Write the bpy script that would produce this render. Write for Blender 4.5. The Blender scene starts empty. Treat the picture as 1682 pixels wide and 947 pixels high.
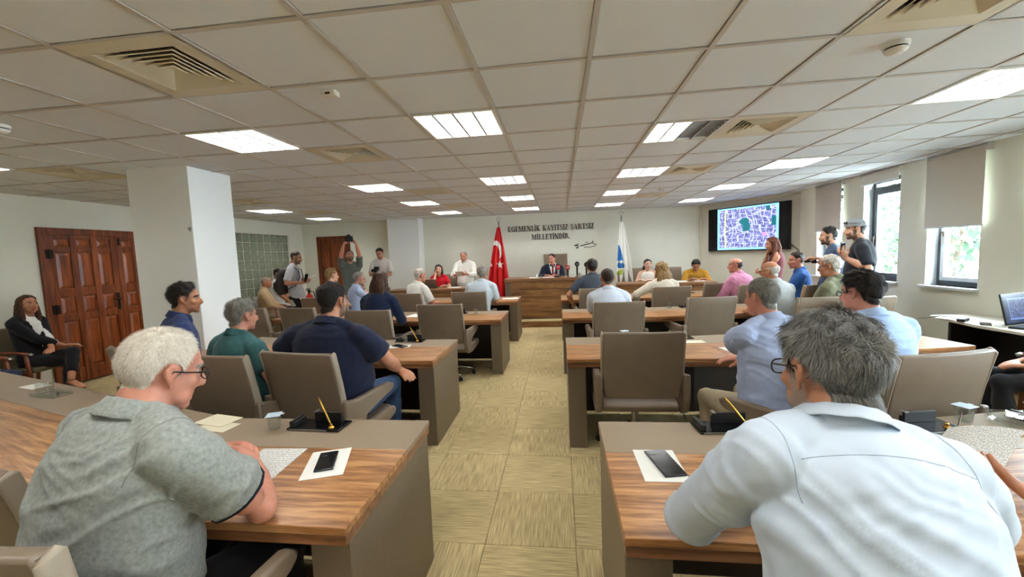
import bpy, math, random
import numpy as np
from mathutils import Vector, Matrix
from mathutils.bvhtree import BVHTree

SC = bpy.context.scene
COL = SC.collection
PI = math.pi

# ------------------------------------------------------------------ camera
HC = 1.609                                   # eye height above the carpet
F_PX, YAW, PITCH, ROLL = 668.0, 0.1199, 0.0844, -0.03724


def cam_axes():
    cy, sy, cp, sp = math.cos(YAW), math.sin(YAW), math.cos(PITCH), math.sin(PITCH)
    f = Vector((-sy * cp, cy * cp, -sp))
    r = Vector((cy, sy, 0.0))
    u = r.cross(f)
    cr, sr = math.cos(ROLL), math.sin(ROLL)
    return cr * r + sr * u, -sr * r + cr * u, f


CR, CU, CF = cam_axes()
cam_data = bpy.data.cameras.new('camera')
cam = bpy.data.objects.new('camera', cam_data)
COL.objects.link(cam)
cam_data.sensor_width = 36.0
cam_data.lens = F_PX / 1682.0 * 36.0
cam_data.clip_start = 0.05
m = Matrix.Identity(4)
for i in range(3):
    m[i][0], m[i][1], m[i][2] = CR[i], CU[i], -CF[i]
m[2][3] = HC
cam.matrix_world = m
SC.camera = cam


def pix(x, y, Y=None, z=None, X=None):
    """World point seen at photo pixel (x, y) on the plane Y=, z= or X=."""
    d = CF + (x - 841) / F_PX * CR + (473.5 - y) / F_PX * CU
    if Y is not None:
        t = Y / d.y
    elif z is not None:
        t = (z - HC) / d.z
    else:
        t = X / d.x
    return Vector((0, 0, HC)) + d * t


# ------------------------------------------------------------------ world and exposure
world = bpy.data.worlds.new('daylight')
SC.world = world
world.use_nodes = True
bg = world.node_tree.nodes['Background']
bg.inputs['Color'].default_value = (0.74, 0.87, 1.0, 1)
bg.inputs['Strength'].default_value = 28.0
SC.view_settings.view_transform = 'Standard'
SC.view_settings.look = 'None'
SC.view_settings.exposure = 1.24
SC.view_settings.gamma = 1.0
SC.view_settings.use_curve_mapping = False
LAMP = 11.5                                   # radiance of the ceiling lamps' tubes
try:
    SC.cycles.use_denoising = True
    SC.cycles.max_bounces = 11
    SC.cycles.diffuse_bounces = 8
    SC.cycles.sample_clamp_indirect = 6.0
    SC.cycles.caustics_reflective = False
    SC.cycles.caustics_refractive = False
except Exception:
    pass

# ------------------------------------------------------------------ materials


def lin(c):
    c = c / 255.0
    return c / 12.92 if c <= 0.04045 else ((c + 0.055) / 1.055) ** 2.4


def S(r, g, b):
    return (lin(r), lin(g), lin(b), 1.0)


_mats = {}


def mat(name, col=(200, 200, 200), rough=0.5, metal=0.0, emit=None, spec=None, trans=0.0, col2=None, nscale=20.0,
        stretch=(1, 1, 1), nfac=1.0, bump=0.0, bscale=200.0, coord='Object', detail=3.0, ior=1.45, sheen=0.0, bdist=0.002):
    if name in _mats:
        return _mats[name]
    mt = bpy.data.materials.new(name)
    mt.use_nodes = True
    nt = mt.node_tree
    p = nt.nodes['Principled BSDF']
    p.inputs['Base Color'].default_value = S(*col)
    p.inputs['Roughness'].default_value = rough
    p.inputs['Metallic'].default_value = metal
    p.inputs['IOR'].default_value = ior
    if spec is not None:
        p.inputs['Specular IOR Level'].default_value = spec
    if trans:
        p.inputs['Transmission Weight'].default_value = trans
    if sheen:
        p.inputs['Sheen Weight'].default_value = sheen
    if emit:
        p.inputs['Emission Color'].default_value = S(*emit[0])
        p.inputs['Emission Strength'].default_value = emit[1]
    if col2 or bump:
        tc = nt.nodes.new('ShaderNodeTexCoord')
        mp = nt.nodes.new('ShaderNodeMapping')
        mp.inputs['Scale'].default_value = stretch
        nt.links.new(tc.outputs[coord], mp.inputs['Vector'])
        if col2:
            n = nt.nodes.new('ShaderNodeTexNoise')
            n.inputs['Scale'].default_value = nscale
            n.inputs['Detail'].default_value = detail
            nt.links.new(mp.outputs[0], n.inputs['Vector'])
            r = nt.nodes.new('ShaderNodeValToRGB')
            r.color_ramp.elements[0].position = 0.5 - 0.25 * nfac
            r.color_ramp.elements[1].position = 0.5 + 0.25 * nfac
            r.color_ramp.elements[0].color = S(*col2)
            r.color_ramp.elements[1].color = S(*col)
            nt.links.new(n.outputs['Fac'], r.inputs['Fac'])
            nt.links.new(r.outputs['Color'], p.inputs['Base Color'])
        if bump:
            n2 = nt.nodes.new('ShaderNodeTexNoise')
            n2.inputs['Scale'].default_value = bscale
            n2.inputs['Detail'].default_value = 3
            nt.links.new(mp.outputs[0], n2.inputs['Vector'])
            b = nt.nodes.new('ShaderNodeBump')
            b.inputs['Strength'].default_value = bump
            b.inputs['Distance'].default_value = bdist
            nt.links.new(n2.outputs['Fac'], b.inputs['Height'])
            nt.links.new(b.outputs[0], p.inputs['Normal'])
    _mats[name] = mt
    return mt


def attr_mat(name, rough=0.6, emit=0.0, attr='tint', spec=None):
    """Colour taken from a colour attribute of the mesh (flat print or strands)."""
    if name in _mats:
        return _mats[name]
    mt = bpy.data.materials.new(name)
    mt.use_nodes = True
    nt = mt.node_tree
    p = nt.nodes['Principled BSDF']
    a = nt.nodes.new('ShaderNodeVertexColor')
    a.layer_name = attr
    p.inputs['Roughness'].default_value = rough
    if spec is not None:
        p.inputs['Specular IOR Level'].default_value = spec
    if emit:
        p.inputs['Base Color'].default_value = (0.01, 0.01, 0.01, 1)
        nt.links.new(a.outputs[0], p.inputs['Emission Color'])
        p.inputs['Emission Strength'].default_value = emit
    else:
        nt.links.new(a.outputs[0], p.inputs['Base Color'])
    _mats[name] = mt
    return mt


def wood_mat(name, c1, c2, c3, axis=0, rough=0.35, scale=1.0, seed=0.0):
    """Wood grain running along the local axis."""
    if name in _mats:
        return _mats[name]
    mt = bpy.data.materials.new(name)
    mt.use_nodes = True
    nt = mt.node_tree
    p = nt.nodes['Principled BSDF']
    p.inputs['Roughness'].default_value = rough
    tc = nt.nodes.new('ShaderNodeTexCoord')
    mp = nt.nodes.new('ShaderNodeMapping')
    st = [14.0 * scale] * 3
    st[axis] = 1.1 * scale
    mp.inputs['Scale'].default_value = st
    mp.inputs['Location'].default_value = (seed, seed * 0.7, seed * 1.3)
    nt.links.new(tc.outputs['Object'], mp.inputs['Vector'])
    n = nt.nodes.new('ShaderNodeTexNoise')
    n.inputs['Scale'].default_value = 1.6
    n.inputs['Detail'].default_value = 6
    n.inputs['Distortion'].default_value = 0.9
    nt.links.new(mp.outputs[0], n.inputs['Vector'])
    n3 = nt.nodes.new('ShaderNodeTexNoise')
    n3.inputs['Scale'].default_value = 9.0
    n3.inputs['Detail'].default_value = 3
    nt.links.new(mp.outputs[0], n3.inputs['Vector'])
    mx = nt.nodes.new('ShaderNodeMath')
    mx.operation = 'MULTIPLY_ADD'
    mx.inputs[1].default_value = 0.35
    nt.links.new(n3.outputs['Fac'], mx.inputs[0])
    sb = nt.nodes.new('ShaderNodeMath')
    sb.operation = 'SUBTRACT'
    sb.inputs[1].default_value = 0.175
    nt.links.new(n.outputs['Fac'], sb.inputs[0])
    nt.links.new(sb.outputs[0], mx.inputs[2])
    r = nt.nodes.new('ShaderNodeValToRGB')
    e = r.color_ramp.elements
    e[0].position, e[0].color = 0.32, S(*c1)
    e[1].position, e[1].color = 0.68, S(*c3)
    k = e.new(0.5)
    k.color = S(*c2)
    nt.links.new(mx.outputs[0], r.inputs['Fac'])
    nt.links.new(r.outputs['Color'], p.inputs['Base Color'])
    _mats[name] = mt
    return mt


M = {}
M['wall'] = mat('wall_paint', (229, 227, 212), 0.85, col2=(223, 221, 206), nscale=3, bump=0.08, bscale=120)
M['column'] = mat('column_paint', (238, 238, 234), 0.8, bump=0.05, bscale=120)
M['tile'] = mat('mineral_tile', (228, 233, 238), 0.9, col2=(221, 226, 231), nscale=120, bump=0.25, bscale=400)
M['grid'] = mat('grid_bar', (196, 190, 182), 0.35)
M['vent'] = mat('vent_paint', (214, 205, 182), 0.5)
M['vent_dark'] = mat('vent_dark', (26, 24, 22), 0.9)
M['lamp_white'] = mat('lamp_louvre', (235, 235, 230), 0.35)
M['louvre'] = mat('lamp_fins', (150, 150, 148), 0.4)
M['tube'] = mat('lamp_tube', (255, 250, 240), 0.5, emit=((248, 252, 255), LAMP))
M['tube_off'] = mat('lamp_unlit', (150, 152, 150), 0.3, metal=0.6)
M['plastic'] = mat('white_plastic', (228, 226, 220), 0.4)
M['black'] = mat('black_plastic', (18, 18, 19), 0.4)
M['blackgloss'] = mat('black_gloss', (10, 10, 11), 0.12)
M['rubber'] = mat('rubber', (22, 21, 20), 0.7)
M['chrome'] = mat('chrome', (205, 205, 205), 0.16, metal=1.0)
M['steel'] = mat('steel', (160, 160, 160), 0.3, metal=1.0)
M['gold'] = mat('brass', (205, 160, 70), 0.25, metal=1.0)
M['leather'] = mat('taupe_leather', (124, 107, 88), 0.42, col2=(116, 99, 81), nscale=8, bump=0.25, bscale=220)
M['leather_edge'] = mat('taupe_piping', (150, 136, 118), 0.4, bump=0.2, bscale=220)
M['taupe'] = mat('taupe_laminate', (150, 130, 107), 0.42, col2=(144, 124, 101), nscale=60)
M['panel'] = mat('taupe_panel', (112, 97, 79), 0.38, col2=(106, 91, 74), nscale=40)
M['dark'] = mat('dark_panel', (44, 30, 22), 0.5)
M['wood'] = wood_mat('walnut_top', (122, 78, 42), (166, 114, 68), (198, 148, 98), 0, 0.3, 1.35)
M['woodedge'] = wood_mat('walnut_edge', (100, 62, 36), (132, 86, 54), (150, 104, 68), 0, 0.35)
M['daiswood'] = wood_mat('dais_wood', (96, 62, 32), (132, 90, 50), (160, 116, 70), 0, 0.4, 0.9, 3.0)
M['daistop'] = wood_mat('dais_top', (110, 72, 42), (128, 86, 52), (146, 100, 62), 0, 0.35, 1.0, 7.0)
M['stepedge'] = mat('step_carpet', (190, 170, 128), 0.8)
M['redwood'] = wood_mat('mahogany', (82, 34, 12), (116, 54, 22), (142, 72, 32), 2, 0.34, 0.7, 2.0)
M['redpanel'] = wood_mat('mahogany_panel', (96, 42, 15), (130, 62, 26), (156, 80, 36), 2, 0.32, 0.8, 5.0)
M['iron'] = mat('dark_iron', (40, 30, 24), 0.45, metal=0.7)
M['frame'] = mat('window_frame', (62, 68, 72), 0.4)
M['jamb'] = mat('window_jamb', (222, 226, 230), 0.6)


def pane_mat(name, refl=0.06):
    """Thin clear pane: light passes straight through, a little is reflected."""
    mt = bpy.data.materials.new(name)
    mt.use_nodes = True
    nt = mt.node_tree
    nt.nodes.remove(nt.nodes['Principled BSDF'])
    tr = nt.nodes.new('ShaderNodeBsdfTransparent')
    tr.inputs[0].default_value = (0.94, 0.97, 0.96, 1)
    gl = nt.nodes.new('ShaderNodeBsdfGlossy')
    gl.inputs['Roughness'].default_value = 0.02
    mx = nt.nodes.new('ShaderNodeMixShader')
    mx.inputs[0].default_value = refl
    nt.links.new(tr.outputs[0], mx.inputs[1])
    nt.links.new(gl.outputs[0], mx.inputs[2])
    nt.links.new(mx.outputs[0], nt.nodes['Material Output'].inputs[0])
    return mt


M['glass'] = pane_mat('clear_glass')
M['water'] = pane_mat('plastic_cup', 0.16)
M['clearacryl'] = pane_mat('clear_acrylic', 0.22)
M['blind'] = mat('blind_cloth', (214, 210, 200), 0.9, bump=0.1, bscale=500)

M['foil'] = mat('cup_foil', (160, 190, 215), 0.35, col2=(225, 232, 238), nscale=60)

M['paper'] = mat('paper', (236, 234, 226), 0.8)
M['cream'] = mat('cream_paper', (226, 216, 188), 0.8)
M['phone'] = mat('phone_black', (24, 24, 26), 0.14)
M['phonegrey'] = mat('phone_grey', (46, 46, 48), 0.2)
M['letter'] = mat('letter_dark', (44, 40, 36), 0.5)
M['red'] = mat('extinguisher_red', (190, 28, 24), 0.35)
M['micred'] = mat('mic_red', (190, 30, 44), 0.6)
M['blockglass'] = mat('block_glass', (150, 156, 136), 0.18, col2=(126, 134, 112), nscale=14, bump=0.6, bscale=30, bdist=0.01)
M['mortar'] = mat('block_mortar', (214, 208, 192), 0.8)
M['tabletopgrey'] = mat('pale_laminate', (206, 200, 186), 0.4)
M['darkdesk'] = mat('dark_desk', (30, 25, 24), 0.45)
M['cloth_red'] = mat('flag_red', (206, 20, 26), 0.7)
M['cloth_white'] = mat('flag_white', (236, 234, 226), 0.7)
M['cloth_blue'] = mat('flag_blue', (38, 110, 176), 0.7)
M['cloth_green'] = mat('flag_green', (172, 190, 40), 0.7)
M['bark'] = mat('bark', (84, 68, 52), 0.9, col2=(60, 48, 38), nscale=12)
M['leaf'] = mat('leaf', (62, 88, 60), 0.6, col2=(34, 58, 34), nscale=3)
M['leaf2'] = mat('leaf_pale', (84, 112, 82), 0.6, col2=(50, 78, 52), nscale=3)
M['ground'] = mat('outside_ground', (206, 204, 198), 0.9, col2=(190, 188, 180), nscale=2)


def carpet_mat(name, axis):
    mt = bpy.data.materials.new(name)
    mt.use_nodes = True
    nt = mt.node_tree
    p = nt.nodes['Principled BSDF']
    p.inputs['Roughness'].default_value = 0.95
    p.inputs['Specular IOR Level'].default_value = 0.1
    tc = nt.nodes.new('ShaderNodeTexCoord')
    gm = nt.nodes.new('ShaderNodeNewGeometry')
    mp = nt.nodes.new('ShaderNodeMapping')
    st = [6.0, 6.0, 1.0]
    st[axis] = 150.0
    mp.inputs['Scale'].default_value = st
    nt.links.new(gm.outputs['Position'], mp.inputs['Vector'])
    n = nt.nodes.new('ShaderNodeTexNoise')
    n.inputs['Scale'].default_value = 1.0
    n.inputs['Detail'].default_value = 2
    nt.links.new(mp.outputs[0], n.inputs['Vector'])
    n2 = nt.nodes.new('ShaderNodeTexNoise')
    n2.inputs['Scale'].default_value = 1.3
    nt.links.new(gm.outputs['Position'], n2.inputs['Vector'])
    ad = nt.nodes.new('ShaderNodeMath')
    ad.operation = 'MULTIPLY_ADD'
    ad.inputs[1].default_value = 0.22
    nt.links.new(n2.outputs['Fac'], ad.inputs[0])
    nt.links.new(n.outputs['Fac'], ad.inputs[2])
    r = nt.nodes.new('ShaderNodeValToRGB')
    r.color_ramp.elements[0].position = 0.42
    r.color_ramp.elements[1].position = 0.80
    r.color_ramp.elements[0].color = S(150, 132, 94)
    r.color_ramp.elements[1].color = S(204, 183, 136)
    nt.links.new(ad.outputs[0], r.inputs['Fac'])
    nt.links.new(r.outputs[0], p.inputs['Base Color'])
    b = nt.nodes.new('ShaderNodeBump')
    b.inputs['Strength'].default_value = 0.35
    b.inputs['Distance'].default_value = 0.004
    nt.links.new(n.outputs['Fac'], b.inputs['Height'])
    nt.links.new(b.outputs[0], p.inputs['Normal'])
    return mt


M['carpet_a'] = carpet_mat('carpet_lengthwise', 0)
M['carpet_b'] = carpet_mat('carpet_crosswise', 1)


def text_mat(name, paper, ink, scale, axis=1):
    """Lines of small print on paper."""
    mt = bpy.data.materials.new(name)
    mt.use_nodes = True
    nt = mt.node_tree
    p = nt.nodes['Principled BSDF']
    p.inputs['Roughness'].default_value = 0.8
    tc = nt.nodes.new('ShaderNodeTexCoord')
    sep = nt.nodes.new('ShaderNodeSeparateXYZ')
    nt.links.new(tc.outputs['Object'], sep.inputs[0])
    sn = nt.nodes.new('ShaderNodeMath')
    sn.operation = 'MULTIPLY'
    sn.inputs[1].default_value = scale
    nt.links.new(sep.outputs[axis], sn.inputs[0])
    fr = nt.nodes.new('ShaderNodeMath')
    fr.operation = 'FRACT'
    nt.links.new(sn.outputs[0], fr.inputs[0])
    lt = nt.nodes.new('ShaderNodeMath')
    lt.operation = 'LESS_THAN'
    lt.inputs[1].default_value = 0.48
    nt.links.new(fr.outputs[0], lt.inputs[0])
    mp = nt.nodes.new('ShaderNodeMapping')
    st = [1, 1, 1]
    st[1 - axis] = 170.0
    st[axis] = scale * 0.5
    mp.inputs['Scale'].default_value = st
    nt.links.new(tc.outputs['Object'], mp.inputs['Vector'])
    n = nt.nodes.new('ShaderNodeTexNoise')
    n.inputs['Scale'].default_value = 1.6
    nt.links.new(mp.outputs[0], n.inputs['Vector'])
    gt = nt.nodes.new('ShaderNodeMath')
    gt.operation = 'GREATER_THAN'
    gt.inputs[1].default_value = 0.46
    nt.links.new(n.outputs['Fac'], gt.inputs[0])
    mu = nt.nodes.new('ShaderNodeMath')
    mu.operation = 'MULTIPLY'
    nt.links.new(lt.outputs[0], mu.inputs[0])
    nt.links.new(gt.outputs[0], mu.inputs[1])
    mx = nt.nodes.new('ShaderNodeMix')
    mx.data_type = 'RGBA'
    mx.inputs[6].default_value = S(*paper)
    mx.inputs[7].default_value = S(*ink)
    nt.links.new(mu.outputs[0], mx.inputs[0])
    nt.links.new(mx.outputs[2], p.inputs['Base Color'])
    return mt


M['print'] = text_mat('printed_sheet', (238, 236, 230), (132, 130, 128), 130.0)

# ------------------------------------------------------------------ mesh helpers


def frame_axes(t, side):
    t = np.asarray(t, float)
    t = t / (np.linalg.norm(t) + 1e-12)
    s = np.asarray(side, float)
    s = s - t * (s @ t)
    if np.linalg.norm(s) < 1e-5:
        s = np.array([1.0, 0.3, 0.2])
        s = s - t * (s @ t)
    s = s / np.linalg.norm(s)
    return t, s, np.cross(t, s)


class MB:
    def __init__(self):
        self.v, self.f, self.mi = [], [], []
        self.cur = 0

    def add(self, vs, fs, mi=None):
        o = len(self.v)
        self.v += [tuple(map(float, p)) for p in vs]
        self.f += [tuple(i + o for i in f) for f in fs]
        self.mi += [self.cur if mi is None else mi] * len(fs)
        return self

    def box(self, x0, x1, y0, y1, z0, z1, mi=None):
        v = [(x0, y0, z0), (x1, y0, z0), (x1, y1, z0), (x0, y1, z0), (x0, y0, z1), (x1, y0, z1), (x1, y1, z1), (x0, y1, z1)]
        return self.add(v, [(0, 3, 2, 1), (4, 5, 6, 7), (0, 1, 5, 4), (1, 2, 6, 5), (2, 3, 7, 6), (3, 0, 4, 7)], mi)

    def obox(self, c, ax, ay, az, hx, hy, hz, mi=None):
        """Box with its own axes."""
        c, ax, ay, az = (np.asarray(q, float) for q in (c, ax, ay, az))
        v = [c + sx * hx * ax + sy * hy * ay + sz * hz * az for sz in (-1, 1) for sy, sx in ((-1, -1), (-1, 1), (1, 1), (1, -1))]
        return self.add(v, [(0, 3, 2, 1), (4, 5, 6, 7), (0, 1, 5, 4), (1, 2, 6, 5), (2, 3, 7, 6), (3, 0, 4, 7)], mi)

    def prism(self, poly, z0, z1, mi=None, plane='xy'):
        """Extrude a polygon given in a plane along the remaining axis (poly counter-clockwise seen from +axis)."""
        n = len(poly)

        def pt(a, b, h):
            return {'xy': (a, b, h), 'yz': (h, a, b), 'xz': (a, h, b)}[plane]
        v = [pt(a, b, z0) for a, b in poly] + [pt(a, b, z1) for a, b in poly]
        fs = [tuple(range(n))[::-1], tuple(range(n, 2 * n))]
        for i in range(n):
            j = (i + 1) % n
            fs.append((i, j, n + j, n + i))
        if plane == 'xz':
            fs = [f[::-1] for f in fs]
        return self.add(v, fs, mi)

    def loft(self, pts, rads, side=(1, 0, 0), n=14, cap=True, mi=None, sides=None):
        pts = [np.asarray(p, float) for p in pts]
        k = len(pts)
        vs = []
        ang = np.linspace(0, 2 * PI, n, endpoint=False)
        for i in range(k):
            a, b = pts[max(i - 1, 0)], pts[min(i + 1, k - 1)]
            _, s, o = frame_axes(b - a, sides[i] if sides is not None else side)
            r = rads[i]
            ra, rb = (r, r) if np.isscalar(r) else r
            for t in ang:
                vs.append(pts[i] + s * (ra * math.cos(t)) + o * (rb * math.sin(t)))
        fs = []
        for i in range(k - 1):
            for j in range(n):
                jj = (j + 1) % n
                fs.append((i * n + j, i * n + jj, (i + 1) * n + jj, (i + 1) * n + j))
        if cap:
            fs.append(tuple(range(n))[::-1])
            fs.append(tuple(range((k - 1) * n, k * n)))
        return self.add(vs, fs, mi)

    def cyl(self, p0, p1, r0, r1=None, n=12, mi=None):
        return self.loft([p0, p1], [r0, r0 if r1 is None else r1], n=n, mi=mi, side=(0.9, 0.3, 0.2))

    def tube(self, pts, r, n=8, mi=None):
        return self.loft(pts, [r] * len(pts), n=n, mi=mi, side=(0.31, 0.2, 0.92))

    def ell(self, c, r, R=None, n=14, m=9, mi=None):
        c = np.asarray(c, float)
        r = np.asarray(r if not np.isscalar(r) else (r, r, r), float)
        vs = [np.array([0, 0, -1.0])]
        for i in range(1, m):
            a = -PI / 2 + PI * i / m
            for j in range(n):
                b = 2 * PI * j / n
                vs.append(np.array([math.cos(a) * math.cos(b), math.cos(a) * math.sin(b), math.sin(a)]))
        vs.append(np.array([0, 0, 1.0]))
        vs = [(q * r) for q in vs]
        if R is not None:
            vs = [R @ q for q in vs]
        vs = [q + c for q in vs]
        fs = []
        for j in range(n):
            fs.append((0, 1 + (j + 1) % n, 1 + j))
        for i in range(m - 2):
            for j in range(n):
                a, b = 1 + i * n + j, 1 + i * n + (j + 1) % n
                fs.append((a, b, b + n, a + n))
        L = len(vs) - 1
        o = 1 + (m - 2) * n
        for j in range(n):
            fs.append((L, o + j, o + (j + 1) % n))
        return self.add(vs, fs, mi)

    def lathe(self, prof, c=(0, 0, 0), n=20, mi=None):
        """Revolve (r, z) profile about z through c."""
        vs, fs = [], []
        k = len(prof)
        for r, z in prof:
            for j in range(n):
                a = 2 * PI * j / n
                vs.append((c[0] + r * math.cos(a), c[1] + r * math.sin(a), c[2] + z))
        for i in range(k - 1):
            for j in range(n):
                jj = (j + 1) % n
                fs.append((i * n + j, i * n + jj, (i + 1) * n + jj, (i + 1) * n + j))
        fs.append(tuple(range(n))[::-1])
        fs.append(tuple(range((k - 1) * n, k * n)))
        return self.add(vs, fs, mi)

    def mesh(self, name, mats):
        me = bpy.data.meshes.new(name)
        me.from_pydata(self.v, [], self.f)
        for mm in (mats if isinstance(mats, (list, tuple)) else [mats]):
            me.materials.append(mm)
        if any(self.mi):
            me.polygons.foreach_set('material_index', self.mi)
        me.update()
        return me


def link(name, me, parent=None, loc=None, rz=None):
    o = bpy.data.objects.new(name, me)
    COL.objects.link(o)
    if parent is not None:
        o.parent = parent
    if loc is not None:
        o.location = loc
    if rz is not None:
        o.rotation_euler = (0, 0, rz)
    return o


def obj(name, mb, mats, parent=None, bevel=0.0, smooth=False, loc=None, rz=None, seg=2):
    me = mb.mesh(name, mats)
    if smooth:
        me.polygons.foreach_set('use_smooth', [True] * len(me.polygons))
    o = link(name, me, parent, loc, rz)
    if bevel:
        b = o.modifiers.new('edge', 'BEVEL')
        b.width = bevel
        b.segments = seg
        b.limit_method = 'ANGLE'
        b.angle_limit = math.radians(40)
        me.polygons.foreach_set('use_smooth', [True] * len(me.polygons))
        try:
            me.set_sharp_from_angle(angle=math.radians(50))
        except Exception:
            pass
    return o


def tag(o, label, cat, group=None):
    o['label'], o['category'] = label, cat
    if group:
        o['group'] = group
    return o


def thing(name, label, cat, loc=(0, 0, 0), rz=0.0, group=None):
    o = link(name, None, None, loc, rz)
    o.empty_display_size = 0.1
    return tag(o, label, cat, group)


def struct(name, mb, mats, parent=None, **k):
    o = obj(name, mb, mats, parent, **k)
    o['kind'] = 'structure'
    return o


def dup(root, loc, rz, label=None, group=None):
    r = root.copy()
    COL.objects.link(r)
    r.location = loc
    r.rotation_euler = (0, 0, rz)
    if label:
        r['label'] = label
    if group:
        r['group'] = group
    for ch in list(root.children):
        c = ch.copy()
        COL.objects.link(c)
        c.parent = r
        for g in list(ch.children):
            d = g.copy()
            COL.objects.link(d)
            d.parent = c
    return r


def mirror_y(poly):
    return [(-a, b) for a, b in poly][::-1]
# ================================================================== ROOM
CH = 2.605                       # ceiling height
XL, XR, YB, YF = -6.90, 4.58, 10.35, -2.6
TX0, TY0, T = 0.179, 1.643, 0.6  # ceiling grid origin and module
rnd = random.Random(4)

# floor base and carpet tiles
b = MB().box(XL - 0.2, XR + 0.4, YF - 0.2, YB + 0.3, -0.12, -0.012)
floor = struct('floor', b, M['carpet_a'])
cx0, cy0, cs = -0.46, 3.12, 0.505
tile_me = []
for k, mm in enumerate((M['carpet_a'], M['carpet_b'])):
    q = MB()
    h = cs / 2 - 0.0012
    q.prism([(-h, -h), (h, -h), (h, h), (-h, h)], -0.012, -0.002)
    g = h - 0.004
    q.add([(-h, -h, -0.002), (h, -h, -0.002), (h, h, -0.002), (-h, h, -0.002), (-g, -g, 0), (g, -g, 0), (g, g, 0), (-g, g, 0)],
          [(4, 5, 6, 7), (0, 1, 5, 4), (1, 2, 6, 5), (2, 3, 7, 6), (3, 0, 4, 7)])
    tile_me.append(q.mesh('carpet_tile', mm))
rest = MB()
n_tiles = 0
for i in range(-14, 11):
    for j in range(-12, 16):
        x, y = cx0 + (i + 0.5) * cs, cy0 + (j + 0.5) * cs
        if x < XL + 0.2 or x > XR or y < YF or y > YB - 0.1:
            continue
        near = (-1.6 < x < 0.5 and -0.2 < y < 8.9) or (x < -2.6 and 2.2 < y < 9.2 and n_tiles < 290)
        if near:
            o = link('carpet_tile', tile_me[(i + j) % 2], floor, (x, y, 0))
            n_tiles += 1
        else:
            h = cs / 2 - 0.0012
            rest.box(x - h, x + h, y - h, y + h, -0.012, -0.0005, (i + j) % 2)
o = obj('outer_carpet_tiles', rest, [M['carpet_a'], M['carpet_b']], floor)
o['kind'] = 'stuff'

# ceiling slab, tiles, grid
ceiling = struct('ceiling', MB().box(XL - 0.2, XR + 0.4, YF - 0.2, YB + 0.3, CH + 0.16, CH + 0.3), M['wall'])
LIGHTS = [(-2, 2), (-2, 6), (-2, 9), (-2, 12), (-5, 2), (-5, 6), (-5, 9), (-5, 12), (1, 6), (1, 9), (1, 12),
          (4, 2), (4, 6), (4, 9), (4, 12), (-10, 2), (-10, 6), (-10, 9), (-10, 12)]
BEHIND = [(-2, -2), (-5, -2), (1, -2), (4, -2), (-10, -2), (-2, -5), (4, -5), (1, -5)]  # unseen lamps continuing the rows, added for their light
HALF = (1, 3)
VENTS = [(-4, 0), (-4, 3), (-4, 7), (-4, 10), (2, 0), (2, 3), (2, 6), (2, 10), (-9, 3), (-9, 7), (-9, 10)]
taken = set(LIGHTS) | set(BEHIND) | {HALF} | set(VENTS)
h = T / 2 - 0.011
q = MB().prism([(-h, -h), (h, -h), (h, h), (-h, h)], 0.004, 0.018)
q.add([(-h, -h, 0.004), (-h, h, 0.004), (h, h, 0.004), (h, -h, 0.004), (-h + .006, -h + .006, 0), (-h + .006, h - .006, 0), (h - .006, h - .006, 0), (h - .006, -h + .006, 0)],
      [(4, 5, 6, 7), (0, 1, 5, 4), (1, 2, 6, 5), (2, 3, 7, 6), (3, 0, 4, 7)])
ctile = q.mesh('ceiling_tile', M['tile'])
back = MB()
n_ct = 0
for i in range(-12, 8):
    for j in range(-7, 15):
        if (i, j) in taken:
            continue
        x, y = TX0 + (i + 0.5) * T, TY0 + (j + 0.5) * T
        if y > YB + 0.2:
            continue
        if j >= -2 and n_ct < 296 and not (j == 14) and x > -7.0 and not (j < 0 and (x < -3 or x > 3)):
            o = link('ceiling_tile', ctile, ceiling, (x, y, CH + rnd.uniform(-0.001, 0.001)))
            n_ct += 1
        else:
            back.box(x - h, x + h, y - h, y + h, CH, CH + 0.018)
o = obj('outer_ceiling_tiles', back, M['tile'], ceiling)
o['kind'] = 'stuff'
q = MB()
w = 0.012
for i in range(-12, 9):
    x = TX0 + i * T
    q.box(x - w, x + w, YF, YB, CH - 0.006, CH + 0.0, 0)
    q.box(x - 0.002, x + 0.002, YF, YB, CH, CH + 0.04)
for j in range(-7, 16):
    y = TY0 + j * T
    if y < YB:
        q.box(XL, XR, y - w, y + w, CH - 0.0055, CH + 0.0)
obj('ceiling_grid', q, M['grid'], ceiling)

# ceiling lamps
order = ['nearest the camera', 'second from the camera', 'third from the camera', 'farthest from the camera']
colname = {-10: 'row by the left wall', -5: 'row left of the vents', -2: 'row just left of the aisle',
           1: 'row just right of the aisle', 4: 'row by the windows'}


def lamp_parts(root, lit):
    a = 0.288
    f = MB()
    for s in (-1, 1):
        f.box(s * a - 0.010, s * a + 0.010, -a - .01, a + .01, -0.008, 0.05)
        f.box(-a, a, s * a - 0.010, s * a + 0.010, -0.008, 0.05)
    f.box(-a, a, -a, a, 0.052, 0.062)
    obj('lamp_housing', f, M['lamp_white'], root)
    for k in range(4):
        x = -a + (k + 0.5) * (2 * a / 4)
        t = MB().box(x - 0.058, x + 0.058, -a + .014, a - .014, 0.034, 0.05)
        obj('lamp_tube', t, M['tube'] if lit[k] else M['tube_off'], root)
    lv = MB()
    for k in range(1, 4):
        x = -a + k * (2 * a / 4)
        lv.box(x - 0.007, x + 0.007, -a, a, -0.006, 0.034)
    for k in range(1, 8):
        y = -a + k * (2 * a / 8)
        for c in range(4):
            xc = -a + (c + 0.5) * (2 * a / 4)
            lv.box(xc - 0.066, xc + 0.066, y - 0.004, y + 0.004, 0.000, 0.026)
    obj('lamp_louvre', lv, M['louvre'], root)


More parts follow.
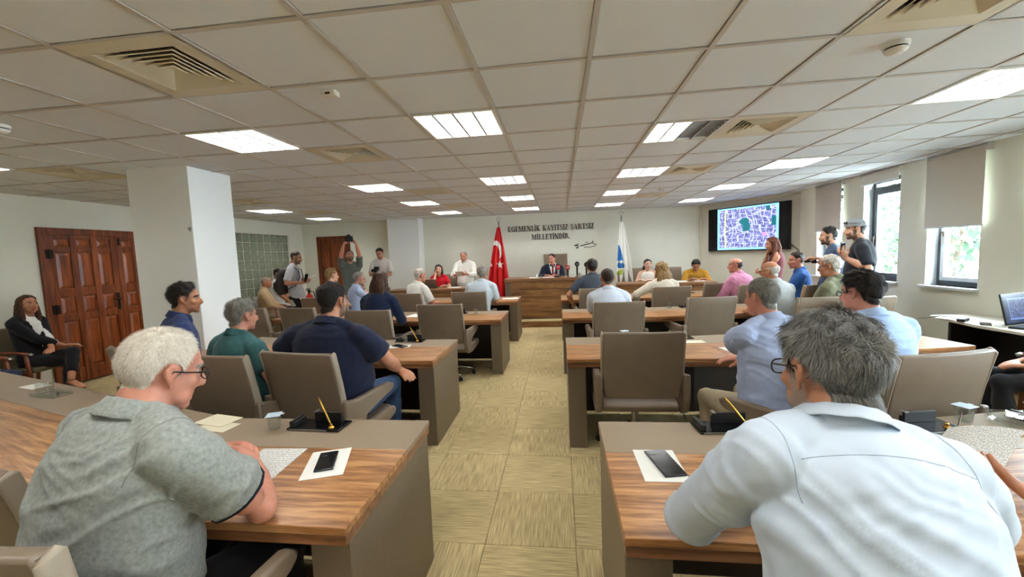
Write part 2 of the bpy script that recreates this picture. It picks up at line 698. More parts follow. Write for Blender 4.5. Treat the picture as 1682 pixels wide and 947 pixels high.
proto = None
for (i, j) in LIGHTS + BEHIND:
    x, y = TX0 + (i + 0.5) * T, TY0 + (j + 0.5) * T
    if (i, j) in BEHIND:
        lab, grp = 'ceiling lamp out of view behind the camera, %s, %s' % ({-2: 'just left of the aisle', -5: 'farther left', 1: 'just right of the aisle', 4: 'by the windows', -10: 'by the left wall'}[i], 'nearer' if j == -2 else 'farther'), 'ceiling lamps behind the camera'
    else:
        k = {2: 0, 6: 1, 9: 2, 12: 3}[j]
        if i == 1:
            lab = 'fully lit square ceiling lamp, %s of three in the %s' % (['', 'nearest', 'middle', 'farthest'][k], colname[i])
        else:
            lab = 'square louvred ceiling lamp, %s in the %s' % (order[k], colname[i])
        grp = 'square ceiling lamps'
    if proto is None:
        proto = thing('ceiling_lamp', lab, 'lamp', (x, y, CH), 0, grp)
        lamp_parts(proto, [1, 1, 1, 1])
    else:
        dup(proto, (x, y, CH), 0, lab, grp)
hl = thing('ceiling_lamp', 'half lit ceiling lamp with its right half dark, beside a square vent', 'lamp',
           (TX0 + 1.5 * T, TY0 + 3.5 * T, CH), 0, 'square ceiling lamps')
lamp_parts(hl, [1, 1, 0, 0])


# square four-way air diffusers
def vent_parts(root):
    a = 0.288
    f = MB()
    f.box(-a - .01, a + .01, -a - .01, -0.21, -0.006, 0.004)
    f.box(-a - .01, a + .01, 0.21, a + .01, -0.006, 0.004)
    f.box(-a - .01, -0.21, -0.21, 0.21, -0.006, 0.004)
    f.box(0.21, a + .01, -0.21, 0.21, -0.006, 0.004)
    obj('vent_frame', f, M['vent'], root, bevel=0.002)
    obj('vent_duct', MB().box(-0.215, 0.215, -0.215, 0.215, 0.07, 0.075), M['vent_dark'], root)
    for k in range(6):
        rb = 0.208 - k * 0.034
        rt = max(0.004, rb - 0.038)
        z0, z1 = -0.005, 0.030
        t = 0.003
        v, fs = [], []
        for rr, zz in ((rb, z0), (rb + 0.004, z0 + 0.004), (rt + 0.004, z1), (rt, z1)):
            v += [(-rr, -rr, zz), (rr, -rr, zz), (rr, rr, zz), (-rr, rr, zz)]
        for a_ in range(4):
            c_ = (a_ + 1) % 4
            for e in range(4):
                g = (e + 1) % 4
                fs.append((a_ * 4 + e, c_ * 4 + e, c_ * 4 + g, a_ * 4 + g))
        obj('vent_louvre', MB().add(v, fs), M['vent'], root)


vnames = {(-4, 0): 'large square air vent overhead on the left, nearest the camera', (-4, 3): 'square air vent between two lit lamps left of the aisle',
          (-4, 7): 'square air vent left of the aisle, before the farthest of its line', (-4, 10): 'farthest square air vent left of the aisle',
          (2, 0): 'square air vent overhead on the right, above the smoke detector', (2, 3): 'square air vent beside the half lit lamp',
          (2, 6): 'square air vent right of the aisle, between two fully lit lamps', (2, 10): 'farthest square air vent right of the aisle',
          (-9, 3): 'square air vent along the left wall in front of the big column', (-9, 7): 'square air vent by the left wall just behind the big column',
          (-9, 10): 'farthest square air vent by the left wall'}
vp = None
for (i, j) in VENTS:
    loc = (TX0 + (i + 0.5) * T, TY0 + (j + 0.5) * T, CH)
    if vp is None:
        vp = thing('ceiling_vent', vnames[(i, j)], 'vent', loc, 0, 'square ceiling vents')
        vent_parts(vp)
    else:
        dup(vp, loc, 0, vnames[(i, j)], 'square ceiling vents')


def detector(x, y, label, s=1.0):
    t = thing('smoke_detector', label, 'detector', (x, y, CH), 0, 'round ceiling detectors')
    obj('detector_base', MB().lathe([(0.056 * s, 0.0), (0.056 * s, -0.018 * s), (0.048 * s, -0.022 * s)], n=24), M['plastic'], t, smooth=False)
    obj('detector_slot', MB().lathe([(0.047 * s, -0.022 * s), (0.045 * s, -0.030 * s)], n=24), M['black'], t)
    obj('detector_cap', MB().lathe([(0.050 * s, -0.030 * s), (0.050 * s, -0.036 * s), (0.036 * s, -0.050 * s), (0.015 * s, -0.056 * s)], n=24), M['plastic'], t)


detector(1.73, 2.39, 'white round smoke detector on the ceiling below the right overhead vent')
detector(-3.74, 2.41, 'white round detector on the ceiling at the left edge of the photo')
detector(1.70, 7.12, 'small white detector on the ceiling between far right lamps', 0.8)
detector(-3.69, 7.19, 'small white detector on the ceiling near the back left door', 0.8)
t = thing('motion_sensor', 'small white box sensor on the ceiling beside the left overhead vent', 'sensor', (-1.32, 2.35, CH))
obj('sensor_body', MB().box(-0.045, 0.045, -0.03, 0.03, -0.032, 0), M['plastic'], t, bevel=0.006)
obj('sensor_lens', MB().box(-0.014, 0.014, -0.033, -0.030, -0.027, -0.017), M['black'], t)

# ---------------------------------------------------------------- walls
WT = 0.26
wz0, wz1 = 1.03, 2.50
wins = [(5.06, 5.72), (6.15, 6.82), (7.27, 7.93)]
extra = [(3.95, 4.60), (2.85, 3.50), (1.75, 2.40), (0.65, 1.30), (-0.45, 0.2)]
allw = sorted(extra + wins)
q = MB()
ys = [YF] + [v for wv in allw for v in wv] + [8.45]
for k in range(0, len(ys), 2):
    q.box(XR, XR + WT, ys[k], ys[k + 1], 0, CH + 0.2)
for a, c in allw:
    q.box(XR, XR + WT, a, c, 0, wz0)
    q.box(XR, XR + WT, a, c, wz1, CH + 0.2)
struct('wall_right', q, M['wall'])
for k, (a, c) in enumerate(allw):
    w = link('window_%d' % (k + 1), None, None, (XR, (a + c) / 2, wz0))
    w['kind'] = 'structure'
    hw, hh = (c - a) / 2, wz1 - wz0
    d0, d1 = 0.13, 0.19
    fr = MB()
    t_ = 0.055
    fr.box(d0, d1, -hw, -hw + t_, 0, hh)
    fr.box(d0, d1, hw - t_, hw, 0, hh)
    fr.box(d0, d1, -hw + t_, hw - t_, 0, t_)
    fr.box(d0, d1, -hw + t_, hw - t_, hh - t_, hh)
    ztr = 1.30
    fr.box(d0, d1, -hw + t_, hw - t_, ztr, ztr + 0.06)
    obj('window_frame', fr, M['frame'], w, bevel=0.004)
    sh = MB()
    s_ = 0.05
    sh.box(d0 - .012, d1 - .01, -hw + t_, -hw + t_ + s_, t_, ztr)
    sh.box(d0 - .012, d1 - .01, hw - t_ - s_, hw - t_, t_, ztr)
    sh.box(d0 - .012, d1 - .01, -hw + t_ + s_, hw - t_ - s_, t_, t_ + s_)
    sh.box(d0 - .012, d1 - .01, -hw + t_ + s_, hw - t_ - s_, ztr - s_, ztr)
    obj('window_sash', sh, M['jamb'] if k % 2 else M['frame'], w, bevel=0.004)
    obj('window_pane', MB().box(d0 + .02, d0 + .026, -hw + t_, hw - t_, t_, ztr), M['glass'], w)
    obj('window_pane', MB().box(d0 + .02, d0 + .026, -hw + t_, hw - t_, ztr + .06, hh - t_), M['glass'], w)
    obj('window_sill', MB().box(-0.06, d0, -hw - 0.02, hw + 0.04, -0.03, 0.0), M['jamb'], w, bevel=0.006)
    jm = MB()
    jm.box(0.002, d0, hw - 0.004, hw, 0, hh)
    jm.box(0.002, d0, -hw, -hw + 0.004, 0, hh)
    obj('window_reveal', jm, M['jamb'], w)
    hd = MB().box(d0 - .03, d0 - .012, hw - t_ - .035, hw - t_ - .015, 0.60, 0.66)
    hd.box(d0 - .045, d0 - .03, hw - t_ - .035, hw - t_ - .015, 0.50, 0.64)
    obj('window_handle', hd, M['iron'], w, bevel=0.003)


def blind(yc, half, zb, label):
    t = thing('roller_blind', label, 'blind', (XR - 0.035, yc, CH - 0.01), 0, 'roller blinds at the windows')
    q = MB().cyl((0, -half, -0.035), (0, half, -0.035), 0.028, n=14)
    obj('blind_roll', q, M['blind'], t, smooth=True)
    q = MB().box(-0.026, -0.0235, -half, half, zb - CH + 0.01, -0.03)
    obj('blind_cloth', q, M['blind'], t)
    obj('blind_rail', MB().box(-0.031, -0.019, -half, half, zb - CH - 0.008, zb - CH + 0.012), M['jamb'], t, bevel=0.003)
    for s in (-1, 1):
        obj('blind_bracket', MB().box(-0.03, 0.03, s * half - 0.006 + s * 0.008, s * half + 0.006 + s * 0.008, -0.07, 0.0), M['plastic'], t)


blind(5.335, 0.350, 1.745, 'long roller blind half closing the window nearest the laptop table')
blind(6.455, 0.345, 2.44, 'roller blind rolled almost fully up on the middle window')
blind(7.555, 0.335, 1.81, 'roller blind half closing the farthest window by the wall screen')
for k, (a, c) in enumerate(extra[:4]):
    blind((a + c) / 2, 0.32, 1.95, 'roller blind out of view on the %s window from the laptop table toward the rear' % ('first', 'second', 'third', 'fourth')[k])

# left wall, back walls, wall behind the camera
dx0, dx1 = 4.66, 6.54
gb0, gb1, gz0, gz1 = 8.02, 9.74, 0.85, 2.29
q = MB()
q.box(XL - 0.2, XL, YF, dx0, 0, CH + 0.2)
q.box(XL - 0.2, XL, dx0, dx1, 2.20, CH + 0.2)
q.box(XL - 0.2, XL, dx1, gb0, 0, CH + 0.2)
q.box(XL - 0.2, XL, gb0, gb1, 0, gz0)
q.box(XL - 0.2, XL, gb0, gb1, gz1, CH + 0.2)
q.box(XL - 0.2, XL, gb1, YB + 0.2, 0, CH + 0.2)
struct('wall_left', q, M['wall'])
bx0, bx1 = -6.50, -5.55
q = MB()
q.box(XL, bx0, YB, YB + 0.2, 0, CH + 0.2)
q.box(bx0, bx1, YB, YB + 0.2, 2.26, CH + 0.2)
q.box(bx1, 5.0, YB, YB + 0.2, 0, CH + 0.2)
struct('wall_back', q, M['wall'])
struct('wall_front', MB().box(XL - 0.2, XR + 0.3, YF - 0.2, YF, 0, CH + 0.2), M['wall'])
P0, P1 = Vector((3.37, 10.33, 0)), Vector((4.74, 8.42, 0))
dgx = (P1 - P0).normalized()
dgn = Vector((-dgx.y, dgx.x, 0))              # points out of the room
LD = (P1 - P0).length
wang = math.atan2(dgx.y, dgx.x)
q = MB().box(-0.15, LD + 0.02, 0, 0.12, 0, CH + 0.15)
struct('wall_screen', q, M['wall'], loc=P0, rz=wang)
q = MB()
q.box(0.005, 0.05, -0.03, 0.0, 0.1, 2.55)
struct('trim_1', q, M['wall'], loc=P0, rz=wang, bevel=0.004)
q = MB()
q.box(LD - 0.055, LD - 0.02, -0.03, 0.0, 0.1, 2.55)
q.box(0.05, LD - 0.055, -0.03, 0.0, 2.53, 2.56)
struct('trim_2', q, M['wall'], loc=P0, rz=wang, bevel=0.004)
q = MB().box(XL, XL + 0.012, YF, dx0 - .08, 0.0, 0.08)
q.box(XL, XL + 0.012, dx1 + .08, YB, 0.0, 0.08)
struct('baseboard_left', q, M['panel'])
struct('baseboard_right', MB().box(XR - 0.012, XR, YF, 8.4, 0, 0.08), M['panel'])
# columns
struct('column_1', MB().box(-4.36, -3.67, 3.74, 4.28, 0, CH + 0.05), M['column'], bevel=0.006)
struct('column_2', MB().box(-4.34, -3.52, 9.98, YB, 0, CH + 0.05), M['column'], bevel=0.006)
t = thing('wall_hook', 'small metal hook on the front corner of the big white column', 'hook', (-3.70, 3.74, 1.98))
obj('hook_plate', MB().box(-0.012, 0.012, -0.006, 0, -0.02, 0.02), M['steel'], t, bevel=0.002)
obj('hook_pin', MB().cyl((0, -0.006, 0), (0, -0.03, 0.004), 0.005), M['steel'], t)


# panelled doors
def leaf(parent, y0, y1, z1, cols, rows, sx, base_z=0.0, flip=False):
    """One door leaf lying in the plane x=0 (faces +x), from y0 to y1."""
    w = y1 - y0
    lf = obj('door_leaf', MB().box(-0.045, 0.0, y0 + .004, y1 - .004, base_z + 0.008, z1 - .01), M['redwood'], parent)
    st = 0.085
    pw = (w - st * (cols + 1)) / cols
    fr = MB()
    for c in range(cols + 1):
        a = y0 + c * (pw + st)
        fr.box(0, 0.016, a + .003, a + st - .003, base_z + 0.01, z1 - .012)
    zs = [base_z + 0.01] + [v for rr in rows for v in rr] + [z1 - .012]
    for c in range(cols):
        a = y0 + st + c * (pw + st)
        for k in range(0, len(zs), 2):
            fr.box(0, 0.0155, a - .003, a + pw + .003, zs[k], zs[k + 1])
    obj('door_rails', fr, M['redwood'], lf, bevel=0.006)
    for c in range(cols):
        a = y0 + st + c * (pw + st)
        for (za, zb) in rows:
            q = MB()
            e = 0.035
            v = [(0.001, a + .006, za + .006), (0.001, a + pw - .006, za + .006), (0.001, a + pw - .006, zb - .006), (0.001, a + .006, zb - .006)]
            v += [(0.013, p[1] + (e if p[1] < a + pw / 2 else -e), p[2] + (e if p[2] < (za + zb) / 2 else -e)) for p in v]
            q.add(v, [(4, 5, 6, 7), (0, 1, 5, 4), (1, 2, 6, 5), (2, 3, 7, 6), (3, 0, 4, 7)])
            obj('door_panel', q, M['redpanel'], lf)
    return lf


d1 = link('door_1', None, None, (XL + 0.01, 0, 0))
d1['kind'] = 'structure'
fr = MB()
fr.box(-0.06, 0.03, dx0, dx0 + 0.09, 0, 2.20)
fr.box(-0.06, 0.03, dx1 - 0.09, dx1, 0, 2.20)
fr.box(-0.06, 0.03, dx0 + 0.09, dx1 - 0.09, 2.11, 2.20)
obj('door_frame', fr, M['redwood'], d1, bevel=0.006)
rows = [(0.22, 0.90), (1.00, 1.24), (1.36, 1.86), (1.94, 2.05)]
obj('door_leak_stop', MB().box(-0.10, -0.061, dx0, dx1, -0.01, 2.20), M['dark'], d1)  # unseen panel added to stop daylight leaking round the leaves
leaf(d1, dx0 + 0.09, 5.62, 2.125, 3, rows, 1)
leaf(d1, 5.62, dx1 - 0.09, 2.125, 3, rows, 1)
hd = MB().box(0.016, 0.022, 5.545, 5.585, 0.98, 1.24)
hd.tube([(0.02, 5.565, 1.15), (0.06, 5.565, 1.15), (0.065, 5.50, 1.15), (0.062, 5.46, 1.145)], 0.010)
obj('door_handle', hd, M['iron'], d1)
for z in (0.35, 1.08, 1.84):
    hg = MB().box(0.030, 0.038, dx0 + 0.055, dx0 + 0.135, z - 0.06, z + 0.06)
    hg.cyl((0.04, dx0 + 0.095, z - 0.065), (0.04, dx0 + 0.095, z + 0.065), 0.010)
    obj('door_hinge', hg, M['iron'], d1)
obj('door_bolt', MB().box(0.016, 0.03, 5.64, 5.665, 1.97, 2.08), M['iron'], d1, bevel=0.003)

d2 = link('door_2', None, None, (bx1, YB + 0.03, 0), -PI / 2)
d2['kind'] = 'structure'
wdt = bx1 - bx0
fr = MB()
fr.box(-0.06, 0.045, -wdt, -wdt + 0.08, 0, 2.26)
fr.box(-0.06, 0.045, -0.08, 0, 0, 2.26)
fr.box(-0.06, 0.045, -wdt + 0.08, -0.08, 2.18, 2.26)
obj('door_frame', fr, M['redwood'], d2, bevel=0.005)
obj('door_leak_stop', MB().box(-0.10, -0.061, -wdt, 0, -0.01, 2.26), M['dark'], d2)  # unseen panel added here too, keeps daylight out of the door gaps
leaf(d2, -wdt + 0.08, -0.08, 2.195, 3, rows, 1)

# glass block window
gw = link('window_9', None, None, (XL, gb0, gz0))
gw['kind'] = 'structure'
ny, nz = 8, 7
py, pz = (gb1 - gb0) / ny, (gz1 - gz0) / nz
fr = MB()
for j in range(ny + 1):
    fr.box(-0.10, -0.010, j * py - .006, j * py + .006, 0, gz1 - gz0)
for j in range(nz + 1):
    fr.box(-0.10, -0.010, 0, gb1 - gb0, j * pz - .006, j * pz + .006)
obj('block_mortar', fr, M['mortar'], gw)
obj('block_leak_stop', MB().box(-0.13, -0.11, -0.05, gb1 - gb0 + 0.05, -0.05, gz1 - gz0 + 0.05), M['mortar'], gw)  # unseen sheet added to block daylight leaking between blocks and mortar
fr = MB()
L_, H_ = gb1 - gb0, gz1 - gz0
fr.box(-0.1, 0.015, -0.05, 0.0, -0.05, H_ + .05)
fr.box(-0.1, 0.015, L_, L_ + 0.05, -0.05, H_ + .05)
fr.box(-0.1, 0.015, 0, L_, H_, H_ + .05)
fr.box(-0.1, 0.015, 0, L_, -0.05, 0)
obj('block_frame', fr, M['wall'], gw, bevel=0.004)
hy, hz = py / 2 - .007, pz / 2 - .007
q = MB()
v = [(-0.09, sy * hy, sz * hz) for sy, sz in ((-1, -1), (1, -1), (1, 1), (-1, 1))]
v += [(-0.022, sy * hy, sz * hz) for sy, sz in ((-1, -1), (1, -1), (1, 1), (-1, 1))]
v += [(-0.010, sy * (hy - .014), sz * (hz - .014)) for sy, sz in ((-1, -1), (1, -1), (1, 1), (-1, 1))]
q.add(v, [(0, 3, 2, 1)] + [(a, (a + 1) % 4, 4 + (a + 1) % 4, 4 + a) for a in range(4)] + [(4 + a, 4 + (a + 1) % 4, 8 + (a + 1) % 4, 8 + a) for a in range(4)] + [(8, 9, 10, 11)])
gme = q.mesh('glass_block', M['blockglass'])
for a in range(ny):
    for c in range(nz):
        link('glass_block', gme, gw, (0, (a + 0.5) * py, (c + 0.5) * pz))

# platform at the front
PZ = 0.15
q = MB()
q.box(XL, -1.35, 8.55, YB, -0.01, PZ)
q.box(-1.35, 0.80, 8.78, YB, -0.01, PZ)
q.box(0.80, 3.3, 8.55, YB, -0.01, PZ)
struct('floor_platform', q, M['carpet_b'])
q = MB()
q.box(-1.35, 0.80, 8.755, 8.78, 0, PZ - 0.03)
struct('trim_3', q, M['daiswood'])
q = MB()
q.box(-1.35, 0.80, 8.74, 8.80, PZ - 0.03, PZ + 0.008)
struct('trim_4', q, M['stepedge'], bevel=0.006)

# ---------------------------------------------------------------- outside
g = struct('ground_outside', MB().box(XR + 0.6, 40, -20, 40, -4.2, -4.0), M['ground'])


def tree(x, y, h, r, label, seed, leafm):
    rr = random.Random(seed)
    t = thing('tree', label, 'tree', (x, y, -4.0), 0, 'trees outside the windows')
    q = MB().loft([(0, 0, 0), (0.05, 0.03, h * 0.4), (-0.05, 0.1, h * 0.75)], [0.22, 0.16, 0.06], n=8)
    for k in range(7):
        a = rr.uniform(0, 2 * PI)
        z = h * rr.uniform(0.35, 0.7)
        q.loft([(0, 0.03, z), (math.cos(a) * r * 0.4, math.sin(a) * r * 0.4, z + h * 0.12), (math.cos(a) * r * 0.75, math.sin(a) * r * 0.75, z + h * 0.2)], [0.08, 0.05, 0.02], n=6)
    obj('trunk', q, M['bark'], t, smooth=True)
    q = MB()
    cl = [(rr.gauss(0, r * 0.45), rr.gauss(0, r * 0.45), h * 0.66 + rr.gauss(0, h * 0.17), rr.uniform(0.35, 0.8)) for _ in range(46)]
    for (cx, cy, cz, cr_) in cl:
        for _ in range(75):
            d = Vector((rr.gauss(0, 1), rr.gauss(0, 1), rr.gauss(0, 1))).normalized() * cr_ * rr.uniform(0.5, 1)
            u = Vector((rr.gauss(0, 1), rr.gauss(0, 1), rr.gauss(0, 1))).normalized()
            w_ = u.cross(Vector((0.3, 0.2, 1))).normalized()
            p = Vector((cx, cy, cz)) + d
            l = rr.uniform(0.08, 0.14)
            q.add([p - u * l, p + w_ * l * 0.5, p + u * l, p - w_ * l * 0.5], [(0, 1, 2, 3)])
    o = obj('leaves', q, leafm, t)
    o['kind'] = 'stuff'


tree(9.2, 10.7, 7.6, 2.0, 'leafy tree outside, seen under the blind of the nearest window', 1, M['leaf'])
tree(11.0, 15.0, 6.9, 2.0, 'pale leafy tree outside, seen in the middle window', 2, M['leaf2'])
tree(11.5, 19.6, 7.5, 2.1, 'leafy tree outside the farthest window by the wall screen', 3, M['leaf'])
# ================================================================== FURNITURE
# ------------------------------------------------ council chairs
C_BACK, C_W = -0.25, 0.285


def arm_profile():
    p = [(-0.345, 0.70), (-0.22, 0.672), (0.08, 0.676), (0.17, 0.672), (0.215, 0.65), (0.205, 0.62), (0.17, 0.60), (0.02, 0.57), (-0.13, 0.53),
         (-0.14, 0.485), (-0.08, 0.468), (0.14, 0.485), (0.20, 0.475), (0.225, 0.445), (0.205, 0.41), (0.15, 0.39), (-0.10, 0.365), (-0.24, 0.37), (-0.315, 0.41), (-0.345, 0.52)]
    return p[::-1]


def build_chair(name, label, loc, rz, group, back_h=1.02):
    t = thing(name, label, 'chair', loc, rz, group)
    # backrest: leaning curved slab with a soft rim
    q = MB()
    zs = [0.505, 0.57, 0.68, 0.80, 0.92, back_h - 0.012, back_h]
    ys = [-0.270, -0.285, -0.300, -0.320, -0.345, -0.366, -0.372]
    th = [0.045, 0.058, 0.062, 0.06, 0.056, 0.05, 0.036]
    nx = 9
    v, fs = [], []
    for k, z in enumerate(zs):
        hw = C_W - (0.012 if z > back_h - 0.008 else 0) - 0.02 * (1 - min(1, (z - 0.505) / 0.2))
        for face in (0, 1):
            for i in range(nx):
                u = -1 + 2 * i / (nx - 1)
                bow = 0.022 * (1 - u * u)
                y = ys[k] - bow + (th[k] / 2 if face else -th[k] / 2)
                v.append((u * hw, y, z))
    R_ = 2 * nx
    for k in range(len(zs) - 1):
        for i in range(nx - 1):
            a = k * R_ + i
            fs.append((a, a + 1, a + 1 + R_, a + R_))
            a += nx
            fs.append((a + 1, a, a + R_, a + 1 + R_))
        for i in (0, nx - 1):
            a, c = k * R_ + i, k * R_ + nx + i
            fs.append((a, a + R_, c + R_, c) if i == 0 else (a, c, c + R_, a + R_))
    top = (len(zs) - 1) * R_
    for i in range(nx - 1):
        fs.append((i + 1, i, nx + i, nx + i + 1))
        fs.append((top + i, top + i + 1, top + nx + i + 1, top + nx + i))
    q.add(v, fs)
    obj('backrest', q, M['leather'], t, bevel=0.010, seg=3)
    # rim that runs down the side edge of the back and turns forward into the arm
    for s in (-1, 1):
        q = MB()
        q.prism(arm_profile(), s * 0.312 - 0.026, s * 0.312 + 0.026, plane='yz')
        obj('armrest', q, M['leather'], t, bevel=0.014, seg=3)
        q = MB()
        x = s * (C_W + 0.004)
        q.loft([(x, ys[k] - 0.003, zs[k] if k < 6 else back_h - 0.004) for k in range(1, 7)], [(0.010, 0.027)] * 5 + [(0.008, 0.02)], side=(1, 0, 0), n=10)
        obj('back_rim', q, M['leather_edge'], t, smooth=True)
    q = MB()
    q.prism([(-0.24, 0.375), (0.20, 0.385), (0.245, 0.41), (0.25, 0.44), (0.22, 0.475), (0.0, 0.470), (-0.22, 0.455), (-0.265, 0.42)][::1], -0.284, 0.284, plane='yz')
    obj('seat', q, M['leather'], t, bevel=0.016, seg=3)
    q = MB().cyl((0, 0, 0.30), (0, 0, 0.378), 0.022, n=14)
    q.cyl((0, 0, 0.10), (0, 0, 0.30), 0.028, n=14)
    q.box(-0.10, 0.10, -0.12, 0.12, 0.355, 0.378)
    obj('gas_column', q, M['steel'], t)
    for k in range(5):
        a = 2 * PI * k / 5 + 0.35
        d = Vector((math.cos(a), math.sin(a), 0))
        q = MB().loft([d * 0.02 + Vector((0, 0, .125)), d * 0.14 + Vector((0, 0, .118)), d * 0.27 + Vector((0, 0, .088)), d * 0.30 + Vector((0, 0, .076))],
                      [(0.030, 0.022), (0.024, 0.017), (0.018, 0.013), (0.014, 0.010)], side=(-d.y, d.x, 0), n=10)
        lg = obj('base_leg', q, M['chrome'], t, smooth=True)
        p = d * 0.295
        sd = Vector((-d.y, d.x, 0))
        q = MB()
        for s in (-1, 1):
            q.cyl(p + sd * s * 0.008 + Vector((0, 0, 0.027)), p + sd * s * 0.026 + Vector((0, 0, 0.027)), 0.027, n=12)
        q.cyl(p + Vector((0, 0, 0.03)), p + Vector((0, 0, 0.08)), 0.008)
        obj('caster', q, M['rubber'], lg)
    return t


CHAIR0 = None


def chair(x, y, deg, label, z=0.0):
    global CHAIR0
    grp = 'taupe leather council chairs'
    if CHAIR0 is None:
        CHAIR0 = build_chair('council_chair', label, (x, y, z), math.radians(deg), grp)
        return CHAIR0
    return dup(CHAIR0, (x, y, z), math.radians(deg), label, grp)


# ------------------------------------------------ council desks
DD, DSPLIT, DTOP = 0.85, 0.53, 0.75


def desk(side, x0, y0, L, ang, label, first, labelB=None, LB=0.0):
    """Straight unit by the aisle and, past the mitre, an angled unit (side = +1 right of the aisle, -1 left)."""
    th = math.radians(ang) / 2
    e = DD * math.tan(th)
    tt = math.tan(th)

    def unit(name, lab, origin, rot, xa, xb, mit_a, mit_b, end_a, end_b):
        # local x along the desk away from the aisle, y from the sitter to the back; mit_* give the extra length per metre before the back edge
        t = thing(name, lab, 'desk', origin, rot * side, 'council desks')

        def xs(end, y):
            return (xa - mit_a * (DD - y)) if end == 0 else (xb + mit_b * (DD - y))

        def poly(ya, yb, inset=0.0):
            i0, i1 = (inset if end_a else 0.0), (inset if end_b else 0.0)
            pl = [(xs(0, ya) + i0, ya), (xs(1, ya) - i1, ya), (xs(1, yb) - i1, yb), (xs(0, yb) + i0, yb)]
            pl = [(px - px0, py) for px, py in pl]
            return pl if side > 0 else mirror_y(pl)
        px0 = 0.0
        q = MB().prism(poly(0, DSPLIT - 0.0015), 0.722, DTOP)
        obj('wood_top', q, M['wood'], t, bevel=0.0025)
        q = MB().prism(poly(DSPLIT, DD), 0.722, DTOP)
        obj('taupe_top', q, M['taupe'], t, bevel=0.0025)
        q = MB().prism(poly(0.003, DD - 0.003, 0.003), 0.684, 0.7205)
        obj('edge_band', q, M['woodedge'], t, bevel=0.002)
        for end, on in ((0, end_a), (1, end_b)):
            if not on:
                continue
            w = 0.148
            ya, yb = 0.03, DD - 0.03
            xa_, xb_ = (xs(0, ya) + 0.004, xs(0, ya) + w) if end == 0 else (xs(1, yb) - w, xs(1, yb) - 0.004)
            pl = [(xa_, ya), (xb_, ya), (xb_, yb), (xa_, yb)]
            pl = pl if side > 0 else mirror_y(pl)
            q = MB().prism(pl, 0.0, 0.684)
            obj('end_panel', q, M['panel'], t, bevel=0.004)
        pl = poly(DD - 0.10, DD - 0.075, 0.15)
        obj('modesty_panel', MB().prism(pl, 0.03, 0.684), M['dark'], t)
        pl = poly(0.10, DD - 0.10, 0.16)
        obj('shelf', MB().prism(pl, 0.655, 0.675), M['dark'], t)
        return t

    unit('council_desk', label, (x0, y0, 0), 0.0, 0.0, L, 0.0, tt if LB else 0.0, True, not LB)
    if LB:
        pv = Vector((x0 + side * L, y0 + DD, 0))
        rot = math.radians(ang)
        # unit B: its back-left corner is the pivot; local y=DD is the back edge
        off = Vector((0, -DD, 0))
        off = Matrix.Rotation(rot * side, 4, 'Z') @ off
        unit('council_desk', labelB, pv + off, rot, 0.0, LB, tt, 0.0, False, True)


SP = 2.054
RY = [1.18 + SP * r for r in range(4)]
LY = [1.166 + SP * r for r in range(4)]
ordn = ['nearest the camera', 'second from the camera', 'third from the camera', 'fourth, closest to the dais']
RX = [0.17, 0.035, 0.01, 0.0]
LX = [-0.71, -1.075, -0.80, -0.80]
RB = [2.3, 1.9, 2.2, 2.3]
LBs = [3.2, 1.25, 2.3, 1.3]
RL = [1.15, 1.2, 1.2, 1.2]
LL = [1.15, 1.2, 1.2, 1.2]
RA, LA = [12, 10, 8, 8], [17, 12, 10, 10]
for r in range(4):
    desk(1, RX[r], RY[r], RL[r], RA[r], 'straight walnut and taupe desk right of the aisle, %s' % ordn[r], r == 0,
         'angled desk extending the right hand desk row that is %s' % ordn[r], RB[r])
    desk(-1, LX[r], LY[r], LL[r], LA[r], 'straight walnut and taupe desk left of the aisle, %s' % ordn[r], r == 0,
         'angled desk extending the left hand desk row that is %s' % ordn[r], LBs[r])


def desk_z():
    return DTOP + 0.0005


# ------------------------------------------------ dais desk
t = thing('dais_desk', 'tall wooden dais desk with vertical taupe corner under the wall slogan', 'desk', (-0.40, 9.0, PZ))
obj('dais_top', MB().box(-0.86, 1.12, -0.03, 0.66, 0.835, 0.90), M['daistop'], t, bevel=0.004)
for k in range(4):
    z0 = 0.02 + k * 0.2035
    obj('front_board', MB().box(-0.72, 1.10, 0.0, 0.022, z0, z0 + 0.2015), M['daiswood'], t, bevel=0.0015)
obj('corner_post', MB().box(-0.84, -0.722, 0.0, 0.6, 0.0, 0.835), M['panel'], t, bevel=0.004)
obj('side_panel', MB().box(1.06, 1.10, 0.022, 0.6, 0.0, 0.835), M['daiswood'], t)

# side desks on the platform
for (nm, lab, x, y, w, dg) in (('side_desk', 'long side desk left of the flag with the woman in red behind it', -2.95, 8.62, 1.75, 4),
                               ('side_desk', 'long side desk right of the white flag facing the room', 2.15, 8.62, 1.95, -6)):
    t = thing(nm, lab, 'desk', (x, y, PZ), math.radians(dg), 'side desks at the front')
    obj('desk_top', MB().box(-w / 2, w / 2, 0, 0.6, 0.70, 0.75), M['daistop'], t, bevel=0.004)
    obj('front_panel', MB().box(-w / 2 + .03, w / 2 - .03, 0.03, 0.055, 0.03, 0.70), M['daiswood'], t)
    for s in (-1, 1):
        obj('end_panel', MB().box(s * (w / 2 - .05) - .02, s * (w / 2 - .05) + .02, 0.055, 0.56, 0.0, 0.70), M['panel'], t, bevel=0.003)

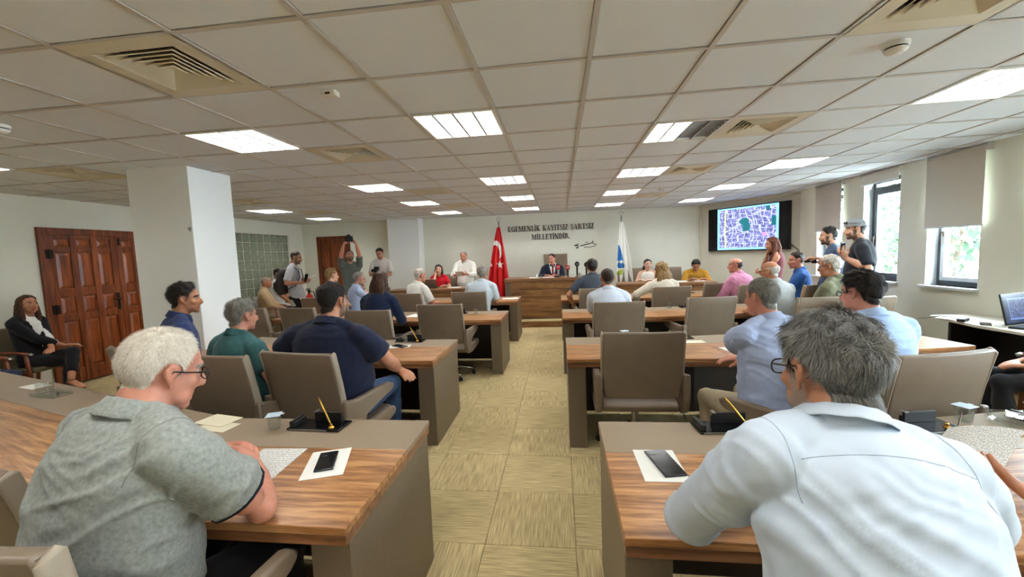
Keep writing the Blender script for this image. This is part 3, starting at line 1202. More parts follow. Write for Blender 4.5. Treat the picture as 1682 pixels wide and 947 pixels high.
# ------------------------------------------------ laptop table by the window
t = thing('laptop_table', 'pale topped dark table by the right wall under the laptop', 'table', (4.26, 4.32, 0))
q = MB().prism([(-0.22, -0.55), (0.30, -0.55), (0.30, 0.72), (-0.16, 0.72), (-0.26, 0.1)], 0.725, 0.755)
obj('table_top', q, M['tabletopgrey'], t, bevel=0.006)
obj('side_panel', MB().box(-0.16, 0.28, 0.46, 0.49, 0, 0.725), M['darkdesk'], t, bevel=0.003)
obj('side_panel', MB().box(-0.16, 0.28, -0.50, -0.47, 0, 0.725), M['darkdesk'], t, bevel=0.003)
obj('back_panel', MB().box(0.22, 0.245, -0.47, 0.46, 0.25, 0.725), M['darkdesk'], t)


# ------------------------------------------------ visitor armchairs along the walls
def wall_chair(x, y, deg, label, seatm, z=0.0):
    t = thing('visitor_armchair', label, 'chair', (x, y, z), math.radians(deg), 'visitor armchairs along the walls')
    obj('seat', MB().box(-0.25, 0.25, -0.24, 0.25, 0.40, 0.46), seatm, t, bevel=0.02, seg=3)
    q = MB().prism([(-0.22, 0.44), (-0.19, 0.44), (-0.28, 0.92), (-0.32, 0.93)], -0.25, 0.25, plane='yz')
    obj('backrest', q, seatm, t, bevel=0.014, seg=3)
    for s in (-1, 1):
        x_ = s * 0.285
        q = MB().loft([(x_, -0.29, 0.60), (x_, -0.12, 0.665), (x_, 0.10, 0.665), (x_, 0.25, 0.635)], [(0.024, 0.016)] * 4, side=(1, 0, 0), n=10)
        a = obj('armrest', q, M['iron'] if False else M['redwood'], t, smooth=True)
        obj('arm_tip', MB().loft([(x_, 0.245, 0.637), (x_, 0.275, 0.628)], [(0.026, 0.018), (0.022, 0.014)], n=10), M['steel'], a, smooth=True)
        q = MB().loft([(x_, 0.20, 0.64), (x_, 0.22, 0.40), (x_, 0.24, 0.0)], [(0.018, 0.022), (0.02, 0.024), (0.016, 0.018)], n=8)
        obj('leg', q, M['redwood'], t, smooth=True)
        q = MB().loft([(x_, -0.28, 0.61), (x_, -0.24, 0.40), (x_, -0.29, 0.0)], [(0.018, 0.022), (0.02, 0.024), (0.016, 0.018)], n=8)
        obj('leg', q, M['redwood'], t, smooth=True)
        obj('side_rail', MB().box(x_ - .012, x_ + .012, -0.25, 0.22, 0.37, 0.42), M['redwood'], t)
    return t


# ================================================================== THINGS ON THE WALLS
# wall lettering, each letter a piece
def glyphs():
    V = 0.17          # stem width / height ratio in a unit-high letter
    Hh = 0.078

    def R(x0, x1, z0, z1):
        return [(x0, z0), (x1, z0), (x1, z1), (x0, z1)]

    def ser(xc, z, w=0.30):
        return R(xc - w / 2, xc + w / 2, z, z + Hh) if z < 0.5 else R(xc - w / 2, xc + w / 2, z - Hh, z)

    def stem(xc):
        return [R(xc - V / 2, xc + V / 2, 0, 1), ser(xc, 0), ser(xc, 1)]

    def arc(cx, cz, rx, rz, a0, a1, w0, w1, n=10):
        out, inn = [], []
        for k in range(n + 1):
            a = math.radians(a0 + (a1 - a0) * k / n)
            w = w1 + (w0 - w1) * abs(math.cos(a))
            out.append((cx + rx * math.cos(a), cz + rz * math.sin(a)))
            inn.append((cx + (rx - w) * math.cos(a), cz + (rz - min(w, Hh * 1.3)) * math.sin(a)))
        return [[out[k], out[k + 1], inn[k + 1], inn[k]] for k in range(n)]

    G = {}
    G['I'] = (0.34, stem(0.17))
    G['i'] = (0.34, stem(0.17) + [R(0.10, 0.24, 1.08, 1.22)])
    E_ = stem(0.2) + [R(0.2, 0.60, 0, Hh), R(0.2, 0.58, 1 - Hh, 1), R(0.2, 0.45, 0.48, 0.48 + Hh), R(0.55, 0.60, 0, 0.25), R(0.53, 0.58, 0.77, 1), R(0.43, 0.47, 0.38, 0.62)]
    G['E'] = (0.66, E_)
    G['L'] = (0.62, stem(0.2) + [R(0.2, 0.58, 0, Hh), R(0.53, 0.58, 0, 0.30)])
    G['T'] = (0.66, [R(0.245, 0.415, 0, 1), ser(0.33, 0), R(0.04, 0.62, 1 - Hh, 1), R(0.04, 0.09, 0.74, 1), R(0.57, 0.62, 0.74, 1)])
    G['Z'] = (0.62, [R(0.05, 0.56, 0, Hh), R(0.05, 0.56, 1 - Hh, 1), [(0.05, 0), (0.23, 0), (0.56, 1), (0.38, 1)], R(0.51, 0.56, 0, 0.26), R(0.05, 0.10, 0.74, 1)])
    G['N'] = (0.78, [R(0.11, 0.20, 0, 1), R(0.59, 0.68, 0, 1), [(0.50, 0), (0.67, 0), (0.26, 1), (0.08, 1)], ser(0.155, 0, 0.22), ser(0.635, 1, 0.22), ser(0.12, 1, 0.2)])
    G['M'] = (0.98, [R(0.11, 0.20, 0, 1), R(0.70, 0.87, 0, 1), [(0.42, 0), (0.49, 0), (0.30, 1), (0.10, 1)], [(0.42, 0), (0.50, 0), (0.78, 1), (0.70, 1)],
                     ser(0.155, 0, 0.22), ser(0.785, 0), ser(0.14, 1, 0.22), ser(0.80, 1, 0.26)])
    G['A'] = (0.76, [[(0.48, 0), (0.68, 0), (0.44, 1), (0.34, 1)], [(0.08, 0), (0.15, 0), (0.42, 1), (0.36, 1)], R(0.2, 0.56, 0.30, 0.30 + Hh), ser(0.12, 0, 0.22), ser(0.58, 0, 0.30)])
    G['Y'] = (0.74, [R(0.29, 0.46, 0, 0.5), ser(0.375, 0), [(0.29, 0.45), (0.46, 0.45), (0.24, 1), (0.06, 1)], [(0.37, 0.45), (0.46, 0.5), (0.67, 1), (0.60, 1)], ser(0.14, 1, 0.28), ser(0.63, 1, 0.2)])
    G['K'] = (0.78, stem(0.2) + [[(0.52, 0), (0.74, 0), (0.42, 0.62), (0.30, 0.52)], [(0.24, 0.42), (0.30, 0.40), (0.66, 1), (0.58, 1)], ser(0.62, 0, 0.28), ser(0.60, 1, 0.26)])
    G['D'] = (0.74, stem(0.2) + arc(0.26, 0.5, 0.43, 0.5, -90, 90, V, Hh) + [R(0.2, 0.28, 0, Hh), R(0.2, 0.28, 1 - Hh, 1)])
    G['R'] = (0.80, stem(0.2) + arc(0.28, 0.77, 0.30, 0.23, -90, 90, V * 0.95, Hh) + [R(0.2, 0.30, 1 - Hh, 1), R(0.2, 0.30, 0.54, 0.54 + Hh), [(0.58, 0), (0.80, 0), (0.46, 0.56), (0.33, 0.56)]])
    G['G'] = (0.76, arc(0.38, 0.5, 0.32, 0.5, 40, 325, V, Hh, 16) + [R(0.53, 0.69, 0.04, 0.46), R(0.48, 0.74, 0.42, 0.42 + Hh), R(0.61, 0.66, 0.70, 0.97)])
    s_ = arc(0.32, 0.74, 0.24, 0.26, 30, 270, V * 0.8, Hh, 12) + arc(0.32, 0.26, 0.26, 0.26, -150, 90, V * 0.8, Hh, 12) + [R(0.49, 0.54, 0.72, 0.98), R(0.06, 0.11, 0.03, 0.28)]
    s_.append([(0.20, 0.66), (0.10, 0.60), (0.46, 0.34), (0.55, 0.42)])
    G['S'] = (0.62, s_)
    G['s'] = (0.62, s_ + [R(0.29, 0.35, -0.10, 0.02), R(0.29, 0.42, -0.16, -0.11), R(0.38, 0.44, -0.28, -0.12), R(0.26, 0.42, -0.30, -0.25)])
    G['.'] = (0.30, [R(0.08, 0.23, 0, 0.14)])
    return G


GL = glyphs()
t = thing('wall_slogan', 'dark serif lettering of the two line slogan with signature on the back wall', 'lettering', (-0.18, YB, 0))


def line(txt, xa, xb, z, h):
    tot = sum(GL[c][0] if c != ' ' else 0.42 for c in txt)
    k = (xb - xa) / tot
    x = xa
    for c in txt:
        if c == ' ':
            x += 0.42 * k
            continue
        w, polys = GL[c]
        q = MB()
        for d, pl in enumerate(polys):
            pts = [(x + a * k + 0.18, z + bb * h) for a, bb in pl]
            ar = sum(pts[i][0] * pts[(i + 1) % len(pts)][1] - pts[(i + 1) % len(pts)][0] * pts[i][1] for i in range(len(pts)))
            if ar < 0:
                pts = pts[::-1]
            q.prism(pts, -0.014 - 0.0002 * (d % 7), 0.0, plane='xz')
        obj('letter', q, M['letter'], t)
        x += w * k


line('EGEMENLiK KAYITSIZ sARTSIZ', -1.30, 0.86, 2.165, 0.135)
line('MiLLETiNDiR.', -0.70, 0.28, 1.945, 0.135)
# signature stroke under the slogan
q = MB()


def sig(pts, r=0.0085):
    p = [np.array((0.18 + 0.36 + 0.54 * a, -0.006, 1.70 + 0.20 * c)) for a, c in pts]
    # smooth
    for _ in range(2):
        nn = [p[0]]
        for i in range(len(p) - 1):
            nn += [p[i] * .75 + p[i + 1] * .25, p[i] * .25 + p[i + 1] * .75]
        p = nn + [p[-1]]
    q.tube(p, r, n=6)


sig([(0.0, 0.30), (0.10, 0.42), (0.17, 0.40), (0.10, 0.25), (0.04, 0.28), (0.12, 0.40)])
sig([(0.20, 0.58), (0.15, 0.38), (0.20, 0.10), (0.14, -0.05), (0.08, 0.02), (0.2, 0.14)])
sig([(0.26, 0.22), (0.36, 0.36), (0.34, 0.18), (0.42, 0.40), (0.40, 0.22), (0.50, 0.46), (0.47, 0.28), (0.57, 0.50), (0.56, 0.32), (0.66, 0.54), (0.64, 0.36), (0.76, 0.60), (0.74, 0.42), (0.90, 0.90), (0.82, 0.50), (0.98, 0.42), (1.0, 0.30)])
sig([(0.44, 0.08), (0.62, 0.02), (0.84, 0.10), (1.0, 0.26)], 0.007)
sig([(0.50, 0.62), (0.66, 0.70)], 0.007)
obj('signature', q, M['letter'], t, smooth=True)


# flags on poles, cloth hanging folded
def flag(name, label, x, y, kind):
    t = thing(name, label, 'flag', (x, y, PZ))
    q = MB().lathe([(0.17, 0), (0.17, 0.02), (0.03, 0.05), (0.02, 0.06)], n=24)
    obj('pole_base', q, M['gold'], t, smooth=False)
    obj('pole', MB().cyl((0, 0, 0.05), (0, 0, 2.20), 0.014, n=12), M['steel'], t, smooth=True)
    q = MB().lathe([(0.018, 2.20), (0.026, 2.215), (0.012, 2.235), (0.02, 2.255), (0.008, 2.275)], n=14)
    pts = [(0.045 * math.cos(a), 0, 2.32 + 0.045 * math.sin(a)) for a in np.linspace(-1.0, 4.2, 14)]
    q.tube(pts, 0.006, n=6)
    obj('finial', q, M['steel'], t, smooth=True)
    # cloth
    NU, NV = 120, 150
    top, bot = 2.12, 0.30
    v, mi = [], []
    for j in range(NV + 1):
        f = j / NV
        z = top + (bot - top) * f
        wl, wr = ((-0.03 - 0.34 * f ** 0.85, 0.035 + 0.22 * f ** 0.9) if kind == 'red' else (-0.03 - 0.15 * f ** 0.8, 0.03 + 0.27 * f ** 0.75))
        for i in range(NU + 1):
            g = i / NU
            amp = (0.012 + 0.055 * f) * (1.0 if kind == 'red' else 0.6)
            ph = 0.8 * f
            yy = -0.05 - 0.04 * f - amp * math.cos(g * 2 * PI * 3.2 + ph) - 0.3 * amp * math.cos(g * 2 * PI * 7.3 + 2 * ph)
            xx = wl + (wr - wl) * g + 0.25 * amp * math.sin(g * 2 * PI * 3.2 + ph)
            zz = z + (0.05 * math.cos(g * 9) + 0.22 * (abs(g - 0.35))) * f * (0.6 if kind == 'red' else 0.35)
            v.append((xx, yy, zz))
    fs = []
    for j in range(NV):
        for i in range(NU):
            a = j * (NU + 1) + i
            fs.append((a, a + NU + 1, a + NU + 2, a + 1))
            X = (v[a][0] + v[a + NU + 2][0]) / 2
            Z = (v[a][2] + v[a + NU + 2][2]) / 2 + PZ
            k = 0
            if kind == 'red':
                # crescent bending along the folds, star below it
                dx, dz = X + 0.075, (Z - 1.70)
                d1 = math.hypot(dx / 0.135, dz / 0.25)
                d2 = math.hypot((dx + 0.03) / 0.12, (dz + 0.075) / 0.215)
                if d1 < 1 and d2 > 1 and Z > 1.52:
                    k = 1
                sx, sz = X - 0.005, Z - 1.36
                r, a_ = math.hypot(sx / 1.0, sz / 1.15), math.atan2(sx, sz / 1.15)
                a_ = (a_ + PI / 5) % (2 * PI / 5) - PI / 5
                R0 = 0.098
                # star edge
                ro = R0 * 0.382 * math.sin(math.radians(126)) / max(1e-6, math.sin(PI - math.radians(126) - (PI / 5 - abs(a_)) ) ) if False else None
                p_in, p_out = R0 * 0.40, R0
                t_ = abs(a_) / (PI / 5)
                ax_, az_ = p_out, 0.0
                bx_, bz_ = p_in * math.cos(PI / 5), p_in * math.sin(PI / 5)
                px_, pz_ = r * math.cos(abs(a_)), r * math.sin(abs(a_))
                if (bx_ - ax_) * (pz_ - az_) - (bz_ - az_) * (px_ - ax_) > 0:
                    k = 1
                if X < -0.19 and abs(Z - 1.36) < 0.035 and X > -0.235:
                    k = 1
            else:
                u = (Z - 1.18) / 0.55              # emblem from 1.18 to 1.73
                if 0 < u < 1:
                    c = -0.075 + 0.045 * (1 - u)
                    wdt = 0.010 + 0.085 * (1 - u) ** 0.8
                    if u < 0.32:
                        wdt = 0.06 + 0.025 * math.sin(u * 14)
                    if abs(X - c) < wdt:
                        k = 2
                    if math.hypot(X - c - 0.01, (Z - 1.33) * 0.9) < 0.035:
                        k = 0
                zb = 1.06 + (X + 0.15) * 0.30
                if -0.165 < X < 0.0 and zb - 0.045 - (X + .15) * 0.2 < Z < zb + 0.055 - abs(X + 0.02) * 0.25:
                    k = 3
            mi.append(k)
    q = MB()
    q.add(v, fs)
    q.mi = mi
    base = M['cloth_red'] if kind == 'red' else M['cloth_white']
    o = obj('flag_cloth', q, [base, M['cloth_white'], M['cloth_blue'], M['cloth_green']], t, smooth=True)
    sd = o.modifiers.new('cloth', 'SOLIDIFY')
    sd.thickness = 0.004
    return t


flag('national_flag', 'red flag with white crescent and star hanging on a pole left of the dais', -1.47, 9.95, 'red')
flag('white_flag', 'white flag with blue and green emblem hanging on a pole right of the dais', 1.46, 9.95, 'white')

# wall screen with the map
sw, sh_ = 1.77, 0.955
t = thing('wall_screen', 'large black framed screen showing an aerial street map', 'screen', P0 + dgx * 1.15 + Vector((0, 0, 1.50)), wang)
obj('screen_body', MB().box(-sw / 2, sw / 2, -0.075, -0.02, 0, sh_), M['black'], t, bevel=0.004)
obj('screen_glass', MB().box(-sw / 2 + .012, sw / 2 - .012, -0.0775, -0.075, 0.014, sh_ - .012), M['blackgloss'], t)
obj('wall_bracket', MB().box(-0.3, 0.3, -0.022, -0.001, 0.25, 0.7), M['black'], t)
NX, NZ = 216, 150
rs = np.random.RandomState(5)
u, w_ = np.meshgrid((np.arange(NX) + .5) / NX, (np.arange(NZ) + .5) / NZ)
colr = np.zeros((NZ, NX, 3))
# building blocks
bu = np.floor(u * 46).astype(int)
bw = np.floor(w_ * 34).astype(int)
hsh = (np.sin(bu * 12.9898 + bw * 78.233) * 43758.5453) % 1
fine = (np.sin(np.floor(u * 120) * 3.17 + np.floor(w_ * 88) * 7.31) * 1437.3) % 1
base = 0.28 + 0.34 * hsh + 0.16 * (fine - .5)
colr[..., 0], colr[..., 1], colr[..., 2] = base * 0.72 + .06, base * 0.74 + .06, base * 1.05 + .12
ra = 0.14 + 0.12 * np.sin(w_ * 3)
road = np.zeros_like(u)
wu = u + 0.018 * np.sin(7 * w_ + 2) + 0.012 * np.sin(17 * w_ + 9 * u)
wv = w_ + 0.020 * np.sin(6 * u + 1) + 0.012 * np.sin(15 * u - 8 * w_)
for k, (fr_, ang_, wid) in enumerate(((10, 0.06, .10), (8.5, 1.50, .10), (4.3, 0.10, .06))):
    s_ = wu * math.cos(ang_) + wv * math.sin(ang_)
    row_ = np.floor((wv if k != 1 else wu) * 5.5)
    road = np.maximum(road, ((s_ * fr_ + 0.37 * row_) % 1) < wid)
dg_ = (np.abs((w_ - 0.35) - 0.75 * (u - 0.05)) < 0.010) & (u < 0.42)
dg2 = (np.abs((w_ - 0.82) - 0.35 * (u - 0.62)) < 0.011) & (u > 0.6)
ring = np.abs(np.hypot((u - 0.47) * 1.35, w_ - 0.58) - 0.17) < 0.008
road = np.maximum(np.maximum(road, dg_), np.maximum(dg2, ring)).astype(bool)
colr[road] = (0.70, 0.74, 0.98)
green = ((np.hypot((u - 0.47) * 1.2, w_ - 0.66) < 0.09) | ((np.abs(u - 0.5) < 0.06) & (np.abs(w_ - 0.52) < 0.09)) | ((u > 0.9) & (np.abs(w_ - 0.62) < 0.10)) | ((np.abs(u - 0.84) < 0.03) & (w_ > 0.88)))
colr[green] = np.array((0.05, 0.36, 0.40)) * (0.8 + 0.4 * fine[green][:, None])
yel = (np.abs(u - 0.155 + 0.02 * np.sin(w_ * 3)) < 0.012)
colr[yel] = (0.82, 0.88, 0.55)
pin = np.hypot((u - 0.79) * 1.35, w_ - 0.34) < 0.05
colr[pin] = (0.72, 0.50, 0.80)
bord = (u < 0.035) | (u > 0.965) | (w_ < 0.045) | (w_ > 0.965)
colr[bord] = (0.50, 0.78, 1.0)


def picture(name, colr, x0, x1, z0, z1, y, parent, strength):
    nz, nx = colr.shape[:2]
    xs = np.linspace(x0, x1, nx + 1)
    zs = np.linspace(z0, z1, nz + 1)
    v = [(x, y, z) for z in zs for x in xs]
    fs = [(j * (nx + 1) + i, j * (nx + 1) + i + 1, (j + 1) * (nx + 1) + i + 1, (j + 1) * (nx + 1) + i) for j in range(nz) for i in range(nx)]
    q = MB().add(v, fs)
    mt = attr_mat(name + '_light', 0.5, strength)
    me = q.mesh(name, mt)
    a = me.color_attributes.new('tint', 'FLOAT_COLOR', 'CORNER')
    c = np.ones((nz * nx, 4, 4), np.float32)
    c[:, :, :3] = (colr.reshape(-1, 1, 3) ** 2.2)
    a.data.foreach_set('color', c.ravel())
    return link(name, me, parent)


picture('map_picture', colr, -sw / 2 + 0.235, -sw / 2 + 1.56, 0.022, sh_ - .02, -0.0785, t, 0.95)
q = MB().tube([(0.86, -0.02, 0.12), (0.95, -0.02, 0.04), (1.05, -0.02, -0.06), (1.12, -0.02, -0.14)], 0.008)
tag(obj('screen_cable', q, M['black'], None, smooth=True, loc=P0 + dgx * 1.15 + Vector((0, 0, 1.50)), rz=wang), 'black cable running down the wall from the wall screen', 'cable')
# ================================================================== PEOPLE


def nrm(a):
    a = np.asarray(a, float)
    return a / (np.linalg.norm(a) + 1e-12)


def rotz(d):
    a = math.radians(d)
    return np.array([[math.cos(a), -math.sin(a), 0], [math.sin(a), math.cos(a), 0], [0, 0, 1.0]])


def rotx(d):
    a = math.radians(d)
    return np.array([[1.0, 0, 0], [0, math.cos(a), -math.sin(a)], [0, math.sin(a), math.cos(a)]])


def roty(d):
    a = math.radians(d)
    return np.array([[math.cos(a), 0, math.sin(a)], [0, 1.0, 0], [-math.sin(a), 0, math.cos(a)]])


def vnoise(p, seed=0):
    """Smooth value noise in [-1, 1] for an (n, 3) array."""
    p = np.asarray(p, float) + seed * 17.31 + 1000.0
    i = np.floor(p).astype(np.int64)
    f = p - i
    f = f * f * (3 - 2 * f)
    out = 0
    for dx in (0, 1):
        for dy in (0, 1):
            for dz in (0, 1):
                hh = (i[:, 0] + dx) * 374761393 + (i[:, 1] + dy) * 668265263 + (i[:, 2] + dz) * 1274126177
                hh = (hh ^ (hh >> 13)) * 1103515245
                hh = ((hh ^ (hh >> 16)) & 0xFFFF) / 32767.5 - 1
                wgt = (f[:, 0] if dx else 1 - f[:, 0]) * (f[:, 1] if dy else 1 - f[:, 1]) * (f[:, 2] if dz else 1 - f[:, 2])
                out = out + hh * wgt
    return out


def sstep(a, b, x):
    t = np.clip((x - a) / (b - a), 0, 1)
    return t * t * (3 - 2 * t)


def mesh_arrays(name, v, f, mats, mi=None, smooth=True):
    me = bpy.data.meshes.new(name)
    v = np.asarray(v, np.float32)
    f = np.asarray(f, np.int32)
    n, k = f.shape
    me.vertices.add(len(v))
    me.vertices.foreach_set('co', v.ravel())
    me.loops.add(n * k)
    me.loops.foreach_set('vertex_index', f.ravel())
    me.polygons.add(n)
    me.polygons.foreach_set('loop_start', np.arange(0, n * k, k, dtype=np.int32))
    for mm in (mats if isinstance(mats, (list, tuple)) else [mats]):
        me.materials.append(mm)
    if mi is not None:
        me.polygons.foreach_set('material_index', np.asarray(mi, np.int32))
    me.polygons.foreach_set('use_smooth', np.full(n, bool(smooth)))
    me.update(calc_edges=True)
    me.validate()
    return me


def vnormals(v, f):
    a = v[f[:, 2]] - v[f[:, 0]]
    b = v[f[:, 3]] - v[f[:, 1]]
    fn = np.cross(a, b)
    out = np.zeros_like(v)
    for k in range(4):
        for c in range(3):
            out[:, c] += np.bincount(f[:, k], fn[:, c], len(v))
    return out / (np.linalg.norm(out, axis=1)[:, None] + 1e-12)


def remesh_batch(jobs):
    """jobs: list of (MB, voxel, smooth iterations) -> list of (verts, quads)."""
    obs = []
    for mb, vox, it in jobs:
        me = mb.mesh('tmp', [])
        o = bpy.data.objects.new('tmp', me)
        COL.objects.link(o)
        r = o.modifiers.new('r', 'REMESH')
        r.mode = 'VOXEL'
        r.voxel_size = vox
        if it:
            sm = o.modifiers.new('s', 'SMOOTH')
            sm.factor = 0.5
            sm.iterations = it
        obs.append(o)
    dg = bpy.context.evaluated_depsgraph_get()
    dg.update()
    res = []
    for o in obs:
        me = bpy.data.meshes.new_from_object(o.evaluated_get(dg), depsgraph=dg)
        v = np.empty(len(me.vertices) * 3, np.float32)
        me.vertices.foreach_get('co', v)
        f = np.empty(len(me.loops), np.int32)
        me.loops.foreach_get('vertex_index', f)
        res.append((v.reshape(-1, 3).astype(float), f.reshape(-1, 4)))
        bpy.data.meshes.remove(me)
    for o in obs:
        me = o.data
        bpy.data.objects.remove(o)
        bpy.data.meshes.remove(me)
    return res


def submesh(v, f, keep):
    f = f[keep]
    used = np.unique(f)
    mp = np.full(len(v), -1)
    mp[used] = np.arange(len(used))
    return v[used], mp[f], used


def bez(p, t):
    a, b, c, d = p
    return a * (1 - t) ** 3 + 3 * b * t * (1 - t) ** 2 + 3 * c * t * t * (1 - t) + d * t ** 3


def ik(S_, W_, a, b, pole):
    d = W_ - S_
    L = np.linalg.norm(d)
    mx = (a + b) * 0.995
    if L > mx:
        W_ = S_ + d / L * mx
        d = W_ - S_
        L = mx
    x = (a * a - b * b + L * L) / (2 * L)
    hgt = math.sqrt(max(a * a - x * x, 1e-6))
    dn = d / L
    pl = np.asarray(pole, float)
    pl = pl - dn * (pl @ dn)
    return S_ + dn * x + nrm(pl) * hgt, W_


def hand(mb, wr, d, pn, side, curl, s=1.0, spread=0.0, fr=1.0):
    """Palm, four fingers and a thumb. d: fingers' direction, pn: direction the palm faces, side +1 right hand."""
    d = nrm(d)
    pn = nrm(pn - d * (np.asarray(pn, float) @ d))
    lat = np.cross(d, pn) * side          # towards the thumb
    P = [wr - d * 0.02 * s, wr + d * 0.02 * s, wr + d * 0.055 * s, wr + d * 0.088 * s, wr + d * 0.100 * s]
    mb.loft(P, [(0.026 * s, 0.020 * s), (0.034 * s, 0.020 * s), (0.041 * s, 0.018 * s), (0.041 * s, 0.014 * s), (0.036 * s, 0.010 * s)], side=lat, n=14)
    fl = (0.92, 1.0, 0.95, 0.76)
    for k in range(4):
        off = 0.031 - 0.0205 * k
        base = wr + d * (0.088 - 0.005 * abs(k - 1)) * s + lat * off * s
        dd = nrm(d + lat * (0.10 - 0.07 * k + spread * (1.5 - k)))
        pts, rr = [base - dd * 0.012 * s], [0.0092 * s * fr]
        ang = 0.0
        p = base
        for seg, L in enumerate((0.043, 0.027, 0.022)):
            ang += curl * (0.55, 0.75, 0.5)[seg]
            q = nrm(dd * math.cos(ang) + pn * math.sin(ang))
            pts.append(p.copy())
            rr.append((0.0096, 0.0088, 0.0082)[seg] * s * fr)
            p = p + q * L * fl[k] * s
        pts.append(p)
        rr.append(0.0066 * s * fr)
        mb.loft(pts, rr, side=lat, n=9)
    b0 = wr + d * 0.018 * s + lat * 0.022 * s + pn * 0.004 * s
    t1 = nrm(d * 0.72 + lat * 0.72 + pn * (0.25 + 0.4 * curl))
    t2 = nrm(d * 0.95 + lat * 0.30 + pn * (0.25 + 0.5 * curl))
    p1 = b0 + t1 * 0.044 * s
    p2 = p1 + t2 * 0.032 * s
    p3 = p2 + nrm(t2 + pn * 0.2 * curl) * 0.026 * s
    mb.loft([b0, b0 + t1 * 0.02 * s, p1, p2, p3], [0.014 * s, 0.0135 * s, 0.0112 * s * fr, 0.0102 * s * fr, 0.0072 * s * fr], side=pn, n=9)


def head_prims(mb, c, R, s, jaw=1.0, fat=1.0, nose=1.0, fem=False):
    def T(x, y, z):
        return c + R @ (np.array([x, y, z]) * s)

    def E_(p, r):
        mb.ell(T(*p), np.array(r) * s, R, 18, 12)
    E_((0, -0.014, 0.030), (0.0755, 0.0965, 0.088))
    E_((0, 0.020, -0.018), (0.064 * fat, 0.068, 0.092))
    E_((0, 0.020, -0.060), (0.056 * fat * jaw, 0.058, 0.050))
    E_((0, 0.062, -0.096), (0.024 * jaw, 0.022, 0.019))
    for sx in (-1, 1):
        E_((sx * 0.042, 0.046, -0.020), (0.024 * fat, 0.028, 0.022))
        E_((sx * 0.036 * fat, 0.040, -0.064), (0.024 * fat, 0.030, 0.030))
        # ear: flat disc, helix and lobe
        er = [(0.076, -0.004, -0.030), (0.083, -0.012, -0.016), (0.089, -0.026, 0.002), (0.090, -0.028, 0.020), (0.086, -0.016, 0.031), (0.080, -0.002, 0.026), (0.076, 0.006, 0.010)]
        mb.loft([T(sx * a, b, z) for a, b, z in er], [0.0062 * s] * len(er), n=8, side=(0.2, 1, 0.1))
        mb.ell(T(sx * 0.078, -0.012, 0.002), np.array((0.006, 0.015, 0.026)) * s, R, 12, 8)
        mb.ell(T(sx * 0.077, -0.004, -0.030), np.array((0.0065, 0.009, 0.011)) * s, R, 10, 7)
    if not fem:
        mb.loft([T(-0.044, 0.058, 0.026), T(-0.022, 0.076, 0.030), T(0, 0.078, 0.026), T(0.022, 0.076, 0.030), T(0.044, 0.058, 0.026)], [0.010 * s, 0.012 * s, 0.010 * s, 0.012 * s, 0.010 * s], side=R[:, 2], n=9)
    n_ = nose
    mb.loft([T(0, 0.076, 0.022), T(0, 0.087, 0.004), T(0, 0.086 + 0.017 * n_, -0.020), T(0, 0.084 + 0.022 * n_, -0.032), T(0, 0.080, -0.042)],
            [(0.008 * s, 0.008 * s), (0.009 * s, 0.009 * s), (0.012 * s, 0.011 * s), (0.0135 * s, 0.011 * s), (0.010 * s, 0.008 * s)], side=R[:, 0], n=10)
    for sx in (-1, 1):
        E_((sx * 0.0125, 0.084, -0.034), (0.0085, 0.011, 0.008))
    mb.loft([T(-0.025, 0.066, -0.064), T(-0.011, 0.079, -0.060), T(0, 0.082, -0.061), T(0.011, 0.079, -0.060), T(0.025, 0.066, -0.064)], [0.004 * s, 0.0075 * s, 0.007 * s, 0.0075 * s, 0.004 * s], side=R[:, 2], n=8)
    mb.loft([T(-0.022, 0.066, -0.066), T(0, 0.081, -0.073), T(0.022, 0.066, -0.066)], [0.004 * s, 0.0085 * s, 0.004 * s], side=R[:, 2], n=8)


HAIRLINE = np.array([[0, .084], [25, .080], [42, .060], [56, .044], [66, .012], [74, -.012], [80, .010], [88, .032], [100, .030], [110, .004], [122, -.044], [140, -.068], [180, -.078]])

SKIN = {}


def skin_mats(kind):
    """skin, lips, brow, shaved stubble."""
    if kind in SKIN:
        return SKIN[kind]
    c = {'fair': (222, 168, 140), 'tan': (190, 130, 97), 'olive': (206, 152, 120), 'red': (214, 146, 122), 'pale': (228, 182, 156)}[kind]
    d = tuple(int(x * 0.86) for x in c)
    lip = (int(c[0] * 0.86), int(c[1] * 0.66), int(c[2] * 0.64))
    SKIN[kind] = mat('skin_' + kind, c, 0.45, col2=d, nscale=28, nfac=1.8, bump=0.15, bscale=260, spec=0.4), mat('lips_' + kind, lip, 0.4)
    return SKIN[kind]


HAIRC = {'black': ((22, 18, 16), (48, 38, 32)), 'dark': ((34, 26, 22), (66, 50, 40)), 'brown': ((62, 42, 28), (112, 78, 50)), 'dkbrown': ((44, 28, 20), (84, 54, 36)),
         'blond': ((92, 66, 38), (168, 132, 84)), 'grey': ((84, 80, 74), (168, 162, 150)), 'salt': ((50, 48, 46), (160, 156, 148)), 'white': ((196, 186, 168), (250, 244, 230)), 'ltgrey': ((140, 132, 120), (214, 206, 192)),
         'auburn': ((64, 30, 20), (108, 56, 36))}


def hair_mat(c):
    a, b = HAIRC[c]
    return mat('hair_' + c, b, 0.5, col2=a, nscale=60, stretch=(1, 1, 0.35), detail=4, nfac=0.8, bump=0.4, bscale=180, spec=0.3)


def cloth(name, col, col2=None, rough=0.85, nscale=40, weave=500):
    return mat('cloth_' + name, col, rough, col2=col2 or tuple(int(x * 0.9) for x in col), nscale=nscale, bump=0.12, bscale=weave, spec=0.2, sheen=0.1)


PEOPLE = []


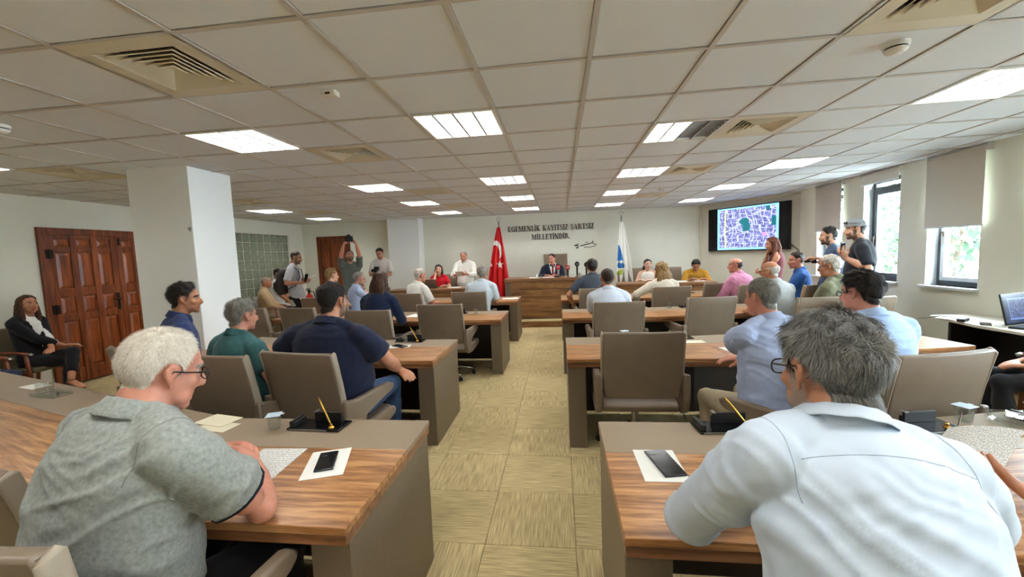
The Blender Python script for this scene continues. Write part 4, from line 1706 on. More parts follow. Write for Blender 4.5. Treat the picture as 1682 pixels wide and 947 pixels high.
def person(label, top, face, lean=(0.0, 0.10), s=1.0, w=1.0, belly=0.0, yaw=0, pitch=0, roll=0, seat=0.47, stand=False, z0=0.0, twist=0, slouch=1.0,
           arms=None, skin='tan', hair=None, style='shirt', topc=None, pants=None, sleeve=0.72, vox=0.010, group=None, collar=True, feet=None, knees=None,
           shoes=None, extra=None, jaw=1.0, fat=1.0, fem=False, wrinkle=0.004, name='person', hair_t=0.015, chest=1.0, pants_to=1.0, hem=0.10, shw=1.0, neck=1.0, neckl=0.136, shrug=0.012, nbx=0.0, tilt=0, fall=1.0, soft=1):
    PEOPLE.append(dict(locals()))


def build_people():
    jobs, plan = [], []
    for P in PEOPLE:
        s, w = P['s'], P['w']
        hw = np.array(P['top'][1:], float) if P['top'][0] == 'w' else np.array(pix(P['top'][0], P['top'][1], Y=P['top'][2]))
        Rf = rotz(P['face'])
        hc_w = hw - np.array([0, 0, 0.120 * s + P['hair_t']])
        origin = hc_w - Rf @ np.array([P['lean'][0], P['lean'][1], 0])
        origin[2] = P['z0']
        hl = Rf.T @ (hc_w - origin)
        toL = lambda p: Rf.T @ (np.asarray(p, float) - origin)
        Rh = rotz(P['yaw']) @ rotx(-P['pitch']) @ roty(P['roll'])
        H = hl[2] + 0.12 * s
        pz = 0.525 * H if P['stand'] else P['seat'] + 0.095
        nv = np.array([0, -0.052, -P['neckl']]) * s
        nb = hl + 0.5 * (Rh @ nv) + 0.5 * nv + np.array([P['nbx'], 0, 0])
        B0 = np.array([0, 0.0, pz - 0.02])
        Lt = np.linalg.norm(nb - B0)
        ax = (nb - B0) / Lt
        B1 = B0 + Lt * 0.36 * nrm(np.array([0, -0.12 * P['slouch'], 1.0]) + 0.4 * ax)
        B2 = nb - Lt * 0.34 * nrm(ax + np.array([0, 0.28 * P['slouch'], 0]))
        BZ = (B0, B1, B2, nb)
        tw = rotz(P['twist']) @ roty(P['tilt'])
        xs = tw @ np.array([1.0, 0, 0])

        def sidev(f):
            return nrm((1 - f) * np.array([1.0, 0, 0]) + f * xs)
        bl = P['belly']
        ch = P['chest']
        secs = [(0.0, .170, .128, 0), (.12, .176, .130 + .5 * bl, .3 * bl), (.28, .160 + .3 * bl, .114 + bl, .6 * bl), (.46, .164 + .25 * bl, .114 + .8 * bl, .5 * bl),
                (.64, .180, .122 * ch + .3 * bl, .1 * bl), (.78, .186, .116 * ch, 0), (.87, .168, .098, -.004), (.94, .120, .080, -.004), (1.0, .068, .064, 0)]

        def torso(mb, m, f0drop, wsc=1.0, n=26, top=None):
            pts, rads, sds = [], [], []
            if f0drop > 0:
                pts.append(B0 + np.array([0, 0.0, -f0drop]))
                rads.append((.165 * w * s + m, .12 * s + m))
                sds.append(sidev(0))
            for f, a, b, oy in secs:
                p = bez(BZ, f)
                up = nrm(bez(BZ, min(1, f + .02)) - bez(BZ, max(0, f - .02)))
                sv = sidev(f)
                fw = np.cross(up, sv)
                pts.append(p + fw * oy)
                rr = (a * w * s * P['shw'] if f > .5 else a * w * s)
                if f >= .99:
                    rads.append((a * s * P['neck'] + m * .3, b * s * P['neck'] + m * .3))
                else:
                    rads.append((rr + m, b * s * (0.5 + 0.5 * w) + m))
                sds.append(sv)
            mb.loft(pts, rads, n=n, sides=sds)
        upc = nrm(bez(BZ, .92) - bez(BZ, .80))
        fwc = np.cross(upc, xs)
        skin, tp, pn, sh = MB(), MB(), MB(), MB()
        covered = P['style'] is not None
        torso(skin, -0.012 if covered else 0.0, 0.09)
        # neck and head
        nk0 = nb - upc * 0.04
        nk1 = hl + Rh @ (np.array([0, -0.026, -0.055]) * s)
        nw = P['neck']
        skin.loft([nk0, nb, nb * .5 + nk1 * .5, nk1, nk1 + Rh @ np.array([0, 0, .03])], [(.075 * nw * s, .068 * nw * s), (.062 * nw * s, .062 * nw * s), (.056 * nw * s, .060 * nw * s), (.055 * nw * s, .058 * nw * s), (.05 * s, .05 * s)], side=xs, n=18)
        head_prims(skin, hl, Rh, s, P['jaw'], P['fat'], fem=P['fem'])
        # arms
        A = P['arms'] or {}
        if isinstance(A, str):
            A = {'L': A, 'R': A}
        joints = {}
        for key, sd in (('L', -1), ('R', 1)):
            a = A.get(key, 'hang' if P['stand'] else 'desk')
            SJ = bez(BZ, .835) + xs * sd * (.182 * w * s * P['shw']) + upc * P['shrug']
            pole = np.array([sd * 0.55, -0.35, -0.75])
            hd, pnv, curl, spread = None, None, 0.5, 0.0
            if isinstance(a, str):
                if a == 'desk':
                    W = np.array([sd * 0.13, hl[1] + 0.26, 0.785])
                    hd, pnv, curl = np.array([-sd * 0.8, 0.5, 0]), np.array([0, 0, -1.0]), 0.45
                elif a == 'lap':
                    W = np.array([sd * 0.09, 0.30, pz + 0.09])
                    hd, pnv, curl = np.array([-sd * 0.7, 0.7, -.1]), np.array([0, -0.2, -1.0]), 0.4
                elif a == 'hang':
                    W = SJ + np.array([sd * 0.05, 0.06, -0.52 * s])
                    hd, pnv, curl = np.array([0, 0.15, -1.0]), np.array([-sd, 0, 0.0]), 0.45
                elif a == 'arm':
                    W = np.array([sd * 0.30, 0.22, 0.73])
                    hd, pnv, curl = np.array([0, 1, -.15]), np.array([0, 0, -1.0]), 0.5
                elif a == 'chin':
                    W = hl + Rh @ np.array([sd * 0.04, 0.10, -0.19])
                    hd, pnv, curl = np.array([-sd * 0.2, -.1, 1.0]), np.array([0, -1.0, 0.1]), 1.1
                    pole = np.array([sd * 0.4, 0.5, -1.0])
            else:
                W = toL(a['w']) if 'w' in a else np.array(a['l'], float)
                if 'pole' in a:
                    pole = np.array(a['pole'], float)
                hd = np.array(a['d'], float) if 'd' in a else None
                pnv = np.array(a.get('n', (0, 0, -1.0)), float)
                if a.get('world'):
                    hd = Rf.T @ hd
                    pnv = Rf.T @ pnv
                curl = a.get('curl', 0.5)
                spread = a.get('spread', 0.0)
            EJ, W = ik(SJ, W, .29 * s, .262 * s, pole)
            if isinstance(a, dict) and 'e' in a:
                EJ = toL(a['e'])
            if hd is None:
                hd = W - EJ
            joints[key] = (SJ, EJ, W, sd)
            fx = math.sqrt(w)
            u = EJ - SJ
            skin.loft([SJ - u * .05, SJ + u * .15, SJ + u * .5, SJ + u * .85, EJ, EJ + (W - EJ) * .22, EJ + (W - EJ) * .6, W - (W - EJ) * .06, W + nrm(W - EJ) * .01],
                      [(.036 if covered and P['style'] != 'tank' else .050) * s * fx, (.040 if covered and P['style'] != 'tank' else .054) * s * fx, .045 * s * fx, .042 * s * fx, .041 * s * fx, .044 * s * fx, .037 * s * fx, (.029 * s, .023 * s), (.027 * s, .021 * s)], side=np.cross(hd, pnv) + 1e-3, n=14)
            skin.ell(SJ, (.040 if covered and P['style'] != 'tank' else .052) * s, None, 12, 8)
            skin.ell(EJ, .041 * s * fx, None, 12, 8)
            hand(skin, W + nrm(hd) * 0.012, hd, pnv, sd, curl, s, spread, 1.0 if P['vox'] < .007 else 1.18)
            sl = P['sleeve'] if not isinstance(P['sleeve'], dict) else P['sleeve'][key]
            if covered and P['style'] != 'tank':
                m = .014
                lw = A.get('loose', 1.0) if isinstance(A, dict) else 1.0
                pts = [SJ - xs * sd * .05 * s + upc * .004, SJ + u * .06]
                rr = [.066 * s * fx, .068 * s * fx]
                if sl <= 1.0:
                    pts += [SJ + u * sl * .55, SJ + u * sl]
                    rr += [.066 * s * fx * lw, .064 * s * fx * lw]
                else:
                    k = sl - 1.0
                    v2 = W - EJ
                    pts += [SJ + u * .55, SJ + u * .92, EJ + v2 * min(.12, k * .5), EJ + v2 * k * .7, EJ + v2 * k]
                    e_ = .046 * s + (.016 * s if k < .5 else -.006)
                    rr += [.064 * s * fx, .058 * s * fx * lw, .058 * s * fx * lw, .054 * s * fx * lw, e_ * fx]
                    tp.ell(EJ, .062 * s * fx * lw, None, 16, 10)
                tp.loft(pts, rr, n=16, side=fwc)
                tp.ell(SJ - xs * sd * .012, .066 * s * fx, None, 14, 9)
        # trapezius
        for sd in (-1, 1):
            SJ = joints['L' if sd < 0 else 'R'][0]
            for mb_, e_ in ((skin, 0.0), (tp, 0.012)):
                if mb_ is tp and P['style'] in (None, 'tank'):
                    continue
                mb_.loft([nb + upc * .005 + xs * sd * .018, nb * .5 + SJ * .5 + upc * .012, SJ + upc * .010], [.040 * s + e_ * .5, (.044 if e_ else .036) * s + e_, (.040 if e_ else .026) * s + e_], n=12, side=fwc)
        if covered:
            torso(tp, .010, P['hem'], top=None)
        # legs
        kn, an = {}, {}
        for sd in (-1, 1):
            hip = np.array([sd * .088 * w * s, 0.01, pz - .02])
            if P['stand']:
                K = np.array([sd * .095 * w, 0.03, pz * .52])
                AN = np.array([sd * .10 * w, -0.02, .085])
            else:
                K = np.array([sd * (.12 if w < 1.1 else .16), .44 * s, P['seat'] + .055])
                AN = np.array([sd * .13, .40 * s, .085])
            if P['knees']:
                K = np.array(P['knees'][0 if sd < 0 else 1], float)
            if P['feet']:
                AN = np.array(P['feet'][0 if sd < 0 else 1], float)
            fd = nrm(np.array([sd * .12, 1.0, -0.02])) if not (P['feet'] and len(P['feet']) > 2) else nrm(np.array(P['feet'][2 if sd < 0 else 3], float))
            up = np.array([0, 0, 1.0])
            if P['pants'] is None or P['shoes'] is None:
                skin.loft([hip, hip * .5 + K * .5, K, K * .65 + AN * .35, AN, AN - np.array([0, 0, .03])], [.080 * s * w, .068 * s, .052 * s, .052 * s, .036 * s, .034 * s], n=14, side=(1, 0, 0))
                skin.ell(K, .052 * s, None, 12, 8)
                h0 = AN + np.array([0, 0, -.05]) - fd * .045
                skin.loft([h0, h0 + fd * .06, h0 + fd * .15, h0 + fd * .21, h0 + fd * .235], [(.030 * s, .030 * s), (.034 * s, .040 * s), (.042 * s, .026 * s), (.038 * s, .018 * s), (.024 * s, .012 * s)], side=np.cross(fd, up), n=12)
            if P['pants'] is not None:
                ap = K + (AN - K) * P['pants_to']
                pn.loft([hip + np.array([0, -.01, 0]), hip * .5 + K * .5, K, K * .6 + ap * .4, ap], [.098 * s * w, .084 * s * (.5 + .5 * w), .068 * s, .064 * s, .054 * s], n=16, side=(1, 0, 0))
                pn.ell(K, .068 * s, None, 14, 9)
            if P['shoes'] is not None:
                q0 = AN + np.array([0, 0, -.052]) - fd * .055
                sh.loft([q0, q0 + fd * .06, q0 + fd * .16, q0 + fd * .23, q0 + fd * .265], [(.036 * s, .036 * s), (.040 * s, .048 * s), (.049 * s, .033 * s), (.045 * s, .026 * s), (.030 * s, .018 * s)], side=np.cross(fd, up), n=12)
        if P['pants'] is not None:
            pn.ell(np.array([0, -.01, pz - .005]), (.178 * w * s, .145 * s, .115), None, 18, 12)
        vx = P['vox']
        it = max(2, int(round(0.030 / vx)))
        ent = dict(P=P, Rf=Rf, origin=origin, hl=hl, Rh=Rh, nb=nb, upc=upc, fwc=fwc, xs=xs, joints=joints, BZ=BZ, nk1=nk1, jobs={})

        def addj(key, mb_, v_, i_):
            if mb_.v:
                ent['jobs'][key] = len(jobs)
                jobs.append((mb_, v_, i_))
        addj('skin', skin, vx, it)
        if covered:
            addj('top', tp, max(vx * 1.2, .0078), max(3, it))
        if P['pants'] is not None:
            addj('pants', pn, .021, 2)
        if P['shoes'] is not None:
            addj('shoes', sh, .015, 1)
        hr = P['hair'] or {}
        if hr.get('long'):
            L = hr['long']
            mb_ = MB()
            Ry = rotz(P['yaw'])

            def T(px, py, pz_, drop=0.0, out=0.0):
                return hl + Rh @ (np.array([px, py, pz_]) * s) + np.array([0, 0, -drop]) + Ry @ np.array([px * out, -abs(out) * .02, 0])
            mb_.ell(T(0, -.030, .036), np.array([.088, .090, .090]) * s, Rh, 18, 12)
            fl = hr.get('flare', 1.0)
            mb_.loft([T(0, -.05, .06), T(0, -.078, .0), T(0, -.085, -.06), T(0, -.085, -.06, L * .5), T(0, -.082, -.06, L)],
                     [(.07 * s, .04 * s), (.086 * s, .05 * s), (.092 * s * fl, .05 * s), (.105 * s * fl, .044 * s), (.09 * s * fl, .026 * s)], side=Rh[:, 0], n=18)
            for sd in (-1, 1):
                if hr.get('sides', True):
                    mb_.loft([T(sd * .062, -.015, .06), T(sd * .082, -.022, .0), T(sd * .085, -.02, -.06), T(sd * .082, .0, -.06, L * .55), T(sd * .078, .01, -.06, L * .9)],
                             [(.024 * s, .03 * s), (.022 * s, .036 * s), (.026 * s, .036 * s), (.032 * s, .034 * s), (.02 * s, .02 * s)], side=Rh[:, 0], n=12)
            addj('hairlong', mb_, max(.007, vx * .9), 4)
        if hr.get('tail'):
            mb_ = MB()
            for (c_, r_) in hr['tail']:
                mb_.ell(hl + Rh @ (np.array(c_) * s), np.array(r_) * s, Rh, 14, 10)
            addj('hairtail', mb_, max(.006, vx * .8), 3)
        plan.append(ent)
    res = remesh_batch(jobs)
    for e in plan:
        finish_person(e, res)


def child(name, me, root):
    return link(name, me, root)


def tube_on(v, f, pts, r, name, mt, root, n=6, lift=0.0015, bvh=None):
    """A thin seam laid on a surface through the nearest points to pts."""
    bvh = bvh or BVHTree.FromPolygons([tuple(p) for p in v], [tuple(q) for q in f])
    out = []
    for p in pts:
        co, no, _, _ = bvh.find_nearest(Vector(p))
        if co is not None:
            out.append(np.array(co + no * lift))
    if len(out) > 2:
        return obj(name, MB().tube(out, r, n), mt, root, smooth=True)


def strands(name, v, f, dens, L, flow, lift, width, seed, cols, mt, root, segs=2, curl=0.0, Lvar=0.35, liftf=None):
    """Short hairs growing from a patch of quads; each hair a thin bent blade with its own tone."""
    rs = np.random.RandomState(seed)
    a, b, c, d = (v[f[:, k]] for k in range(4))
    area = np.linalg.norm(np.cross(c - a, d - b), axis=1) / 2
    n = dens
    idx = rs.choice(len(f), n, p=area / area.sum())
    u, w = rs.rand(n, 1), rs.rand(n, 1)
    p = (a[idx] * (1 - u) + b[idx] * u) * (1 - w) + (d[idx] * (1 - u) + c[idx] * u) * w
    N = vnormals(v, f)
    nn = N[f[idx]].mean(axis=1)
    nn /= np.linalg.norm(nn, axis=1)[:, None]
    fl = flow(p)
    fl = fl + curl * np.stack([vnoise(p * 28, 3 + k) for k in range(3)], 1)
    fl = fl + rs.normal(0, 0.16, (n, 3))
    fl -= nn * (fl * nn).sum(1)[:, None]
    fl /= np.linalg.norm(fl, axis=1)[:, None] + 1e-9
    ll = (L * (1 + Lvar * rs.normal(0, 1, n)))[:, None].clip(L * .35, L * 1.8)
    sd = np.cross(nn, fl)
    lf_ = lift * (np.ones(n) if liftf is None else liftf(p))[:, None]
    V = []
    for k in range(segs + 1):
        t = k / segs
        cpos = p + fl * ll * t + nn * (lf_ * ll * (t * 1.5 - t * t * 1.0)) - nn * 0.0015 * (k == 0)
        wd = width * (1 - 0.75 * t)
        V += [cpos - sd * wd / 2, cpos + sd * wd / 2]
    V = np.stack(V, 1).reshape(-1, 3)
    k2 = 2 * (segs + 1)
    base = np.arange(n)[:, None] * k2
    F = np.concatenate([base + np.array([2 * k, 2 * k + 1, 2 * k + 3, 2 * k + 2]) for k in range(segs)], 0)
    me = mesh_arrays(name, V, F, mt, smooth=False)
    tone = rs.beta(1.1, 1.3, n) * 0.75 + 0.25 * (vnoise(p * 22, 9) * .5 + .5)
    c0, c1 = np.array(S(*cols[0])[:3]), np.array(S(*cols[1])[:3])
    cc = c0 + (c1 - c0) * tone[:, None].clip(0, 1)
    cc = np.repeat(cc, k2, 0)
    at = me.color_attributes.new('tint', 'FLOAT_COLOR', 'POINT')
    q = np.ones((len(cc), 4), np.float32)
    q[:, :3] = cc
    at.data.foreach_set('color', q.ravel())
    o = link(name, me, root)
    return o


def finish_person(e, res):
    P, hl, Rh, s = e['P'], e['hl'], e['Rh'], e['P']['s']
    root = thing(P['name'], P['label'], 'person', Vector(e['origin']), math.radians(P['face']), P['group'])
    rs = np.random.RandomState(sum(map(ord, P['label'])) % 9973)
    v, f = res[e['jobs']['skin']]
    q = (v - hl) @ Rh / s
    # eye sockets
    inhead = (np.abs(q[:, 0]) < .1) & (q[:, 1] > 0.03) & (q[:, 2] > -.14) & (q[:, 2] < .12)
    N = vnormals(v, f)
    for sx in (-1, 1):
        d2 = ((q[:, 0] - sx * .031) / .017) ** 2 + ((q[:, 2] - .006) / .012) ** 2
        v = v - N * (np.exp(-d2) * .007 * s * inhead)[:, None]
    fc = q[f].mean(axis=1)
    mi = np.zeros(len(f), int)
    front = fc[:, 1] > .045
    lips = front & (np.abs(fc[:, 0]) < .024) & (fc[:, 2] > -.080) & (fc[:, 2] < -.0555) & (fc[:, 1] > .070)
    mi[lips] = 1
    bz = .029 + .004 * np.cos(np.abs(fc[:, 0]) * 60)
    brow = front & (np.abs(fc[:, 0]) > .011) & (np.abs(fc[:, 0]) < .050) & (np.abs(fc[:, 2] - bz) < (.0055 if not P['fem'] else .004))
    mi[brow] = 2
    hr = P['hair'] or {}
    hcol = hr.get('c', 'dark')
    hm = hair_mat(hcol)
    beard = hr.get('beard', 0)
    ms = [skin_mats(P['skin'])[0], skin_mats(P['skin'])[1], hair_mat(hr.get('brow', hcol))]
    if beard:
        bd = (fc[:, 2] < -.038 - .02 * (fc[:, 1] < .05)) & (fc[:, 2] > -.125) & (fc[:, 1] > -.012) & ~lips & (np.abs(fc[:, 0]) < .1) & ((np.abs(fc[:, 0]) > .016) | (fc[:, 2] < -.078) | ((fc[:, 2] < -.044)))
        bd |= (np.abs(fc[:, 0]) > .055) & (fc[:, 1] > .0) & (fc[:, 1] < .035) & (fc[:, 2] < .005) & (fc[:, 2] > -.1)
        ms.append(mat('stubble_%s_%s' % (P['skin'], hcol), tuple(int(.55 * a + .45 * b) for a, b in zip((150, 110, 88), HAIRC[hcol][1])), .6) if beard == 1 else hm)
        mi[bd & (mi == 0)] = 3
    me = mesh_arrays('body', v, f, ms, mi)
    body = child('body', me, root)
    # eyes
    for sx in (-1, 1):
        mb = MB()
        ce = hl + Rh @ (np.array([sx * .031, .0650, .006]) * s)
        mb.ell(ce, .0112 * s, None, 12, 8, 0)
        mb.ell(ce + Rh @ (np.array([0, .0050, 0]) * s), np.array([.0078, .0076, .0080]) * s, Rh, 10, 7, 1)
        obj('eye', mb, [mat('eye_white', (186, 176, 166), .4), mat('eye_iris', (44, 28, 20), .2)], root, smooth=True)
    # hair grown from the scalp
    az = np.degrees(np.arctan2(np.abs(q[:, 0]), q[:, 1] + .014))
    zl = np.interp(az, HAIRLINE[:, 0], HAIRLINE[:, 1])
    rec = hr.get('recede', 0.0)
    zl = zl + rec * sstep(62, 30, az) + hr.get('nape', 0.0) * sstep(110, 150, az)
    jit = .005 * vnoise(q * 90, 2)
    mk = (q[:, 2] - zl + jit) / .016
    if 'bald' in hr:
        mk = np.minimum(mk, (hr['bald'] - q[:, 2] + .02 * sstep(120, 180, az) + jit) / .02)
    radial = np.linalg.norm(q * np.array([1, .85, .95]), axis=1)
    mk = np.where((radial > .135) | (q[:, 2] < -.12), -1, mk)
    mk = np.where((np.abs(q[:, 0]) > .0775) & (q[:, 2] < .036) & (q[:, 1] > -.05) & (q[:, 1] < .02), -1, mk)
    if hr and hr.get('cap', True):
        keep = (mk[f] > 0).all(axis=1)
        if keep.any():
            hv, hf, used = submesh(v, f, keep)
            hq, hm_ = q[used], mk[used]
            hn = vnormals(v, f)[used]
            tt = hr.get('top', .02) * sstep(.02, .085, hq[:, 2]) + hr.get('side', .008) * (1 - sstep(.02, .085, hq[:, 2]))
            if 'bald' in hr:
                tt = np.full(len(hq), hr.get('side', .008))
            edge = sstep(0.0, hr.get('fade', 1.6), hm_)
            nz = vnoise(hq * np.array([60, 45, 40]), 4) * .35 + vnoise(hq * np.array([150, 110, 70]), 5) * .25
            th = tt * s * edge * (1 + nz * hr.get('rough', 1.0)) - .0012 * (1 - edge)
            if hr.get('quiff'):
                th = th + hr['quiff'] * s * sstep(.03, .09, hq[:, 1]) * sstep(.04, .09, hq[:, 2]) * edge
            hv2 = hv + hn * th[:, None]
            o = child('hair', mesh_arrays('hair', hv2, hf, hm), root)
            if hr.get('strands'):
                st = hr['strands']
                Rt = Rh

                def flow(p):
                    ql = (p - hl) @ Rh / s
                    cr = np.array([st.get('part', 0.0), -.035, .10])
                    d = ql - cr
                    g = d / (np.linalg.norm(d, axis=1)[:, None] + 1e-6)
                    g = g + np.array([0, .25, -.55])
                    if st.get('fwd'):
                        g = g + st['fwd'] * np.array([0, 1.0, 0]) * sstep(.02, .08, ql[:, 2])[:, None]
                    return g @ Rt.T
                k2 = (mk[used][hf] > .25).all(axis=1)
                strands('hair_strands', hv2, hf[k2], st['n'], st['L'], flow, st.get('lift', .5), st.get('wd', .0012), 5, st.get('cols', HAIRC[hcol]), attr_mat('hair_strand', .55, spec=.3), o, segs=st.get('segs', 2), curl=st.get('curl', .3), liftf=lambda p: .3 + .7 * sstep(-.04, .05, ((p - hl) @ Rh / s)[:, 2]))['kind'] = 'stuff'
    for key in ('hairlong', 'hairtail'):
        if key in e['jobs']:
            lv, lf = res[e['jobs'][key]]
            lq = (lv - hl) @ Rh / s
            ang = np.arctan2(lq[:, 0], -lq[:, 1])
            ln = vnormals(lv, lf)
            st = np.sin(ang * 34 + 3 * vnoise(np.stack([ang * 3, lq[:, 2] * 6, 0 * ang], 1), 3)) * .0022 + vnoise(np.stack([ang * 14, lq[:, 2] * 5, 0 * ang], 1), 8) * .006
            if key == 'hairlong':
                # leave the face open
                cut = (lq[lf].mean(axis=1)[:, 1] > .046) & (np.abs(lq[lf].mean(axis=1)[:, 0]) < .062) & (lq[lf].mean(axis=1)[:, 2] > -.13) & (lq[lf].mean(axis=1)[:, 2] < .075)
            else:
                cut = np.zeros(len(lf), bool)
            lv = lv + ln * (st * s)[:, None]
            if cut.any():
                lv, lf, _ = submesh(lv, lf, ~cut)
            child('hair', mesh_arrays('hair', lv, lf, hm), root)
    # clothes
    nb, upc, fwc, xs = e['nb'], e['upc'], e['fwc'], e['xs']
    if 'top' in e['jobs']:
        tv, tf = res[e['jobs']['top']]
        tn = vnormals(tv, tf)
        A = P['wrinkle']
        wp = tv * np.array([4.5, 4.5, 9.5]) + 0.9 * np.stack([vnoise(tv * 3.1, 11 + k) for k in range(3)], 1)
        r1 = 1 - np.abs(vnoise(wp, int(rs.randint(50)))) * 2
        r2 = 1 - np.abs(vnoise(wp * np.array([2.2, 2.2, 1.8]) + 3.3, int(rs.randint(50)))) * 2
        lo = vnoise(tv * 3.5, int(rs.randint(50)))
        arm = np.zeros(len(tv))
        for key in 'LR':
            SJ, EJ, W, sd = e['joints'][key]
            for c_, r_ in ((SJ + (EJ - SJ) * .2 - upc * .09, .11), (EJ, .10)):
                arm = np.maximum(arm, np.exp(-((tv - c_) ** 2).sum(1) / r_ ** 2))
        waist = np.exp(-((tv - (e['BZ'][0] + np.array([0, 0, .10]))) ** 2)[:, 2] / .012)
        k = .35 + 1.1 * arm + .7 * waist
        nearneck = sstep(.08, .16, np.linalg.norm(tv - nb, axis=1))
        disp = A * (k * (r1 * .9 + r2 * .45) + .6 * lo) * nearneck
        if A >= .006:
            # creases that run from the armpits toward the small of the back, and across the waist
            f3 = np.zeros(len(tv))
            mid = bez(e['BZ'], .32) - fwc * .12
            for key in 'LR':
                SJ, EJ, W, sd = e['joints'][key]
                c_ = SJ - upc * .15 - xs * sd * .03 - fwc * .05
                dr = nrm(mid - c_)
                pr = nrm(np.cross(dr, fwc))
                rel = tv - c_
                al, pe = rel @ dr, rel @ pr
                spread = pe / (.35 + 1.6 * np.clip(al, 0, 1))
                n_ = 1 - np.abs(vnoise(np.stack([al * 3.0, spread * 13, rel @ fwc * 2], 1), int(rs.randint(60)))) * 2.0
                f3 += np.clip(n_, 0, 1) ** 2 * np.exp(-(np.linalg.norm(rel, axis=1) / .23) ** 2) * 1.3
                u_ = nrm(EJ - SJ)
                ra = tv - SJ
                t_ = ra @ u_
                inarm = np.exp(-((t_ - .20) / .09) ** 2) * (np.linalg.norm(ra - t_[:, None] * u_, axis=1) < .13)
                n2_ = 1 - np.abs(vnoise(np.stack([t_ * 21 + 2 * (ra @ fwc) * 6, ra @ fwc * 7, ra @ upc * 5], 1), int(rs.randint(60)))) * 2.0
                f3 += np.clip(n2_, 0, 1) ** 2 * inarm * 1.1
            rel = tv - e['BZ'][0]
            n_ = 1 - np.abs(vnoise(np.stack([rel @ xs * 4.2, rel @ upc * 15 + 3.0 * (rel @ xs), rel @ fwc * 3], 1), int(rs.randint(60)))) * 2.0
            f3 += np.clip(n_, 0, 1) ** 2 * np.exp(-((rel @ upc - .17) / .13) ** 2) * 1.2
            disp = disp + A * .95 * f3 * nearneck
        tv = tv + tn * disp[:, None]
        for _ in range(P['soft']):
            acc, cnt = np.zeros_like(tv), np.zeros(len(tv))
            for k in range(4):
                a_, b_ = tf[:, k], tf[:, (k + 1) % 4]
                for c in range(3):
                    acc[:, c] += np.bincount(a_, tv[b_, c], len(tv)) + np.bincount(b_, tv[a_, c], len(tv))
                cnt += np.bincount(a_, minlength=len(tv)) + np.bincount(b_, minlength=len(tv))
            tv = .5 * tv + .5 * acc / np.maximum(cnt, 1)[:, None]
        tmats = P['topc'] if isinstance(P['topc'], (list, tuple)) else [P['topc']]
        shirt = child({'blazer': 'blazer', 'suit': 'suit_jacket', 'tee': 't_shirt', 'polo': 'polo_shirt', 'tank': 'top'}.get(P['style'], 'shirt'), mesh_arrays('shirt', tv, tf, tmats[0]), root)
        tn = vnormals(tv, tf)
        fcn = tv[tf].mean(axis=1) - nb
        fx_, fy_, fz_ = fcn @ xs, fcn @ fwc, fcn @ upc
        nf = tn[tf].mean(axis=1) @ fwc

        def patch(name, sel, mt, off):
            sel = sel & (nf > .15)
            if sel.any():
                pv, pf, us = submesh(tv, tf, sel)
                child(name, mesh_arrays(name, pv + tn[us] * off, pf, mt), shirt)
        if P['style'] in ('blazer', 'suit'):
            v_ = np.abs(fx_) < np.clip((fz_ + (.34 if P['style'] == 'suit' else .40)) * (.24 if P['style'] == 'suit' else .20), 0, .2)
            patch('shirt_front', v_ & (fz_ < .05), cloth('white_front', (232, 230, 226)), .003)
            if P['style'] == 'suit':
                patch('tie', (np.abs(fx_) < .022 + .03 * np.clip(-fz_ - .05, 0, .3)) & (fz_ > -.42) & (fz_ < .03), cloth('dark_red', (120, 24, 28)), .006)
        bvh = None
        if P['style'] == 'shirt' and P['vox'] < .012:
            patch('button_placket', (np.abs(fx_) < .014) & (fz_ < .0), tmats[0], .0025)
        # collar
        if P['collar'] and P['style'] in ('shirt', 'polo', 'blazer', 'suit'):
            ax_ = nrm(.75 * nrm(e['nk1'] - nb) + .25 * upc)
            sv = nrm(xs - ax_ * (xs @ ax_))
            fv = np.cross(ax_, sv)
            c0 = nb + ax_ * .006
            gap = .30 if P['style'] != 'suit' else .45
            NA = 44
            prof = [(.062, -.012), (.064, .030), (.068, .037), (.073, .035), (.083, .004), (.090, -.014), (.086, -.018), (.078, -.002), (.070, .024), (.067, .018), (.066, -.012)]
            vs, fs = [], []
            kp = len(prof)
            for a_ in range(NA + 1):
                th = PI / 2 + gap + (2 * PI - 2 * gap) * a_ / NA
                fr_ = abs(a_ / NA - .5) * 2
                for (r_, h_) in prof:
                    if r_ > .076:
                        h_ = .035 - (.035 - h_) * P['fall']
                        r_ = .072 + (r_ - .072) * (.5 + .5 * P['fall'])
                    rr_ = r_ * P['neck'] + .006 * (h_ < .02) * fr_
                    hh = h_ - .020 * fr_ ** 2 - (.012 * fr_ ** 3 if h_ < 0 else 0) + .004 * math.sin(th * 3 + a_) * .3
                    vs.append(c0 + ax_ * hh * s + sv * rr_ * s * math.cos(th) * 1.0 + fv * rr_ * s * math.sin(th) * 1.02)
            for a_ in range(NA):
                for b_ in range(kp):
                    b2 = (b_ + 1) % kp
                    fs.append((a_ * kp + b_, a_ * kp + b2, (a_ + 1) * kp + b2, (a_ + 1) * kp + b_))
            fs.append(tuple(range(kp)))
            fs.append(tuple(range(NA * kp, NA * kp + kp))[::-1])
            cm = P.get('extra', {}) or {}
            o = obj('collar', MB().add(vs, fs), cm.get('collar_mat', tmats[0]), shirt, smooth=True)
            sb = o.modifiers.new('soft', 'SUBSURF')
            sb.levels = sb.render_levels = 1
        ex = P.get('extra') or {}
